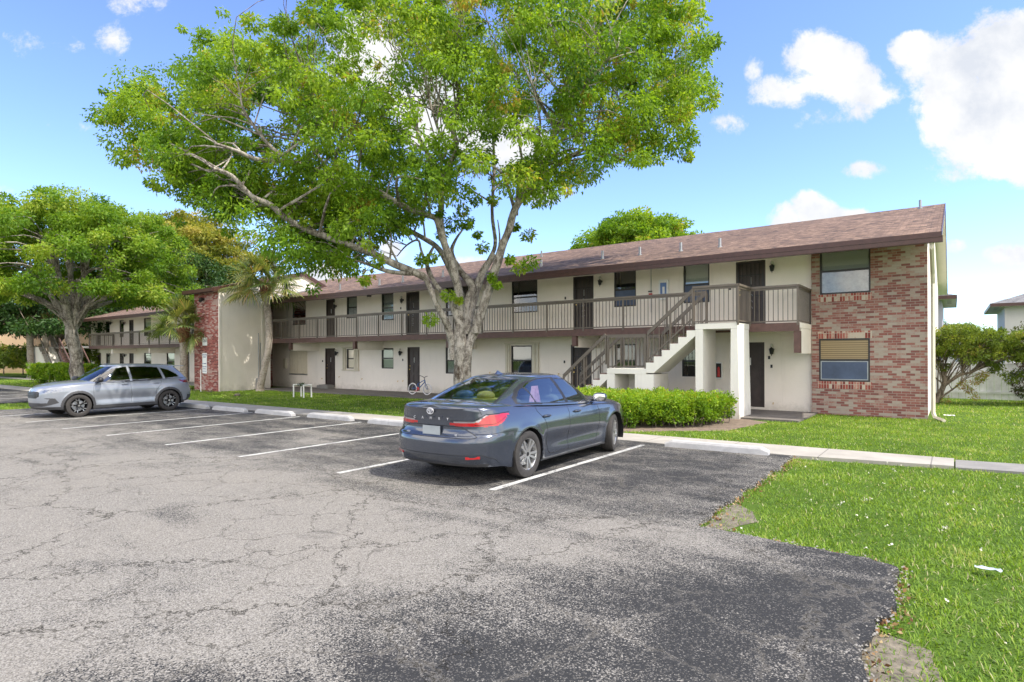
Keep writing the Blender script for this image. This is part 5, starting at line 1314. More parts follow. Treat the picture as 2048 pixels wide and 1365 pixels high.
palm('cabbage_palm', 'tall fan palm with curved trunk against the sunlit cream wall of the wing', (-27.8, 16.55, -0.05), [(0, 0, 0), (0.05, 0, 0.3), (0.35, 0.05, 1.2), (0.62, 0.1, 2.2), (0.66, 0.1, 3.2), (0.48, 0.1, 4.3), (0.35, 0.1, 5.15)], 0.165, 21, nf=50, plen=1.2, flen=1.05)
palm('cabbage_palm', 'shorter fan palm touching the brick block behind the silver crossover', (-32.25, 14.95, -0.05), [(0, 0, 0), (0.0, 0, 0.3), (0.05, 0, 1.4), (0.0, 0, 2.4), (-0.02, 0, 3.1)], 0.20, 22, nf=36, plen=1.15, flen=0.95)
palm('cabbage_palm', 'slim palm of a pair before the tan building, the one farther from the stairs', (-61.5, 16.3, -0.05), [(0, 0, 0), (0, 0, 0.4), (-0.25, 0, 2.4), (-0.45, 0, 4.6), (-0.5, 0, 5.7)], 0.25, 23, nf=32, plen=1.5, flen=1.2)
palm('cabbage_palm', 'slim palm of a pair before the tan building, the one nearer the stairs', (-60.4, 16.9, -0.05), [(0, 0, 0), (0, 0, 0.4), (0.2, 0, 2.4), (0.1, 0, 4.6), (0.1, 0, 5.4)], 0.24, 24, nf=32, plen=1.4, flen=1.15)

# ---------------------------------------------------------------- hedges and shrubs
def hedge(name, label, poly, z0, z1, leafm, n, lsize, seed, cat='hedge', soft=0.25, group=None, thin=0.0):
    rng = np.random.default_rng(seed); cx = sum(p[0] for p in poly) / len(poly); cy = sum(p[1] for p in poly) / len(poly)
    root = empty(name, (cx, cy, -0.05)); tag(root, label, cat, group)
    xs = [p[0] for p in poly]; ys = [p[1] for p in poly]; cs = []; tries = 0
    while len(cs) < n and tries < n * 80:
        tries += 1
        x = rng.uniform(min(xs), max(xs)); y = rng.uniform(min(ys), max(ys))
        if not in_poly(x, y, poly): continue
        top = z1 + 0.07 * mnoise.noise(Vector((x * 1.3, y * 1.3, seed))) + 0.03 * mnoise.noise(Vector((x * 5, y * 5, seed)))
        z = z0 + (top - z0) * rng.random() ** 0.6
        cs.append((x - cx, y - cy, z + 0.05))
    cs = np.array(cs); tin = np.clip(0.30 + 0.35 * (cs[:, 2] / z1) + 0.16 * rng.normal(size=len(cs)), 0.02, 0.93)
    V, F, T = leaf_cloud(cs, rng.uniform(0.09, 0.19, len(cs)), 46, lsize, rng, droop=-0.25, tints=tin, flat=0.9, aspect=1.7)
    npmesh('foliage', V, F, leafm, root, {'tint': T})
    mb = MB()
    for k in range(int(n / 14)):
        c = cs[rng.integers(len(cs))]; b = Vector((c[0] + rng.normal() * 0.06, c[1] + rng.normal() * 0.06, 0)); mb.tube([b, b.lerp(Vector(c), .5) + Vector((rng.normal() * .04, rng.normal() * .04, 0)), Vector(c)], [0.012, 0.009, 0.004], 5, cap=False)
    mb.build('stems', GREY_BARK, root, fix=False)
    return root
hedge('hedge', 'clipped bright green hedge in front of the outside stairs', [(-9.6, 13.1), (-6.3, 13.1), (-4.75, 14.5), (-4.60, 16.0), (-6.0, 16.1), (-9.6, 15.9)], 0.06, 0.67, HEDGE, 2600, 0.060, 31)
hedge('hedge', 'dark green clipped hedge beside the stout shade tree trunk', [(-50.2, 13.0), (-42.2, 13.6), (-42.2, 14.8), (-50.2, 14.6)], 0.05, 1.15, HEDGE, 1000, 0.10, 32)
for i, (x, y, hgt, wd, lab) in enumerate([(-52.6, 10.9, 1.9, .9, 'small crape myrtle shrub on the far lawn left of the dark hedge'),]):
    gen_tree('shrub', lab, (x, y, -0.05), hgt, wd, 0.5, 0.05, BUSH, GREY_BARK, 44, 90, 0.11, 40 + i, 0.9, 6, cat='shrub', tbase=0.3, clump_r=(0.15, 0.3), low=0.3)
rowlab = ['first leafy shrub from the left along the tan wall', 'second leafy shrub from the left along the tan wall', 'third leafy shrub from the left along the tan wall', 'fourth leafy shrub from the left along the tan wall', 'fifth leafy shrub from the left along the tan wall', 'sixth leafy shrub from the left along the tan wall', 'leafy shrub along the tan wall nearest the stairs']
for i in range(7):
    f_ = i / 6
    gen_tree('shrub', rowlab[i], (-79 + 21.5 * f_, 17.2 + 3.6 * f_, -0.05), 2.9, 1.5, 0.8, 0.05, BUSH, GREY_BARK, 60, 80, 0.2, 50 + i, 0.8, 5, cat='shrub', group='shrubs along the tan wall', tbase=0.35, clump_r=(0.25, 0.5), low=0.3)
# bush at the right behind the building: crooked stems, flat yellow green crown
bush = empty('crooked_bush', (-0.55, 26.3, -0.05)); tag(bush, 'crooked multi-stemmed bush with yellow green leaves beside the brick gable end of the building', 'bush')
rng = np.random.default_rng(61); mb = MB(); sk = []
for pts, rd in [([(0, 0, 0), (.12, 0, .3), (.3, 0, .8), (.2, .1, 1.3), (.0, .2, 1.7), (.5, .2, 2.3)], [.12, .10, .085, .07, .05, .03]),
                ([(.25, 0, .6), (.7, -.1, 1.0), (1.1, -.1, 1.15), (1.5, 0, 1.5), (2.2, .1, 1.9)], [.06, .05, .045, .035, .02]),
                ([(.8, -.1, 1.05), (.9, -.2, 1.5), (1.3, -.1, 1.75), (1.6, 0, 2.1)], [.035, .03, .025, .015]),
                ([(0, 0, .1), (-.1, .1, .8), (-.3, .1, 1.4), (-.2, .2, 2.0)], [.06, .05, .04, .02]),
                ([(0.05, 0, .1), (.5, -.2, .5), (.9, -.3, .9)], [.04, .03, .015])]:
    P, Rd = limb(mb, pts, rd, 7, 0.1, 2); sk += list(zip(P, Rd))
cs = []
while len(cs) < 300:
    x = rng.uniform(-0.9, 3.0); y = rng.uniform(-.9, .9); z = rng.uniform(1.35, 2.75 - 0.22 * max(0, x - 1.0))
    if abs(y) > 0.9 - 0.2 * abs(x - 1) : continue
    if z < 1.62 + 0.12 * math.sin(x * 4): continue
    cs.append((x, y, z))
for k in range(16): cs.append((1.9 + rng.normal() * .35, rng.normal() * .3, 1.45 + rng.normal() * .25))
cs += [(0.25, -.1, 1.25), (.05, -.1, 1.4), (.4, 0, 1.35)]
V, F, T = leaf_cloud(cs, rng.uniform(.12, .26, len(cs)), 120, 0.075, rng, tints=np.clip(.5 + .2 * rng.normal(size=len(cs)), 0, .9), flat=.8)
cs2 = [(0.5 + rng.normal() * .3 + k * .12, -.3 + rng.normal() * .15, .25 + .09 * k + rng.normal() * .1) for k in range(9)]
V2, F2, T2 = leaf_cloud(cs2, [.18] * len(cs2), 70, 0.07, rng, tints=[0.97] * len(cs2), flat=.8)
twigs(mb, sk, cs, rng, 0.008, n=4, reach=1.6)
mb.build('stems', GREY_BARK, bush, True, fix=False)
npmesh('foliage', np.concatenate([V, V2]), np.concatenate([F, F2 + len(V)]), BUSH, bush, {'tint': np.concatenate([T, T2])})
bush2 = empty('wine_bush', (3.35, 27.3, -0.05)); tag(bush2, 'large drooping dark wine and green bush against the white fence', 'bush')
rng = np.random.default_rng(62); mb = MB(); sk = []
for k in range(7):
    a = k * 0.9; P, Rd = limb(mb, [(0, 0, 0), (math.cos(a) * .3, math.sin(a) * .3, 1.2), (math.cos(a) * 1.1, math.sin(a) * .8, 2.0 + .2 * (k % 3))], [.07, .045, .02], 6, .1, k); sk += list(zip(P, Rd))
cs = []
while len(cs) < 210:
    a = rng.uniform(0, 6.28); r_ = rng.uniform(.4, 1.7); z = rng.uniform(.35, 2.9)
    if r_ > 1.85 - 0.5 * max(0, z - 2.0) or (z < 1.0 and r_ < .7): continue
    cs.append((r_ * math.cos(a) * 1.05, r_ * math.sin(a) * .8, z))
V, F, T = leaf_cloud(cs, rng.uniform(.15, .3, len(cs)), 90, 0.085, rng, tints=np.clip(.45 + .28 * rng.normal(size=len(cs)), 0, 1), flat=.8, droop=.7)
twigs(mb, sk, cs, rng, 0.008, n=4, reach=2.0)
mb.build('stems', GREY_BARK, bush2, True, fix=False); npmesh('foliage', V, F, WINE, bush2, {'tint': T})

# ---------------------------------------------------------------- turf: blades
def turf(name, regions, leafm, seed):
    """regions: (polygon, blades per m2, blade length, width)"""
    rng = np.random.default_rng(seed); Vs, Fs, Ts = [], [], []; off = 0
    for poly, dens, ln, wd, avoid in regions:
        xs = [p[0] for p in poly]; ys = [p[1] for p in poly]
        n = int((max(xs) - min(xs)) * (max(ys) - min(ys)) * dens)
        P = np.stack([rng.uniform(min(xs), max(xs), n), rng.uniform(min(ys), max(ys), n)], 1)
        def inside(P, poly):
            c = np.zeros(len(P), bool); m = len(poly)
            for i in range(m):
                x1, y1 = poly[i]; x2, y2 = poly[(i + 1) % m]
                if y1 == y2: continue
                k = ((y1 > P[:, 1]) != (y2 > P[:, 1])) & (P[:, 0] < (x2 - x1) * (P[:, 1] - y1) / (y2 - y1) + x1)
                c ^= k
            return c
        m = inside(P, poly)
        for av in avoid: m &= ~inside(P, av)
        P = P[m]; n = len(P)
        # patchiness
        ph = np.sin(P[:, 0] * 3.1 + 1.7 * np.sin(P[:, 1] * 2.3)) * np.cos(P[:, 1] * 2.7 + np.sin(P[:, 0] * 1.9 + 2)) + 0.6 * np.sin(P[:, 0] * 11 + P[:, 1] * 7) * np.cos(P[:, 1] * 9 - P[:, 0] * 5)
        wr = np.zeros(n, bool)
        for av in (worn, worn2): wr |= inside(P, av)
        keep = rng.random(n) < np.clip(0.85 + 0.25 * ph, 0.25, 1) * np.where(wr, 0.30, 1.0); P = P[keep]; ph = ph[keep]; n = len(P)
        az = rng.uniform(0, 2 * np.pi, n); lean = rng.uniform(0.35, 1.45, n); L_ = ln * rng.uniform(0.5, 1.25, n) * (1 + 0.18 * ph)
        d = np.stack([np.cos(az) * np.sin(lean), np.sin(az) * np.sin(lean), np.cos(lean)], 1); sd = np.stack([-np.sin(az), np.cos(az), np.zeros(n)], 1)
        B = np.stack([P[:, 0], P[:, 1], np.full(n, -0.052)], 1); w = (wd * rng.uniform(0.7, 1.3, n))[:, None]
        mid = B + d * (L_ * 0.55)[:, None]; tip = B + d * L_[:, None]; tip[:, 2] -= L_ * 0.22 * lean
        V = np.stack([B - sd * w * .5, B + sd * w * .5, mid + sd * w * .45, tip, mid - sd * w * .45], 1).reshape(-1, 3)
        # two faces per blade (quad + tri as degenerate quad)
        o = off + 5 * np.arange(n)
        F = np.concatenate([np.stack([o, o + 1, o + 2, o + 4], 1)]); F2 = np.stack([o + 4, o + 2, o + 3, o + 3], 1)
        Vs.append(V); Fs.append((F, F2)); big_ = np.sin(P[:, 0] * 0.9 + np.sin(P[:, 1] * 0.7)) * np.sin(P[:, 1] * 1.1 + 1.3 * np.sin(P[:, 0] * 0.6)); dry = np.clip(np.sin(P[:, 0] * 1.7 + 2.2 * np.sin(P[:, 1] * 1.3)) * np.sin(P[:, 1] * 2.1 + 1.1 * np.sin(P[:, 0] * 2.4)) - 0.55, 0, 1) * 0.9; T = np.clip(0.47 + dry * (rng.random(n) < 0.6) + 0.13 * ph + 0.09 * big_ + 0.19 * rng.normal(size=n), 0, 0.93); T[rng.random(n) < 0.045] = 1.0
        Ts.append(T); off += 5 * n
    V = np.concatenate(Vs)
    quads = np.concatenate([f[0] for f in Fs]); tris = np.concatenate([f[1][:, :3] for f in Fs]); T = np.concatenate(Ts)
    me = bpy.data.meshes.new(name)
    me.vertices.add(len(V)); me.vertices.foreach_set('co', V.astype(np.float32).ravel())
    lv = np.concatenate([quads.ravel(), tris.ravel()]).astype(np.int32)
    me.loops.add(len(lv)); me.loops.foreach_set('vertex_index', lv)
    me.polygons.add(len(quads) + len(tris))
    ls = np.concatenate([np.arange(0, quads.size, 4), quads.size + np.arange(0, tris.size, 3)]).astype(np.int32)
    me.polygons.foreach_set('loop_start', ls)
    at = me.attributes.new('tint', 'FLOAT', 'FACE'); at.data.foreach_set('value', np.concatenate([T, T]).astype(np.float32))
    me.materials.append(leafm); me.update(calc_edges=True); me.validate()
    o = bpy.data.objects.new(name, me); COL.objects.link(o)
    return o
GRASS = leaf_mat('grass_blades', [(0.0, (0.06, 0.13, 0.016)), (0.35, (0.13, 0.235, 0.022)), (0.65, (0.215, 0.345, 0.035)), (0.88, (0.30, 0.40, 0.06)), (0.97, (0.42, 0.40, 0.16)), (1.0, (0.50, 0.46, 0.28))], 0.42, 0.6)
worn = [(-2.12, 7.6), (-1.78, 7.2), (-1.62, 6.7), (-1.8, 6.15), (-2.14, 6.05)]
worn2 = [(-0.5, 4.5), (-0.2, 4.35), (-0.12, 4.0), (-0.25, 3.65), (-0.5, 3.6)]
edge_pts = [(x + 0.02, y) for x, y in EDGE]
R1 = [p for p in edge_pts if 2.2 < p[1] <= 6.2] + [(0.2, 2.2), (6.5, 2.2), (6.5, 6.2)]
R2 = [p for p in edge_pts if p[1] > 6.0 or p[0] < -1.3] + [(-1.3, 6.0), (8.5, 6.0), (8.5, 11.9), (3.5, 11.75), (0.02, 11.3), (-2.2, 10.98)]
path_av = [(0.0, 11.3), (3.5, 11.85), (12, 12.9), (12, 13.8), (3.5, 12.75), (0.0, 12.35)]
R1 = [p for p in EDGE if p[1] >= 2.3]; R1 = [(x + 0.015, y) for x, y in R1] + [(1.5, 2.3), (7.5, 2.3), (7.5, 11.9), (3.5, 11.75), (0.02, 11.42), (-2.2, 11.02)]
R1 = [(-2.2, 11.02)] + [p for p in R1[1:-1]]
band = lambda y0, y1: [[(-3, y0), (9, y0), (9, y1), (-3, y1)]]
def clip_y(poly, y0, y1):
    out = []
    for lim, sgn in ((y0, 1), (y1, -1)):
        src = poly if not out else out; res = []
        for i in range(len(src)):
            a = src[i]; b = src[(i + 1) % len(src)]
            ia = (a[1] - lim) * sgn >= 0; ib = (b[1] - lim) * sgn >= 0
            if ia: res.append(a)
            if ia != ib:
                t = (lim - a[1]) / (b[1] - a[1]); res.append((a[0] + (b[0] - a[0]) * t, lim))
        out = res
    return out
bed_av = [(-9.9, 12.75), (-6.2, 12.6), (-4.2, 14.2), (-3.9, 16.6), (-4.6, 17.0), (-9.9, 16.4)]
regs = [(clip_y(R1, 2.3, 4.6), 5200, 0.062, 0.0060, []), (clip_y(R1, 4.6, 7.2), 3800, 0.060, 0.0065, []), (clip_y(R1, 7.2, 12), 2300, 0.060, 0.0080, []),
        ([(-5.7, 12.12), (0, 12.3), (3.5, 12.78), (11, 13.7), (11, 19.0), (-0.5, 19.0), (-0.5, 19.55), (-3.2, 19.55), (-3.2, 16.85), (-4.7, 16.85), (-9.6, 17.0), (-5.7, 12.12)], 1300, 0.062, 0.010, [bed_av]),
        ([(-0.5, 19.0), (13, 19.0), (13, 28.8), (-0.5, 28.8)], 330, 0.08, 0.014, []),
        ([(-29.1, 11.5), (-12.5, 11.75), (-5.8, 12.1), (-9.9, 12.7), (-9.9, 16.4), (-9.6, 17.0), (-20, 17.3), (-29.1, 17.0)], 750, 0.065, 0.013, []),
        ([(-56, 10.9), (-40, 11.0), (-29.1, 11.5), (-29.1, 15.2), (-32, 17.4), (-56, 14.5)], 170, 0.10, 0.022, []),
        ([(-28.5, 6.2), (-28.2, 5.8), (-25.3, 5.7), (-25.0, 6.0), (-24.85, 10.2), (-28.8, 9.7)], 700, 0.08, 0.010, [])]
g_ = turf('grass', regs, GRASS, 71); tag(g_, kind='stuff')
# dry grass and fallen leaves along the broken asphalt edge
rng = np.random.default_rng(72)
E_ = [p for p in EDGE if p[1] > 3.0]
pick = rng.integers(len(E_), size=340); base = np.array(E_)[pick] + np.abs(rng.normal(size=(340, 2))) * np.array([0.07, 0.05]) * np.array([1, 1])
dr = rng.random(340)
cs = np.column_stack([base, np.full(340, -0.03)])
Vl, Fl, Tl = leaf_cloud(cs, np.full(340, 0.02), 2, 0.035, rng, droop=0.0, tints=dr, aspect=1.6, flat=0.3)
Vl[:, 2] = np.clip(Vl[:, 2], -0.045, 0.012)
LITTER = leaf_mat('dry_fallen_leaves', [(0.0, (0.10, 0.045, 0.02)), (0.5, (0.22, 0.12, 0.05)), (1.0, (0.42, 0.33, 0.18))], 0.1, 0.8)
o = npmesh('leaf_litter', Vl, Fl, LITTER, None, {'tint': Tl}); tag(o, kind='stuff')
# crumbs of asphalt along the broken edge
m_ = 900; pk = rng.integers(len(E_), size=m_); bs = np.array(E_)[pk] + rng.normal(size=(m_, 2)) * 0.035
Vg, Fg = [], []
for k in range(m_):
    r_ = float(rng.uniform(0.004, 0.014)); x_, y_ = bs[k]; z_ = 0.002 if rng.random() < 0.5 else -0.02; o_ = len(Vg); a_ = float(rng.random() * 6)
    for (dx, dy, dz) in ((1, 0, 0), (-.4, .9, 0), (-.7, -.7, 0), (0.1, 0, .8)): Vg.append((x_ + r_ * (dx * math.cos(a_) - dy * math.sin(a_)), y_ + r_ * (dx * math.sin(a_) + dy * math.cos(a_)), z_ + dz * r_))
    Fg += [(o_, o_ + 1, o_ + 3), (o_ + 1, o_ + 2, o_ + 3), (o_ + 2, o_, o_ + 3)]
o = npmesh('gravel_crumbs', np.array(Vg), np.array(Fg), MAT['path_grey'], None, {}); tag(o, kind='stuff')
# ornaments on the lawn: clover heads and scraps
n = 260; P = np.column_stack([rng.uniform(-2.0, 7.5, n), rng.uniform(3, 11.5, n), np.zeros(n)]); P = P[P[:, 0] > np.where(P[:, 1] > 6, -1.9, -0.1)]
Vl, Fl, Tl = leaf_cloud(P + np.array([0, 0, -0.002]), np.full(len(P), 0.012), 3, 0.024, rng, droop=-0.3, tints=np.full(len(P), 0.5), aspect=1.2)
CLOV = leaf_mat('pale_clover_heads', [(0.0, (0.55, 0.55, 0.45)), (1.0, (0.75, 0.73, 0.65))], 0.2, 0.8)
o = npmesh('clover_heads', Vl, Fl, CLOV, None, {'tint': Tl}); tag(o, kind='stuff')

# ================================================================ fence, neighbours, pole
fence = empty('white_fence', (4, 29, -0.05)); tag(fence, 'weathered white board fence running behind the crooked bush', 'fence')
q = MB(); rng = np.random.default_rng(81)
x = -3.5
while x < 16:
    h = 1.36 + 0.02 * rng.random(); q.box(x - 4, x + 0.205 - 4, -0.012 + rng.normal() * 0.003, 0.012, 0.03, h); x += 0.215
o = q.build('boards', MAT['white_dirty'], fence)
q = MB(); q.box(-7.6, 12.2, -0.05, -0.015, 1.02, 1.10); q.box(-7.6, 12.2, -0.05, -0.015, 0.25, 0.33); q.box(-7.6, 12.2, -0.06, 0.03, 1.385, 1.42); q.build('rail', MAT['white_dirty'], fence)
for k in range(8): q = MB(); q.box(-7.4 + 2.6 * k, -7.3 + 2.6 * k, 0.015, 0.1, 0, 1.45); q.build('post', MAT['white_dirty'], fence)

GREYW = stucco_mat('grey_lilac_stucco', (0.36, 0.36, 0.42)); PALEW = stucco_mat('pale_grey_stucco', (0.56, 0.54, 0.53))
def hip_house(name, label, x0, x1, y0, y1, ze, zr, wall, over=0.75, eave_t=0.22):
    r_ = empty(name, ((x0 + x1) / 2, (y0 + y1) / 2, -0.05)); tag(r_, label, 'house')
    q = MB(); q.box(x0, x1, y0, y1, -0.1, ze); part(q, 'wall', wall, r_)
    q = MB(); X0, X1, Y0, Y1 = x0 - over, x1 + over, y0 - over, y1 + over; d = min(X1 - X0, Y1 - Y0) / 2
    a = [(X0, Y0, ze + eave_t), (X1, Y0, ze + eave_t), (X1, Y1, ze + eave_t), (X0, Y1, ze + eave_t)]
    if X1 - X0 > Y1 - Y0: rdg = [(X0 + d, (Y0 + Y1) / 2, zr), (X1 - d, (Y0 + Y1) / 2, zr)]; f = [(0, 1, 5, 4), (1, 2, 5), (2, 3, 4, 5), (3, 0, 4)]
    else: rdg = [((X0 + X1) / 2, Y0 + d, zr), ((X0 + X1) / 2, Y1 - d, zr)]; f = [(0, 1, 4), (1, 2, 5, 4), (2, 3, 5), (3, 0, 4, 5)]
    q.add(a + rdg, f); ro = part(q, 'roof', MAT['shingle_grey'], r_)
    q = MB(); e = ze + eave_t - 0.004
    for (p0, p1, q0, q1) in ((X0 - .02, X1 + .02, Y0 - .04, Y0 + .0), (X0 - .02, X1 + .02, Y1, Y1 + .04), (X0 - .04, X0 - 0.001, Y0, Y1), (X1 + 0.001, X1 + .04, Y0, Y1)): q.box(p0, p1, q0, q1, ze - 0.02, e)
    sub(q, 'gutter', MAT['fascia'], ro)
    q = MB(); q.box(X0 + .01, X1 - .01, Y0 + .01, Y1 - .01, ze - 0.02, ze + 0.02); sub(q, 'soffit', PALEW, ro)
    q = MB()
    for k in range(4):
        for (vx, vy) in ((X0 + over / 2, Y0 + 1.0 + 1.1 * k), (X1 - over / 2, Y0 + 1.0 + 1.1 * k)): q.box(vx - .12, vx + .12, vy - .12, vy + .12, ze - 0.028, ze - 0.021)
    sub(q, 'soffit_vent', MAT['black'], ro)
    return r_
h1 = hip_house('neighbour_house', 'lilac grey two storey house peeping out right behind the brick gable end', -9.0, -0.6, 48.0, 56.0, 5.2, 6.8, GREYW)
q = MB(); q.box(-2.5, -2.1, 47.9, 47.99, 3.9, 4.35); part(q, 'window', MAT['shutter'], h1)
h2 = hip_house('neighbour_house', 'pale grey two storey house with dark hip roof behind the wine coloured bush', 3.1, 13, 58.2, 68, 5.2, 7.6, PALEW, 0.85)
q = MB(); q.bar((1.9, 58.6, 1.6), (2.4, 58.6, 3.6), 0.12, 0.12); part(q, 'downspout', MAT['black'], h2)
h3 = hip_house('neighbour_house', 'low white house far behind the fence between the two grey houses', -2.0, 4.0, 78.0, 86, 2.6, 4.6, PALEW, 0.6)
pole = empty('utility_pole', (0.35, 56.5, -0.05)); tag(pole, 'grey concrete utility pole with a crossarm rising behind the bush', 'utility pole')
q = MB(); q.tube([(0, 0, 0), (0, 0, 3.9)], [0.26, 0.20], 10); q.build('shaft', MAT['metal_grey'], pole, True)
q = MB(); q.bar((-0.9, 0, 3.95), (0.7, 0, 3.9), 0.09, 0.09); q.build('crossarm', MAT['metal_grey'], pole)
for dx in (-0.8, 0.0, 0.6): q = MB(); q.tube([(dx, 0, 3.98), (dx, 0, 4.2)], [0.05, 0.03], 6); q.build('insulator', MAT['metal_grey'], pole)

# tan building at the far left
tanm = stucco_mat('peach_stucco', (0.66, 0.46, 0.29))
tb = empty('tan_building', (-85, 26, -0.05)); tag(tb, 'large blank peach coloured building behind the palms at the far left', 'building')
q = MB(); a = Vector((-96, 12.5)); b = Vector((-62.8, 26.5)); n_ = Vector((-(b - a).y, (b - a).x)).normalized() * 12
q.add([(a.x, a.y, -.1), (b.x, b.y, -.1), (b.x + n_.x, b.y + n_.y, -.1), (a.x + n_.x, a.y + n_.y, -.1), (a.x, a.y, 7.0), (b.x, b.y, 7.0), (b.x + n_.x, b.y + n_.y, 7.0), (a.x + n_.x, a.y + n_.y, 7.0)],
      [(0, 1, 5, 4), (1, 2, 6, 5), (2, 3, 7, 6), (3, 0, 4, 7), (4, 5, 6, 7)])
part(q, 'wall', tanm, tb)
q = MB(); q.bar((a.x, a.y, 7.05), (b.x, b.y, 7.05), 0.3, 0.25); part(q, 'parapet', MAT['shutter'], tb)

# white pipe frame with a potted plant on the lawn
fr = empty('pipe_frame', (-22.25, 15.15, -0.05)); tag(fr, 'low white pipe frame with a creeping plant on the lawn before the walkway', 'pipe frame')
for (xx, yy) in ((-0.36, -0.15), (0.36, -0.15), (-0.36, 0.22), (0.36, 0.22)):
    q = MB(); q.tube([(xx, yy, 0), (xx, yy, 0.52)], 0.03, 8); q.build('leg', MAT['white'], fr, True)
q = MB()
for xx in (-0.36, 0.36): q.tube([(xx, -0.17, 0.53), (xx, 0.24, 0.53)], 0.032, 8)
q.tube([(-0.36, 0.03, 0.535), (0.36, 0.03, 0.535)], 0.02, 6); q.build('top_bar', MAT['white'], fr, True)
V, F, T = leaf_cloud([(-.2 + .1 * k, .03, .55) for k in range(5)], [.09] * 5, 50, .05, np.random.default_rng(5), tints=[.3] * 5)
npmesh('creeper', V, F, DEEP, fr, {'tint': T})
# scrap of paper on the lawn, stone, mat at the door
rng = np.random.default_rng(9)
def scrap(name, label, x, y, w, d, m):
    q = MB(); V = []; n = 5
    for i in range(n + 1):
        for j in range(n + 1):
            V.append((x + (i / n - .5) * w * (1 + .2 * math.sin(j)), y + (j / n - .5) * d, -0.0 + 0.025 * mnoise.noise(Vector((i * .9, j * .8, x))) + 0.015))
    q.add(V, [(i * (n + 1) + j, (i + 1) * (n + 1) + j, (i + 1) * (n + 1) + j + 1, i * (n + 1) + j + 1) for i in range(n) for j in range(n)])
    o = q.build(name, m, None, True); tag(o, label, 'litter'); return o
scrap('paper_scrap', 'crumpled pale blue scrap of litter on the near lawn', 0.22, 6.15, 0.15, 0.06, plain('pale_blue_paper', (0.36, 0.42, 0.46), 0.7))
scrap('paper_scrap', 'tiny white scrap of litter on the lawn beside the brick end wall', -0.1, 20.6, 0.22, 0.15, MAT['white'])
q = MB(); q.lathe([(-.05, .0), (-.04, .12), (.02, .13), (.07, .07), (.08, 0)], (0, 0, 0), 'Z', 9); o = q.build('rock', MAT['sand'], None, False); o.location = (-25.3, 14.0, 0.0); tag(o, 'small pale rock on the lawn before the cream wing wall', 'rock')
q = MB(); q.box(-26.95, -26.05, 19.25, 19.70, 0.003, 0.16); q.box(-26.85, -26.15, 19.3, 19.65, 0.16, 0.19); o = q.build('door_step', MAT['path_grey']); tag(o, 'dark step below the left ground floor door', 'step')

# ---------------------------------------------------------------- bicycle leaning on the wall
bk = empty('bicycle', (-18.72, 18.6, 0.0)); tag(bk, "blue child's bicycle with white tyres parked by the ground floor wall", 'bicycle')
bk.rotation_euler = (R(-5), 0, R(4))
BLUEP = plain('blue_bike_paint', (0.025, 0.085, 0.26), 0.3); WTYRE = plain('white_tyre', (0.72, 0.68, 0.68), 0.7)
rw, rr_ = 0.235, 0.255
for nm_, cx in (('rear_wheel', -0.42), ('front_wheel', 0.42)):
    q = MB(); prof = [(math.cos(a) * 0.02, rw + math.sin(a) * 0.02) for a in [i * math.pi / 4 for i in range(9)]]
    q.lathe(prof, (cx, 0, rr_), 'Y', 36); w_ = q.build(nm_, WTYRE, bk, True)
    q = MB(); q.lathe([(-0.012, rw - 0.016), (0.012, rw - 0.016), (0.012, rw - 0.03), (-0.012, rw - 0.03), (-0.012, rw - 0.016)], (cx, 0, rr_), 'Y', 36)
    q.tube([(cx, -0.04, rr_), (cx, 0.04, rr_)], 0.022, 8)
    for k in range(14): a_ = k * 2 * math.pi / 14; q.tube([(cx, 0.01 * (-1) ** k, rr_), (cx + math.cos(a_) * (rw - 0.02), 0, rr_ + math.sin(a_) * (rw - 0.02))], 0.0022, 4, False)
    sub(q, 'rim', MAT['metal_grey'], w_)
q = MB(); bb = (-0.06, 0, 0.27); st_ = (-0.14, 0, 0.47); hd0 = (0.27, 0, 0.56); hd1 = (0.24, 0, 0.65)
q.tube([bb, (hd0[0] - .01, 0, hd0[2] + .01)], 0.02, 8); q.tube([st_, hd1], 0.018, 8); q.tube([bb, st_], 0.018, 8); q.tube([hd0, hd1], 0.024, 8)
for s_ in (-1, 1):
    q.tube([bb, (-0.42, 0.05 * s_, rr_)], 0.011, 6); q.tube([(-0.135, 0, 0.44), (-0.42, 0.05 * s_, rr_)], 0.010, 6); q.tube([hd0, (0.33, 0.05 * s_, 0.42), (0.42, 0.05 * s_, rr_)], 0.014, 6)
q.build('frame', BLUEP, bk, True)
q = MB(); q.tube([hd1, (0.215, 0, 0.74)], 0.016, 6); q.tube([(0.215, 0, 0.74), (0.2, -0.1, 0.80), (0.16, -0.27, 0.83)], 0.012, 6); q.tube([(0.215, 0, 0.74), (0.2, 0.1, 0.80), (0.16, 0.27, 0.83)], 0.012, 6)
hb = q.build('handlebar', MAT['black'], bk, True)
q = MB(); q.tube([st_, (-0.17, 0, 0.56)], 0.013, 6); q.prism([(-0.30, -0.07), (-0.30, 0.07), (-0.2, 0.06), (-0.06, 0.015), (-0.06, -0.015), (-0.2, -0.06)], 0.56, 0.60, 'Z'); q.build('saddle', MAT['black'], bk)
q = MB(); q.lathe([(-0.012, 0.0), (-0.012, 0.07), (0.0, 0.07), (0.0, 0.0)], (-0.06, -0.05, 0.27), 'Y', 18); q.bar((-0.06, -0.07, 0.27), (-0.12, -0.07, 0.16), 0.015, 0.02); q.box(-0.17, -0.07, -0.15, -0.07, 0.145, 0.165); q.build('crankset', MAT['red'], bk)

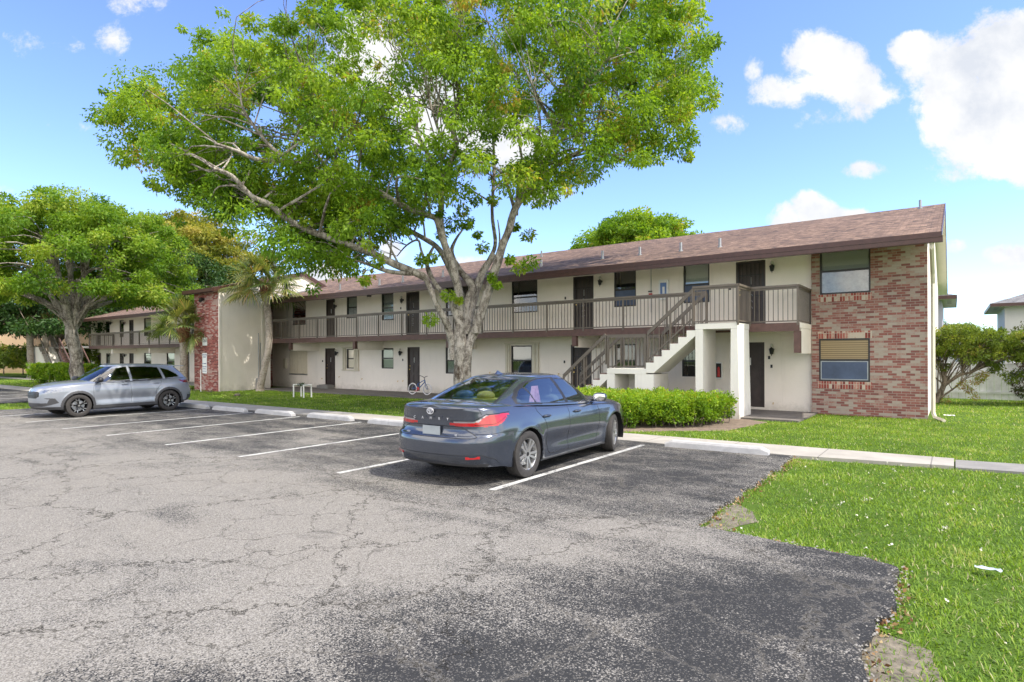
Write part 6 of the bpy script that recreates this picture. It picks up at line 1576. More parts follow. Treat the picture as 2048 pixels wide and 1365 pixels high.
# ================================================================ cars
def lerp_tab(tab, x):
    xs = [p[0] for p in tab]; ys = [p[1] for p in tab]
    return np.interp(x, xs, ys)
def smooth_tab(tab, x):
    """monotone-ish smooth interpolation of a table (cubic through finite-difference slopes)"""
    xs = np.array([p[0] for p in tab], float); ys = np.array([p[1] for p in tab], float); x = np.clip(np.asarray(x, float), xs[0], xs[-1])
    h = np.diff(xs); dl = np.diff(ys) / h; m = np.zeros(len(xs)); m[1:-1] = np.where(dl[1:] * dl[:-1] > 0, 2 * dl[1:] * dl[:-1] / (dl[1:] + dl[:-1] + 1e-12), 0); m[0] = dl[0]; m[-1] = dl[-1]
    i = np.clip(np.searchsorted(xs, x, side='right') - 1, 0, len(h) - 1); t = (x - xs[i]) / h[i]
    return (2 * t ** 3 - 3 * t ** 2 + 1) * ys[i] + (t ** 3 - 2 * t ** 2 + t) * h[i] * m[i] + (-2 * t ** 3 + 3 * t ** 2) * ys[i + 1] + (t ** 3 - t ** 2) * h[i] * m[i + 1]

def outline(xr, xf, w, Lr, Lf, nr, nf, NC=(70, 170, 80)):
    """half outline from the rear centre round the left side to the front centre; arrays (x, y, kind)"""
    a, b, c = NC
    th = (np.pi / 2) * (np.linspace(0, 1, a, endpoint=False)) ** 1.45
    x1 = (xr + Lr) - Lr * np.cos(th) ** (2 / nr); y1 = w * np.sin(th) ** (2 / nr)
    x2 = np.linspace(xr + Lr, xf - Lf, b, endpoint=False); y2 = np.full(b, w)
    th = (np.pi / 2) * (1 - np.linspace(0, 1, c)) ** 1.45
    x3 = (xf - Lf) + Lf * np.cos(th) ** (2 / nf); y3 = w * np.sin(th) ** (2 / nf)
    return np.concatenate([x1, x2, x3]), np.concatenate([y1, y2, y3])

class Car:
    def __init__(s, P, root):
        s.P = P; s.root = root; s.parts = {}
        P_ = P; NR = 72; v = np.linspace(0, 1, NR)
        cols = sum((70, 170, 80)); G = np.zeros((NR, cols, 3))
        for i, vv in enumerate(v):
            zr = P_['zb_r'] + (lerp_tab(P_['zsh'], -9) - P_['zb_r']) * vv; zf = P_['zb_f'] + (lerp_tab(P_['zsh'], 9) - P_['zb_f']) * vv
            xr = smooth_tab(P_['xr'], zr); xf = smooth_tab(P_['xf'], zf)
            x, y = outline(float(xr), float(xf), 1.0, P_['Lr'], P_['Lf'], P_['nr'], P_['nf'])
            zb = smooth_tab(P_['zb'], x); zs = smooth_tab(P_['zsh'], x); z = zb + (zs - zb) * vv
            w = P_['W'] * smooth_tab(P_['sec'], z - P_.get('beltrise', 0) * 0) * smooth_tab(P_['plan'], x)
            # shoulder rounding at the very top
            top = np.clip((vv - 0.93) / 0.07, 0, 1); w = w - 0.035 * top ** 2.2
            yy_ = y * w
            for ax in P_['axles']:
                d = np.hypot(x - ax, z - P_['rw'])
                yy_ = yy_ + P_['flare'] * np.exp(-((d - P_['ra'] - 0.01) / 0.06) ** 2) * (y > 0.9) * (z < P_['rw'] + P_['ra'] + 0.2)
            # door surface: soft hollow low on the doors
            yy_ = yy_ - P_.get('hollow', 0.018) * np.exp(-((z - P_.get('hz', 0.42)) / 0.11) ** 2) * np.clip(1 - ((x - 0.0) / 1.05) ** 4, 0, 1) * (y > 0.9)
            G[i, :, 0] = x; G[i, :, 1] = yy_; G[i, :, 2] = z
        s.G = G; s.v = v
        mid = G[NR // 2]; s.S = np.concatenate([[0], np.cumsum(np.hypot(np.diff(mid[:, 0]), np.diff(mid[:, 1])))]); s.Smax = s.S[-1]
        # greenhouse
        NH = 40; h = np.linspace(0, 1, NH); H = np.zeros((NH, cols, 3)); g = P_['gh']
        xo, yo = outline(g['xr0'], g['xf0'], 1, g['Lr0'], g['Lf0'], g['nr0'], g['nf0']); x1, y1 = outline(g['xr1'], g['xf1'], 1, g['Lr1'], g['Lf1'], g['nr1'], g['nf1'])
        z0 = smooth_tab(P_['zsh'], xo) + g.get('z0', -0.01); w0 = smooth_tab(g['w0'], xo); w1 = smooth_tab(g['w1'], x1); z1 = smooth_tab(g['z1'], x1)
        for i, hh in enumerate(h):
            k = hh; kw = hh ** g.get('pw', 1.25); kz = np.sin(hh * np.pi / 2) * g.get('bz', 0.12) + hh * (1 - g.get('bz', 0.12))
            H[i, :, 0] = xo + (x1 - xo) * k; H[i, :, 1] = (yo + (y1 - yo) * k) * (w0 + (w1 - w0) * kw); H[i, :, 2] = z0 + (z1 - z0) * kz
        s.H = H; s.h = h
    def band(s, sv, z, side=1, off=0.0, byx=False):
        j = int(np.argmin(np.abs((s.G[36, :, 0] if byx else s.S) - sv) + (1e3 * (s.G[36, :, 1] < 0.5 * s.P['W']) if byx else 0)))
        col = s.G[:, j]; i = int(np.clip(np.searchsorted(col[:, 2], z), 1, len(col) - 1)); t = (z - col[i - 1, 2]) / (col[i, 2] - col[i - 1, 2] + 1e-9); t = min(1, max(0, t))
        p = col[i - 1] * (1 - t) + col[i] * t
        j2 = min(j + 1, s.G.shape[1] - 1); j1 = max(j - 1, 0); tan = s.G[i, j2] - s.G[i, j1]; nrm = np.cross(tan, np.array([0, 0, 1.0])); nrm = -nrm / (np.linalg.norm(nrm) + 1e-9)
        if nrm[1] * 1.0 + (0.0) < 0 and p[1] > 0.3: nrm = -nrm
        if p[1] <= 0.3: nrm = np.array([-1.0, 0, 0]) if p[0] < 0 else np.array([1.0, 0, 0])
        q = p + nrm * off
        return Vector((q[0], q[1] * side, q[2]))
    def emit(s, classify_band, classify_gh, classify_cover):
        """sort every face of the dense grids into named parts"""
        buckets = {}
        SPL = ('tail_light', 'reversing_light', 'headlight', 'front_side_window', 'rear_side_window', 'quarter_window', 'wheel_arch_trim', 'sill_trim', 'pillar_trim')
        def put(name, quad, xx=0.0): buckets.setdefault((name, (quad[1] if name in SPL else 0), (0 if name not in ('wheel_arch_trim', 'bumper_valance', 'sill_trim') else (2 if xx > 1.3 else (0 if xx < -1.3 else 1)) if name != 'wheel_arch_trim' else int(xx > 0))), []).append(quad)
        for side in (1, -1):
            G = s.G; NR, NCo = G.shape[:2]
            for i in range(NR - 1):
                for j in range(NCo - 1):
                    c = (G[i, j] + G[i + 1, j + 1]) / 2
                    nm = classify_band(c[0], c[1], c[2], (s.S[j] + s.S[j + 1]) / 2, side)
                    if nm: put(nm, (('G', i, j), side), c[0])
            H = s.H; NH = H.shape[0]
            for i in range(NH - 1):
                for j in range(NCo - 1):
                    c = (H[i, j] + H[i + 1, j + 1]) / 2
                    nm = classify_gh(c[0], c[1], c[2], (s.h[i] + s.h[i + 1]) / 2, j, side)
                    if nm: put(nm, (('H', i, j), side))
            for i in range(len(s.C) - 1):
                for j in range(NCo - 1):
                    c = (s.C[i, j] + s.C[i + 1, j + 1]) / 2; nm = classify_cover(c[0], c[1], c[2]);
                    if nm: put(nm, (('C', i, j), side))
            for i in range(len(s.T) - 1):
                for j in range(NCo - 1): put('body', (('T', i, j), side))
        out = {}
        A = {'G': s.G, 'H': s.H, 'C': s.C, 'T': s.T}
        for nm, lst in buckets.items():
            idx = {}; V = []; F = []
            for (k, i, j), side in lst:
                f = []
                for (a, b) in ((i, j), (i, j + 1), (i + 1, j + 1), (i + 1, j)):
                    key = (k, a, b, side)
                    if key not in idx:
                        idx[key] = len(V); p = A[k][a, b]; V.append((p[0], p[1] * side, p[2]))
                    f.append(idx[key])
                F.append(f if side == -1 else f[::-1])
            out[nm] = (V, F)
        return out
    def covers(s):
        P_ = s.P; q = np.concatenate([np.linspace(1, 0.8, 8), np.linspace(0.75, 0, 16)]); top = s.G[-1]; C = np.zeros((len(q), top.shape[0], 3))
        for i, k in enumerate(q):
            C[i, :, 0] = top[:, 0]; C[i, :, 1] = top[:, 1] * k; C[i, :, 2] = top[:, 2] + smooth_tab(P_['crown'], top[:, 0]) * (1 - k ** 2.6) + 0.012 * (1 - k ** 14)
        s.C = C
        top = s.H[-1]; q = np.concatenate([np.linspace(1, 0.86, 8), np.linspace(0.8, 0, 14)]); T = np.zeros((len(q), top.shape[0], 3))
        for i, k in enumerate(q):
            T[i, :, 0] = top[:, 0]; T[i, :, 1] = top[:, 1] * k; T[i, :, 2] = top[:, 2] + P_['gh']['crown'] * (1 - k ** 3.0)
        s.T = T

def mesh_part(name, VF, m, parent, smooth=True):
    V, F = VF; me = bpy.data.meshes.new(name); me.from_pydata(V, [], F); me.materials.append(m)
    bm = bmesh.new(); bm.from_mesh(me); bmesh.ops.remove_doubles(bm, verts=bm.verts, dist=0.0006); bmesh.ops.recalc_face_normals(bm, faces=bm.faces)
    bm.to_mesh(me); bm.free()
    if smooth:
        me.polygons.foreach_set('use_smooth', [True] * len(me.polygons))
        try: me.set_sharp_from_angle(angle=R(34))
        except Exception: pass
    o = bpy.data.objects.new(name, me); COL.objects.link(o); o.parent = parent
    return o

RUBBER = plain('tyre_rubber', (0.035, 0.032, 0.030), 0.8, var=0.3, scale=30)
ALLOY = plain('silver_alloy', (0.50, 0.50, 0.50), 0.28, 0.75, var=0.05)
BLACKALLOY = plain('gloss_black_alloy', (0.016, 0.016, 0.018), 0.22, 0.2)
CLAD = plain('dark_grey_cladding', (0.045, 0.046, 0.05), 0.6)
REDLENS = plain('red_lens', (0.36, 0.004, 0.007), 0.12, var=0.1, coat=1.0)
CLEARLENS = plain('clear_lens', (0.34, 0.30, 0.31), 0.08, 0.5, coat=1.0)
HEADLENS = plain('head_lamp_lens', (0.20, 0.22, 0.26), 0.06, 0.6, coat=1.0, var=0.5, scale=30)
CHROME = plain('chrome', (0.75, 0.75, 0.77), 0.12, 1.0, var=0.03)
SEAM = plain('panel_gap', (0.006, 0.006, 0.007), 0.8)
CARGLASS = glass_mat('car_glass', (0.62, 0.76, 0.72), 0.12, 0.02)
DARKGLASS = glass_mat('privacy_glass', (0.05, 0.055, 0.06), 0.10, 0.02)
INTER = plain('charcoal_cabin_trim', (0.05, 0.05, 0.052), 0.8)

def wheel(parent, ax, y, side, rw, width, style, steer=0.0):
    w = empty('wheel', (ax, y, rw)); w.parent = parent; w.rotation_euler = (0, 0, steer)
    h = width / 2; s = side; q = MB()
    q.lathe([(-h * .9, rw * .66), (-h, rw * .72), (-h * 1.02, rw * .86), (-h * .92, rw * .965), (-h * .7, rw * .995), (-h * .35, rw), (-h * .34, rw * .982), (-h * .28, rw * .982), (-h * .27, rw), (h * .27, rw), (h * .28, rw * .982), (h * .34, rw * .982), (h * .35, rw), (h * .7, rw * .995), (h * .92, rw * .965), (h * 1.02, rw * .86), (h, rw * .72), (h * .9, rw * .66)], (0, 0, 0), 'Y', 56)
    q.build('tyre', RUBBER, w, True)
    rr = rw * 0.665
    q = MB(); q.lathe([(s * h * .90, rr * 1.0), (s * h * .93, rr * 1.03), (s * h * .80, rr * .95), (s * h * .2, rr * .90), (-s * h * .8, rr * .9), (-s * h * .85, rr)], (0, 0, 0), 'Y', 48)
    m = ALLOY if style == 'silver' else BLACKALLOY
    rim = q.build('rim', m, w, True)
    q = MB(); n = 10 if style == 'silver' else 5
    for k in range(n):
        a0 = 2 * math.pi * k / n + 0.1
        if style == 'silver':
            for (da, wd) in ((0.0, 0.030),):
                p0 = (0.045 * math.cos(a0), s * h * .72, 0.045 * math.sin(a0)); a1 = a0 + 0.10 * (1 if k % 2 else -1); p1 = (rr * .97 * math.cos(a1), s * h * .86, rr * .97 * math.sin(a1))
                q.bar(p0, p1, 0.032, 0.022, up=(0, 1, 0))
        else:
            for da in (-0.22, 0.22):
                p0 = (0.04 * math.cos(a0), s * h * .70, 0.04 * math.sin(a0)); p1 = (rr * .62 * math.cos(a0 + da * .5), s * h * .80, rr * .62 * math.sin(a0 + da * .5)); p2 = (rr * .97 * math.cos(a0 + da), s * h * .86, rr * .97 * math.sin(a0 + da))
                q.bar(p0, p1, 0.03, 0.02, up=(0, 1, 0)); q.bar(p1, p2, 0.028, 0.02, up=(0, 1, 0))
    q.tube([(0, s * h * .5, 0), (0, s * h * .80, 0)], [0.062, 0.052], 20)
    q.build('spokes', m, w)
    if style != 'silver':
        q = MB()
        for k in range(5):
            for da in (-0.22, 0.22):
                a0 = 2 * math.pi * k / 5 + 0.1; q.bar((rr * .64 * math.cos(a0 + da * .5), s * h * .885, rr * .64 * math.sin(a0 + da * .5)), (rr * .93 * math.cos(a0 + da), s * h * .94, rr * .93 * math.sin(a0 + da)), 0.012, 0.01, up=(0, 1, 0))
        q.build('machined_edges', ALLOY, w)
    q = MB(); q.tube([(0, s * h * .80, 0), (0, s * h * .84, 0)], 0.03, 16); q.build('hub_cap', CHROME if style != 'silver' else SEAM, w)
    q = MB(); q.tube([(0, s * h * .1, 0), (0, s * h * .25, 0)], rr * .72, 28); q.build('brake_disc', MAT['metal_grey'], w, True)
    q = MB(); q.tube([(0, -s * h * .6, 0), (0, -s * h * .5, 0)], rr * .9, 28); q.build('backing', SEAM, w)
    return w

def arch_well(parent, ax, rw, ra, yo, yi, name='wheel_well'):
    for s in (1, -1):
        q = MB(); n = 24; V = []
        for k in range(n + 1):
            a = -0.35 + (math.pi + 0.7) * k / n
            for y in (yo, yi): V.append((ax + math.cos(a) * ra, s * y, rw + math.sin(a) * ra))
        o = len(q.v); q.add(V, [(2 * k, 2 * k + 1, 2 * k + 3, 2 * k + 2) for k in range(n)])
        q.add([V[2 * k + 1] for k in range(n + 1)], [tuple(range(n + 1))])
        q.build(name, SEAM, parent, fix=False)

def seam(car, parent, pts, side, byx=True, r=0.0035, name='panel_gap', m=None, off=0.0, mb=None):
    P = []
    for i in range(len(pts) - 1):
        for k in range(8): P.append((pts[i][0] + (pts[i + 1][0] - pts[i][0]) * k / 8, pts[i][1] + (pts[i + 1][1] - pts[i][1]) * k / 8))
    P.append(pts[-1])
    L3 = [car.band(a, b, side, off, byx) for a, b in P]
    L4 = [L3[0]]
    for p in L3[1:]:
        if (p - L4[-1]).length > 0.004: L4.append(p)
    if len(L4) > 1: mb.tube(L4, r, 5)

def blob(name, loc, sc, m, parent, rot=(0, 0, 0), p=2.6, n=18):
    q = MB(); V = []; F = []
    for i in range(n + 1):
        th = math.pi * i / n - math.pi / 2
        for k in range(2 * n):
            ph = math.pi * k / n; f = lambda v: math.copysign(abs(v) ** (2 / p), v)
            V.append((sc[0] * f(math.cos(th)) * f(math.cos(ph)), sc[1] * f(math.cos(th)) * f(math.sin(ph)), sc[2] * f(math.sin(th))))
    for i in range(n):
        for k in range(2 * n): F.append((i * 2 * n + k, i * 2 * n + (k + 1) % (2 * n), (i + 1) * 2 * n + (k + 1) % (2 * n), (i + 1) * 2 * n + k))
    q.add(V, F); o = q.build(name, m, parent, True); o.location = loc; o.rotation_euler = rot
    return o

def seats(parent, xs, zf, ztop, m, rear=True):
    for (x, ys) in xs:
        for y in ys:
            s_ = blob('seat', (x, y, (zf + ztop) / 2), (0.09, 0.24, (ztop - zf) / 2), m, parent, (0, R(-14), 0), 4)
            blob('headrest', (0.02, 0, (ztop - zf) / 2 + 0.08), (0.05, 0.13, 0.085), m, s_, (0, 0, 0), 3)

# ---------------------------------------------------------------- dark grey sedan
def tri_in(x, z, poly): return in_poly(x, z, poly)
sed = empty('parked_car', (-5.79, 8.36, 0.0), R(90 + 1.6)); tag(sed, 'dark slate grey sedan parked nose in, seen from behind with red tail lights', 'car')
P = dict(W=0.92, zb_r=0.26, zb_f=0.19, Lr=0.62, Lf=0.95, nr=3.0, nf=2.6, rw=0.335, ra=0.375, axles=(-1.4125, 1.4125), flare=0.012, hollow=0.022, hz=0.44,
         zsh=[(-2.55, 1.012), (-2.35, 1.035), (-2.0, 1.045), (-1.5, 1.035), (-0.6, 0.985), (0.4, 0.945), (1.0, 0.925), (1.5, 0.885), (2.0, 0.80), (2.25, 0.725), (2.45, 0.68)],
         zb=[(-2.6, 0.27), (-2.0, 0.25), (-1.8, 0.21), (-1.0, 0.18), (1.0, 0.175), (1.9, 0.19), (2.5, 0.19)],
         sec=[(0.15, 0.93), (0.24, 0.962), (0.30, 0.972), (0.45, 0.985), (0.60, 1.0), (0.72, 0.998), (0.80, 0.985), (0.90, 0.955), (1.0, 0.915), (1.10, 0.885)],
         plan=[(-2.6, 0.935), (-2.0, 0.965), (-1.4, 0.995), (-0.8, 0.99), (0, 0.985), (0.8, 0.99), (1.4, 1.0), (2.0, 0.965), (2.5, 0.93)],
         xr=[(0.2, -2.36), (0.32, -2.46), (0.42, -2.50), (0.56, -2.505), (0.64, -2.485), (0.675, -2.44), (0.74, -2.42), (0.84, -2.425), (0.93, -2.44), (1.0, -2.46), (1.05, -2.475), (1.08, -2.465)],
         xf=[(0.15, 2.26), (0.30, 2.36), (0.45, 2.385), (0.58, 2.37), (0.68, 2.31), (0.75, 2.24)],
         crown=[(-2.5, 0.035), (-2.2, 0.045), (-1.6, 0.05), (0, 0.03), (0.9, 0.085), (1.6, 0.085), (2.2, 0.05), (2.4, 0.03)],
         gh=dict(xr0=-2.10, xf0=1.12, Lr0=0.62, Lf0=0.75, nr0=2.5, nf0=2.3, xr1=-1.02, xf1=0.22, Lr1=0.28, Lf1=0.34, nr1=2.8, nf1=2.6, crown=0.035, z0=-0.012, pw=1.22, bz=0.22,
                 w0=[(-2.1, 0.76), (-1.5, 0.83), (-0.5, 0.855), (0.4, 0.855), (1.1, 0.84)], w1=[(-1.1, 0.52), (-0.6, 0.565), (0, 0.565), (0.3, 0.55)],
                 z1=[(-1.05, 1.375), (-0.8, 1.40), (-0.4, 1.412), (0.0, 1.402), (0.25, 1.375)]))
car = Car(P, sed); car.covers()
S_ = car.Smax
DLO = [(0.80, 0.975), (0.30, 1.235), (0.02, 1.335), (-0.35, 1.368), (-0.75, 1.362), (-1.05, 1.318), (-1.32, 1.225), (-1.50, 1.125), (-1.54, 1.07), (-1.45, 1.055), (-0.6, 1.012), (0.2, 0.985)]
TLr = [(0.30, 0.80), (0.82, 0.792), (0.98, 0.80), (1.10, 0.84), (1.20, 0.90), (1.29, 0.955), (1.16, 0.955), (1.0, 0.945), (0.86, 0.935), (0.80, 0.90), (0.74, 0.858), (0.64, 0.838), (0.30, 0.838)]
TLc = [(0.36, 0.838), (0.64, 0.838), (0.74, 0.858), (0.80, 0.90), (0.86, 0.935), (0.95, 0.942), (0.84, 0.945), (0.775, 0.90), (0.68, 0.865), (0.36, 0.856)]
def cb(x, y, z, s_, side):
    for ax in P['axles']:
        if math.hypot(x - ax, z - P['rw']) < P['ra'] and abs(y) > 0.55 and z < 0.9: return None
    if s_ < 1.4:
        if in_poly(s_, z, TLr): return 'tail_light'
        if in_poly(s_, z, TLc): return 'reversing_light'
    if x < -2.2 and z < 0.30: return 'bumper_valance'
    if s_ > S_ - 1.15 and in_poly(S_ - s_, z, [(0.45, 0.64), (0.62, 0.70), (1.12, 0.80), (1.05, 0.74), (0.75, 0.66)]): return 'headlight'
    if z < 0.205: return 'bumper_valance'
    return 'body'
def cg(x, y, z, h, j, side):
    ncr, ncm = 70, 170
    if j < ncr:      # rear corner: backlight
        th = (j / ncr) ** 1.45
        if th < 0.50 and 0.05 < h < 0.93: return 'rear_window'
        if th < 0.535 and 0.03 < h < 0.95: return 'window_seal'
    if j > ncr + ncm:
        th = (1 - (j - ncr - ncm) / 80) ** 1.45
        if th < 0.62 and 0.05 < h < 0.94: return 'windscreen'
        if th < 0.66 and 0.03 < h < 0.96: return 'window_seal'
    if in_poly(x, z, DLO) and abs(y) > 0.45:
        if -0.275 < x + (z - 1.0) * 0.25 - 0.0 < -0.185: return 'pillar_trim'
        if abs((x + (z - 1.0) * 0.35) + 1.10) < 0.018: return 'pillar_trim'
        xx = x + (z - 1.0) * 0.25
        return 'front_side_window' if xx > -0.23 else ('rear_side_window' if x + (z - 1) * .35 > -1.10 else 'quarter_window')
    if in_poly(x, z, [(0.86, 0.96), (0.33, 1.25), (0.03, 1.352), (-0.35, 1.385), (-0.77, 1.378), (-1.08, 1.332), (-1.36, 1.235), (-1.56, 1.13), (-1.60, 1.055), (-1.46, 1.038), (-0.6, 0.995), (0.2, 0.968)]) and abs(y) > 0.45: return 'window_seal'
    return 'body'
def cc(x, y, z):
    if -1.95 + 0.25 * abs(y) < x < 1.02 - 0.5 * y * y and abs(y) < 0.80: return 'cabin_shelf'
    return 'body'
SLATE = car_paint('slate_grey_paint', (0.062, 0.074, 0.100), 0.22, 0.55)
mats = dict(body=SLATE, tail_light=REDLENS, reversing_light=CLEARLENS, bumper_valance=CLAD, headlight=CLEARLENS, rear_window=CARGLASS, windscreen=CARGLASS, front_side_window=CARGLASS, rear_side_window=CARGLASS, quarter_window=CARGLASS,
            window_seal=MAT['black'], pillar_trim=MAT['black'], cabin_shelf=INTER)
bodyobj = None
for (nm, _a, _b), VF in car.emit(cb, cg, cc).items():
    o = mesh_part(nm, VF, mats[nm], sed)
    if nm == 'body': bodyobj = o
q = MB(); q.box(-2.1, 2.0, -0.50, 0.50, 0.20, 0.26); q.box(-0.95, 0.95, -0.84, 0.84, 0.17, 0.3); q.build('underbody', SEAM, sed)
for ax in P['axles']: arch_well(sed, ax, P['rw'], P['ra'] + 0.012, 0.90, 0.60)
for (ax, s_, st) in ((-1.4125, 1, 0), (-1.4125, -1, 0), (1.4125, 1, R(15)), (1.4125, -1, R(15))): wheel(sed, ax, s_ * 0.795, s_, 0.335, 0.215, 'silver', st)
for side in (1, -1):
    q = MB()
    seam(car, sed, [(0.78, 0.93), (0.80, 0.75), (0.80, 0.5), (0.72, 0.26)], side, mb=q)
    seam(car, sed, [(-0.24, 0.975), (-0.25, 0.6), (-0.22, 0.26)], side, mb=q)
    seam(car, sed, [(-1.18, 1.03), (-1.16, 0.92), (-1.02, 0.78), (-0.93, 0.6), (-0.90, 0.45), (-0.84, 0.30), (-0.78, 0.262)], side, mb=q)
    seam(car, sed, [(-0.78, 0.262), (0.0, 0.258), (0.72, 0.262)], side, mb=q)
    seam(car, sed, [(0.66, 0.70), (0.9, 0.695), (1.1, 0.71), (1.30, 0.70), (1.62, 0.66)], side, byx=False, mb=q, r=0.003)
    q.build('panel_gap', SEAM, sed)
    for xh in (0.02, -1.02):
        p = car.band(xh + (0.0 if xh > -0.5 else 0.06), 0.835, side, 0.012, True)
        q = MB(); q.tube([p + Vector((-0.10, side * 0.0, 0)), p + Vector((-0.06, side * 0.022, 0.004)), p + Vector((0.06, side * 0.022, 0.004)), p + Vector((0.10, 0, 0))], [0.010, 0.016, 0.016, 0.012], 8)
        q.build('door_handle', SLATE, sed, True)
        q = MB(); q.tube([p + Vector((-0.06, -side * 0.006, -0.004)), p + Vector((0.06, -side * 0.006, -0.004))], 0.022, 8); q.build('handle_recess', SEAM, sed)
    mm = blob('side_mirror', (0.66, side * 0.985, 1.02), (0.075, 0.12, 0.075), SLATE, sed, (0, 0, side * R(-12)))
    q = MB(); q.bar((0.70, side * 0.82, 0.955), (0.67, side * 0.92, 0.985), 0.07, 0.03); q.build('mirror_arm', MAT['black'], sed)
    g_ = blob('mirror_glass', (-0.068, 0, 0), (0.012, 0.10, 0.058), CHROME, mm, (0, 0, 0), 3)
# trunk lid gaps, plate recess
q = MB()
seam(car, sed, [(0.0, 0.79), (0.40, 0.792), (0.47, 0.785), (0.72, 0.66), (0.70, 0.645), (0.0, 0.640)], 1, False, 0.0045, mb=q); seam(car, sed, [(0.0, 0.79), (0.40, 0.792), (0.47, 0.785), (0.72, 0.66), (0.70, 0.645), (0.0, 0.640)], -1, False, 0.0045, mb=q)
for sd in (1, -1): seam(car, sed, [(0.80, 1.05), (0.80, 0.95)], sd, False, 0.004, mb=q)
q.build('boot_lid_gap', SEAM, sed)
q = MB()
for sd in (1, -1):
    seam(car, sed, [(0.0, 0.415), (0.55, 0.42), (0.80, 0.43), (1.0, 0.36), (1.05, 0.30)], sd, False, 0.003, mb=q)
q.build('bumper_crease', SEAM, sed)
for sd in (1, -1):
    q = MB(); seam(car, sed, [(0.32, 0.862), (0.66, 0.872), (0.775, 0.915), (0.86, 0.950), (1.29, 0.965)], sd, False, 0.005, mb=q); seam(car, sed, [(0.66, 0.815), (0.95, 0.825), (1.08, 0.865), (1.18, 0.915)], sd, False, 0.003, mb=q); q.build('lamp_edge', SEAM, sed)
q = MB()
for sd in (1, -1):
    a, b = car.band(0.58, 0.385, sd, 0.004), car.band(0.78, 0.395, sd, 0.004); q.bar(a, b, 0.012, 0.035)
q.build('reflector', REDLENS, sed)
q = MB(); xp = -2.448; q.box(xp - 0.012, xp, -0.155, 0.155, 0.665, 0.785); pl_ = q.build('number_plate', plain('blurred_plate', (0.33, 0.36, 0.37), 0.5), sed)
Zr = (R(90), 0, R(-90))
SIL = plain('silver_badge', (0.55, 0.55, 0.57), 0.45, 0.2)
for i_, ch in enumerate('CAMRY'): text_obj(ch, 0.047, SIL, sed, (-2.466, 0.30 - i_ * 0.15, 0.888), Zr, 0.003, 'lettering')
text_obj('HEV', 0.034, SIL, sed, (-2.452, 0.43, 0.682), Zr, 0.002, 'lettering'); text_obj('LE', 0.034, SIL, sed, (-2.452, -0.43, 0.682), Zr, 0.002, 'lettering')
def ring3(mb, cx, cy, cz, a, b, r, n=28): mb.tube([(cx, cy + a * math.cos(2 * math.pi * k / n), cz + b * math.sin(2 * math.pi * k / n)) for k in range(n + 1)], r, 6, cap=False)
q = MB(); xe = -2.478; ring3(q, xe, 0, 0.985, 0.058, 0.040, 0.006); ring3(q, xe, 0, 0.997, 0.040, 0.015, 0.005); ring3(q, xe, 0, 0.985, 0.016, 0.036, 0.005); q.build('emblem', SIL, sed, True)
# lip spoiler edge, aerial fin, cabin
q = MB(); q.tube([car.band(s_, 1.045, 1, 0.004) for s_ in np.linspace(0.62, 0, 10)] + [car.band(s_, 1.045, -1, 0.004) for s_ in np.linspace(0.06, 0.62, 10)], 0.010, 6); q.build('boot_lip', SLATE, sed, True)
q = MB(); q.add([(-0.93, 0, 1.50), (-0.98, 0.025, 1.435), (-0.78, 0.012, 1.437), (-0.78, -0.012, 1.437), (-0.98, -0.025, 1.435)], [(0, 1, 2), (0, 2, 3), (0, 3, 4), (0, 4, 1), (1, 4, 3, 2)]); q.build('aerial_fin', SLATE, sed)
TANS = plain('light_grey_seat', (0.11, 0.11, 0.115), 0.8)
seats(sed, [(-1.22, (-0.42, 0.0, 0.42)), (-0.1, (-0.38, 0.38))], 0.75, 1.10, TANS)
q = MB(); q.box(0.55, 0.95, -0.7, 0.7, 0.85, 0.985); q.build('dashboard', INTER, sed)
q = MB(); q.tube([(0.42, 0.38 + 0.17 * math.cos(a), 1.0 + 0.17 * math.sin(a)) for a in [k * math.pi / 10 for k in range(21)]], 0.014, 6, False); q.build('steering_wheel', SEAM, sed)
bpy.context.view_layer.update()
def world_of(par, p): return par.matrix_world @ Vector(p)
def hat(name, label, p, m, r):
    t_ = empty(name, world_of(sed, p)); tag(t_, label, 'hat'); blob('crown', (0, 0, 0.045), (r, r, 0.07), m, t_, (0, 0, 0), 2.2); 
    q = MB(); q.lathe([(-.004, 0), (-.004, r * 1.5), (0.006, r * 1.5), (0.01, 0)], (0, 0, 0.0), 'Z', 20); q.build('brim', m, t_, True)
hat('hat', 'blue hat lying behind the rear seats of the grey sedan', (-1.52, 0.18, 1.10), plain('blue_cloth', (0.08, 0.15, 0.42), 0.8), 0.13)
hat('hat', 'straw coloured hat lying behind the rear seats of the grey sedan', (-1.52, -0.22, 1.10), plain('straw', (0.42, 0.34, 0.14), 0.8), 0.13)
t_ = empty('pink_cloth', world_of(sed, (-0.85, -0.66, 1.0))); tag(t_, 'pink cloth hanging inside the rear right window of the grey sedan', 'cloth')
q = MB(); V = []; n = 14
for i in range(n + 1):
    for j in range(8):
        tt = j / 7; wv = 0.02 * math.sin(i * 1.7) * (0.4 + tt); V.append((wv, (i / n - 0.5) * 0.34 * (0.55 + 0.45 * tt) - 0.02, 0.27 - 0.27 * tt))
q.add(V, [(i * 8 + j, (i + 1) * 8 + j, (i + 1) * 8 + j + 1, i * 8 + j + 1) for i in range(n) for j in range(7)]); q.build('fabric', plain('pink_fabric', (0.75, 0.36, 0.52), 0.8, var=0.2, scale=20), t_, True)

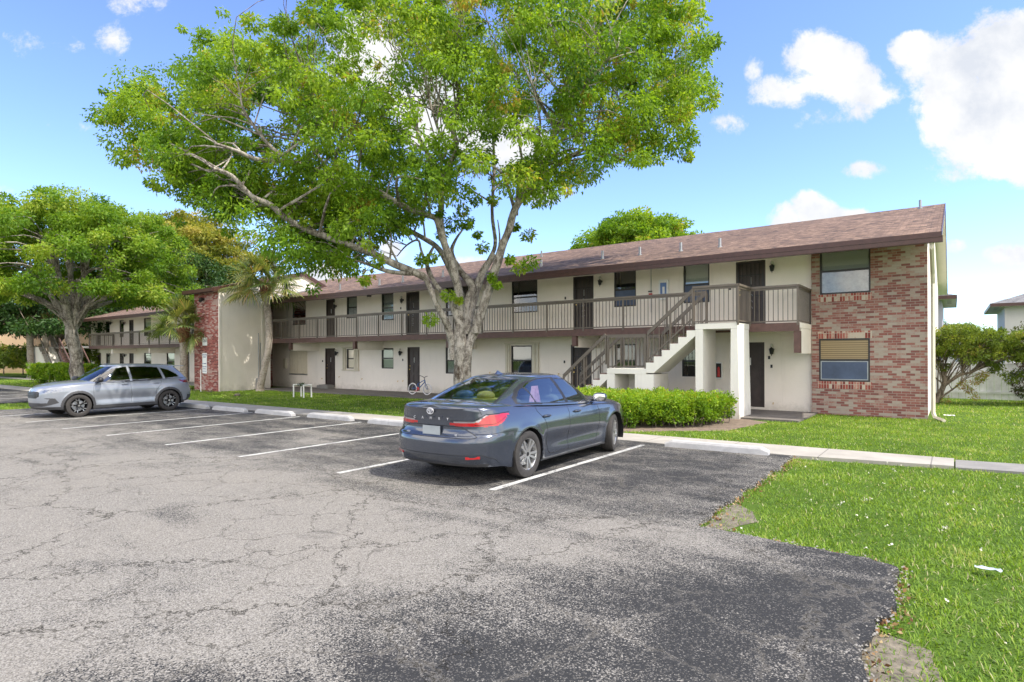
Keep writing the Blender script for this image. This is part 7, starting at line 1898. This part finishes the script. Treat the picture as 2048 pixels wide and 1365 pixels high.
# ---------------------------------------------------------------- silver crossover
SC_ = 0.93
suv = empty('parked_car', (-20.97, 7.66, -0.0), R(-90 + 1.0)); suv.scale = (SC_,) * 3
tag(suv, 'silver grey crossover backed into a bay, with black wheel arch trim and black alloy wheels', 'car')
P = dict(W=0.895, zb_r=0.30, zb_f=0.24, Lr=0.60, Lf=0.85, nr=2.8, nf=2.7, rw=0.348, ra=0.385, axles=(-1.3275, 1.3275), flare=0.022, hollow=0.028, hz=0.52,
         zsh=[(-2.35, 1.10), (-2.1, 1.12), (-1.7, 1.13), (-1.0, 1.10), (0.0, 1.06), (0.7, 1.035), (1.1, 1.02), (1.6, 0.985), (2.0, 0.925), (2.2, 0.87), (2.35, 0.83)],
         zb=[(-2.4, 0.36), (-1.9, 0.30), (-1.0, 0.24), (1.0, 0.24), (1.8, 0.25), (2.3, 0.26)],
         sec=[(0.2, 0.95), (0.34, 0.975), (0.5, 0.985), (0.66, 0.998), (0.78, 1.0), (0.88, 0.99), (0.98, 0.965), (1.08, 0.925), (1.15, 0.90)],
         plan=[(-2.4, 0.94), (-1.9, 0.975), (-1.3, 1.0), (-0.7, 0.985), (0, 0.98), (0.7, 0.985), (1.3, 1.0), (1.9, 0.965), (2.3, 0.93)],
         xr=[(0.3, -2.18), (0.42, -2.26), (0.6, -2.275), (0.72, -2.24), (0.85, -2.20), (1.0, -2.17), (1.13, -2.13)],
         xf=[(0.2, 2.16), (0.35, 2.27), (0.5, 2.29), (0.68, 2.285), (0.8, 2.25), (0.87, 2.20)],
         crown=[(-2.3, 0.01), (-1.6, 0.03), (0, 0.03), (0.9, 0.075), (1.6, 0.08), (2.1, 0.05), (2.3, 0.02)],
         gh=dict(xr0=-2.12, xf0=1.22, Lr0=0.50, Lf0=0.75, nr0=2.7, nf0=2.3, xr1=-1.72, xf1=0.38, Lr1=0.30, Lf1=0.36, nr1=3.0, nf1=2.6, crown=0.04, z0=-0.012, pw=1.3, bz=0.2,
                 w0=[(-2.1, 0.77), (-1.5, 0.83), (-0.5, 0.845), (0.4, 0.845), (1.2, 0.83)], w1=[(-1.8, 0.53), (-1.2, 0.58), (0, 0.60), (0.4, 0.58)],
                 z1=[(-1.8, 1.475), (-1.3, 1.535), (-0.7, 1.572), (-0.1, 1.578), (0.4, 1.535)]))
car = Car(P, suv); car.covers(); S_ = car.Smax
WF = [(0.98, 1.055), (0.60, 1.30), (0.33, 1.45), (0.02, 1.505), (-0.06, 1.51), (-0.10, 1.075)]
WR = [(-0.20, 1.08), (-0.16, 1.51), (-0.7, 1.50), (-1.02, 1.475), (-1.12, 1.10)]
WQ = [(-1.22, 1.115), (-1.12, 1.455), (-1.36, 1.385), (-1.58, 1.25), (-1.66, 1.16)]
def cb(x, y, z, s_, side):
    for ax in P['axles']:
        d = math.hypot(x - ax, z - P['rw'])
        if d < P['ra'] and abs(y) > 0.55 and z < 0.95: return None
        if d < P['ra'] + 0.075 and abs(y) > 0.72 and z < 0.95 and s_ < S_ - 0.78: return 'wheel_arch_trim'
    if z < 0.335: return 'sill_trim'
    f = S_ - s_
    if f < 1.35 and x > 1.0:
        if in_poly(f, z, [(0.0, 0.60), (0.34, 0.60), (0.46, 0.66), (0.46, 0.77), (0.36, 0.80), (0.0, 0.805)]): return 'grille'
        if in_poly(f, z, [(0.54, 0.80), (0.62, 0.765), (0.80, 0.775), (1.0, 0.80), (1.16, 0.865), (0.80, 0.86), (0.60, 0.845)]): return 'headlight'
        if in_poly(f, z, [(0.0, 0.33), (0.0, 0.46), (0.40, 0.46), (0.72, 0.46), (0.78, 0.575), (0.60, 0.605), (0.76, 0.61), (0.92, 0.60), (1.0, 0.50), (1.02, 0.46), (0.80, 0.40), (0.60, 0.36)]): return 'lower_grille'
    if s_ < 1.2 and in_poly(s_, z, [(0.30, 0.93), (0.8, 0.93), (1.0, 0.94), (1.12, 1.0), (1.14, 1.045), (0.8, 1.02), (0.30, 1.0)]): return 'tail_light'
    if s_ < 0.95 and z < 0.52: return 'bumper_trim'
    return 'body'
def cg(x, y, z, h, j, side):
    if j < 70:
        th = (j / 70) ** 1.45
        if th < 0.45 and 0.1 < h < 0.86: return 'rear_window'
    if j > 240:
        th = (1 - (j - 240) / 80) ** 1.45
        if th < 0.60 and 0.05 < h < 0.95: return 'windscreen'
        if th < 0.635 and 0.03 < h < 0.97: return 'window_seal'
    if abs(y) > 0.45:
        if in_poly(x, z, WF): return 'front_side_window'
        if in_poly(x, z, WR): return 'rear_side_window'
        if in_poly(x, z, WQ): return 'quarter_window'
        for W_ in (WF, WR, WQ):
            cx = sum(p[0] for p in W_) / len(W_); cz = sum(p[1] for p in W_) / len(W_)
            if in_poly(cx + (x - cx) * 0.965, cz + (z - cz) * 0.93, W_): return 'window_seal'
    return 'body'
def cc(x, y, z):
    if -2.0 < x < 1.12 - 0.5 * y * y and abs(y) < 0.80: return 'cabin_shelf'
    return 'body'
SILV = car_paint('silver_blue_paint', (0.24, 0.262, 0.30), 0.3, 0.3)
mats = dict(body=SILV, wheel_arch_trim=CLAD, sill_trim=CLAD, bumper_trim=CLAD, grille=MAT['black'], lower_grille=CLAD, headlight=HEADLENS, tail_light=plain('dark_red_lens', (0.16, 0.01, 0.015), 0.12, coat=1.0), rear_window=DARKGLASS, windscreen=CARGLASS,
            front_side_window=DARKGLASS, rear_side_window=DARKGLASS, quarter_window=DARKGLASS, window_seal=MAT['black'], cabin_shelf=INTER)
for (nm, _a, _b), VF in car.emit(cb, cg, cc).items(): mesh_part(nm, VF, mats[nm], suv)
q = MB(); q.box(-2.0, 1.95, -0.48, 0.48, 0.22, 0.30); q.box(-0.9, 0.9, -0.8, 0.8, 0.22, 0.33); q.build('underbody', SEAM, suv)
for ax in P['axles']: arch_well(suv, ax, P['rw'], P['ra'] + 0.012, 0.87, 0.58)
for ax in P['axles']:
    for s_ in (1, -1): wheel(suv, ax, s_ * 0.775, s_, 0.348, 0.225, 'black')
for side in (1, -1):
    q = MB()
    seam(car, suv, [(0.92, 1.02), (0.93, 0.85), (0.92, 0.5), (0.88, 0.36)], side, mb=q)
    seam(car, suv, [(-0.15, 1.05), (-0.15, 0.6), (-0.14, 0.36)], side, mb=q)
    seam(car, suv, [(-1.16, 1.09), (-1.10, 0.9), (-0.92, 0.72), (-0.86, 0.5), (-0.84, 0.36)], side, mb=q)
    q.build('panel_gap', SEAM, suv)
    for xh in (0.02, -0.98):
        p = car.band(xh, 0.955, side, 0.012, True); q = MB(); q.tube([p + Vector((-0.10, 0, 0)), p + Vector((-0.06, side * .02, .004)), p + Vector((0.06, side * .02, .004)), p + Vector((0.10, 0, 0))], [.010, .016, .016, .012], 8); q.build('door_handle', SILV, suv, True)
    mm = blob('side_mirror', (0.80, side * 0.985, 1.12), (0.085, 0.13, 0.08), MAT['black'], suv, (0, 0, side * R(-10)))
    q = MB(); q.bar((0.84, side * .80, 1.05), (0.81, side * .92, 1.08), .08, .03); q.build('mirror_arm', MAT['black'], suv)
    q = MB(); q.tube([(-1.55, side * 0.60, 1.545), (-1.2, side * 0.62, 1.585), (0.1, side * 0.63, 1.605)], 0.012, 6); q.build('roof_rail', SILV, suv, True)
q = MB()
for z_ in (0.64, 0.69, 0.74, 0.785):
    pts = [car.band(S_ - f, z_ + 0.012 * math.sin(f * 22), 1, 0.008) for f in np.linspace(0.42, 0.02, 18)] + [car.band(S_ - f, z_ + 0.012 * math.sin(f * 22), -1, 0.008) for f in np.linspace(0.02, 0.42, 18)]
    q.tube(pts, 0.007, 5)
q.build('grille_bars', CLAD, suv)
q = MB(); ring = [(2.30, 0.05 * math.cos(a), 0.845 + 0.04 * math.sin(a)) for a in [k * math.pi / 8 for k in range(17)]]; q.tube(ring, 0.006, 5, False); q.tube([(2.30, .025, .875), (2.302, .018, .815)], .006, 5); q.tube([(2.30, -.025, .875), (2.302, -.018, .815)], .006, 5); q.tube([(2.302, -.02, .845), (2.302, .02, .845)], .005, 5); q.build('emblem', CHROME, suv)
q = MB(); q.box(-1.98, -1.66, -0.52, 0.52, 1.505, 1.53); q.build('roof_spoiler', SILV, suv)
seats(suv, [(-1.0, (-0.4, 0.4)), (0.1, (-0.38, 0.38))], 0.85, 1.25, INTER)
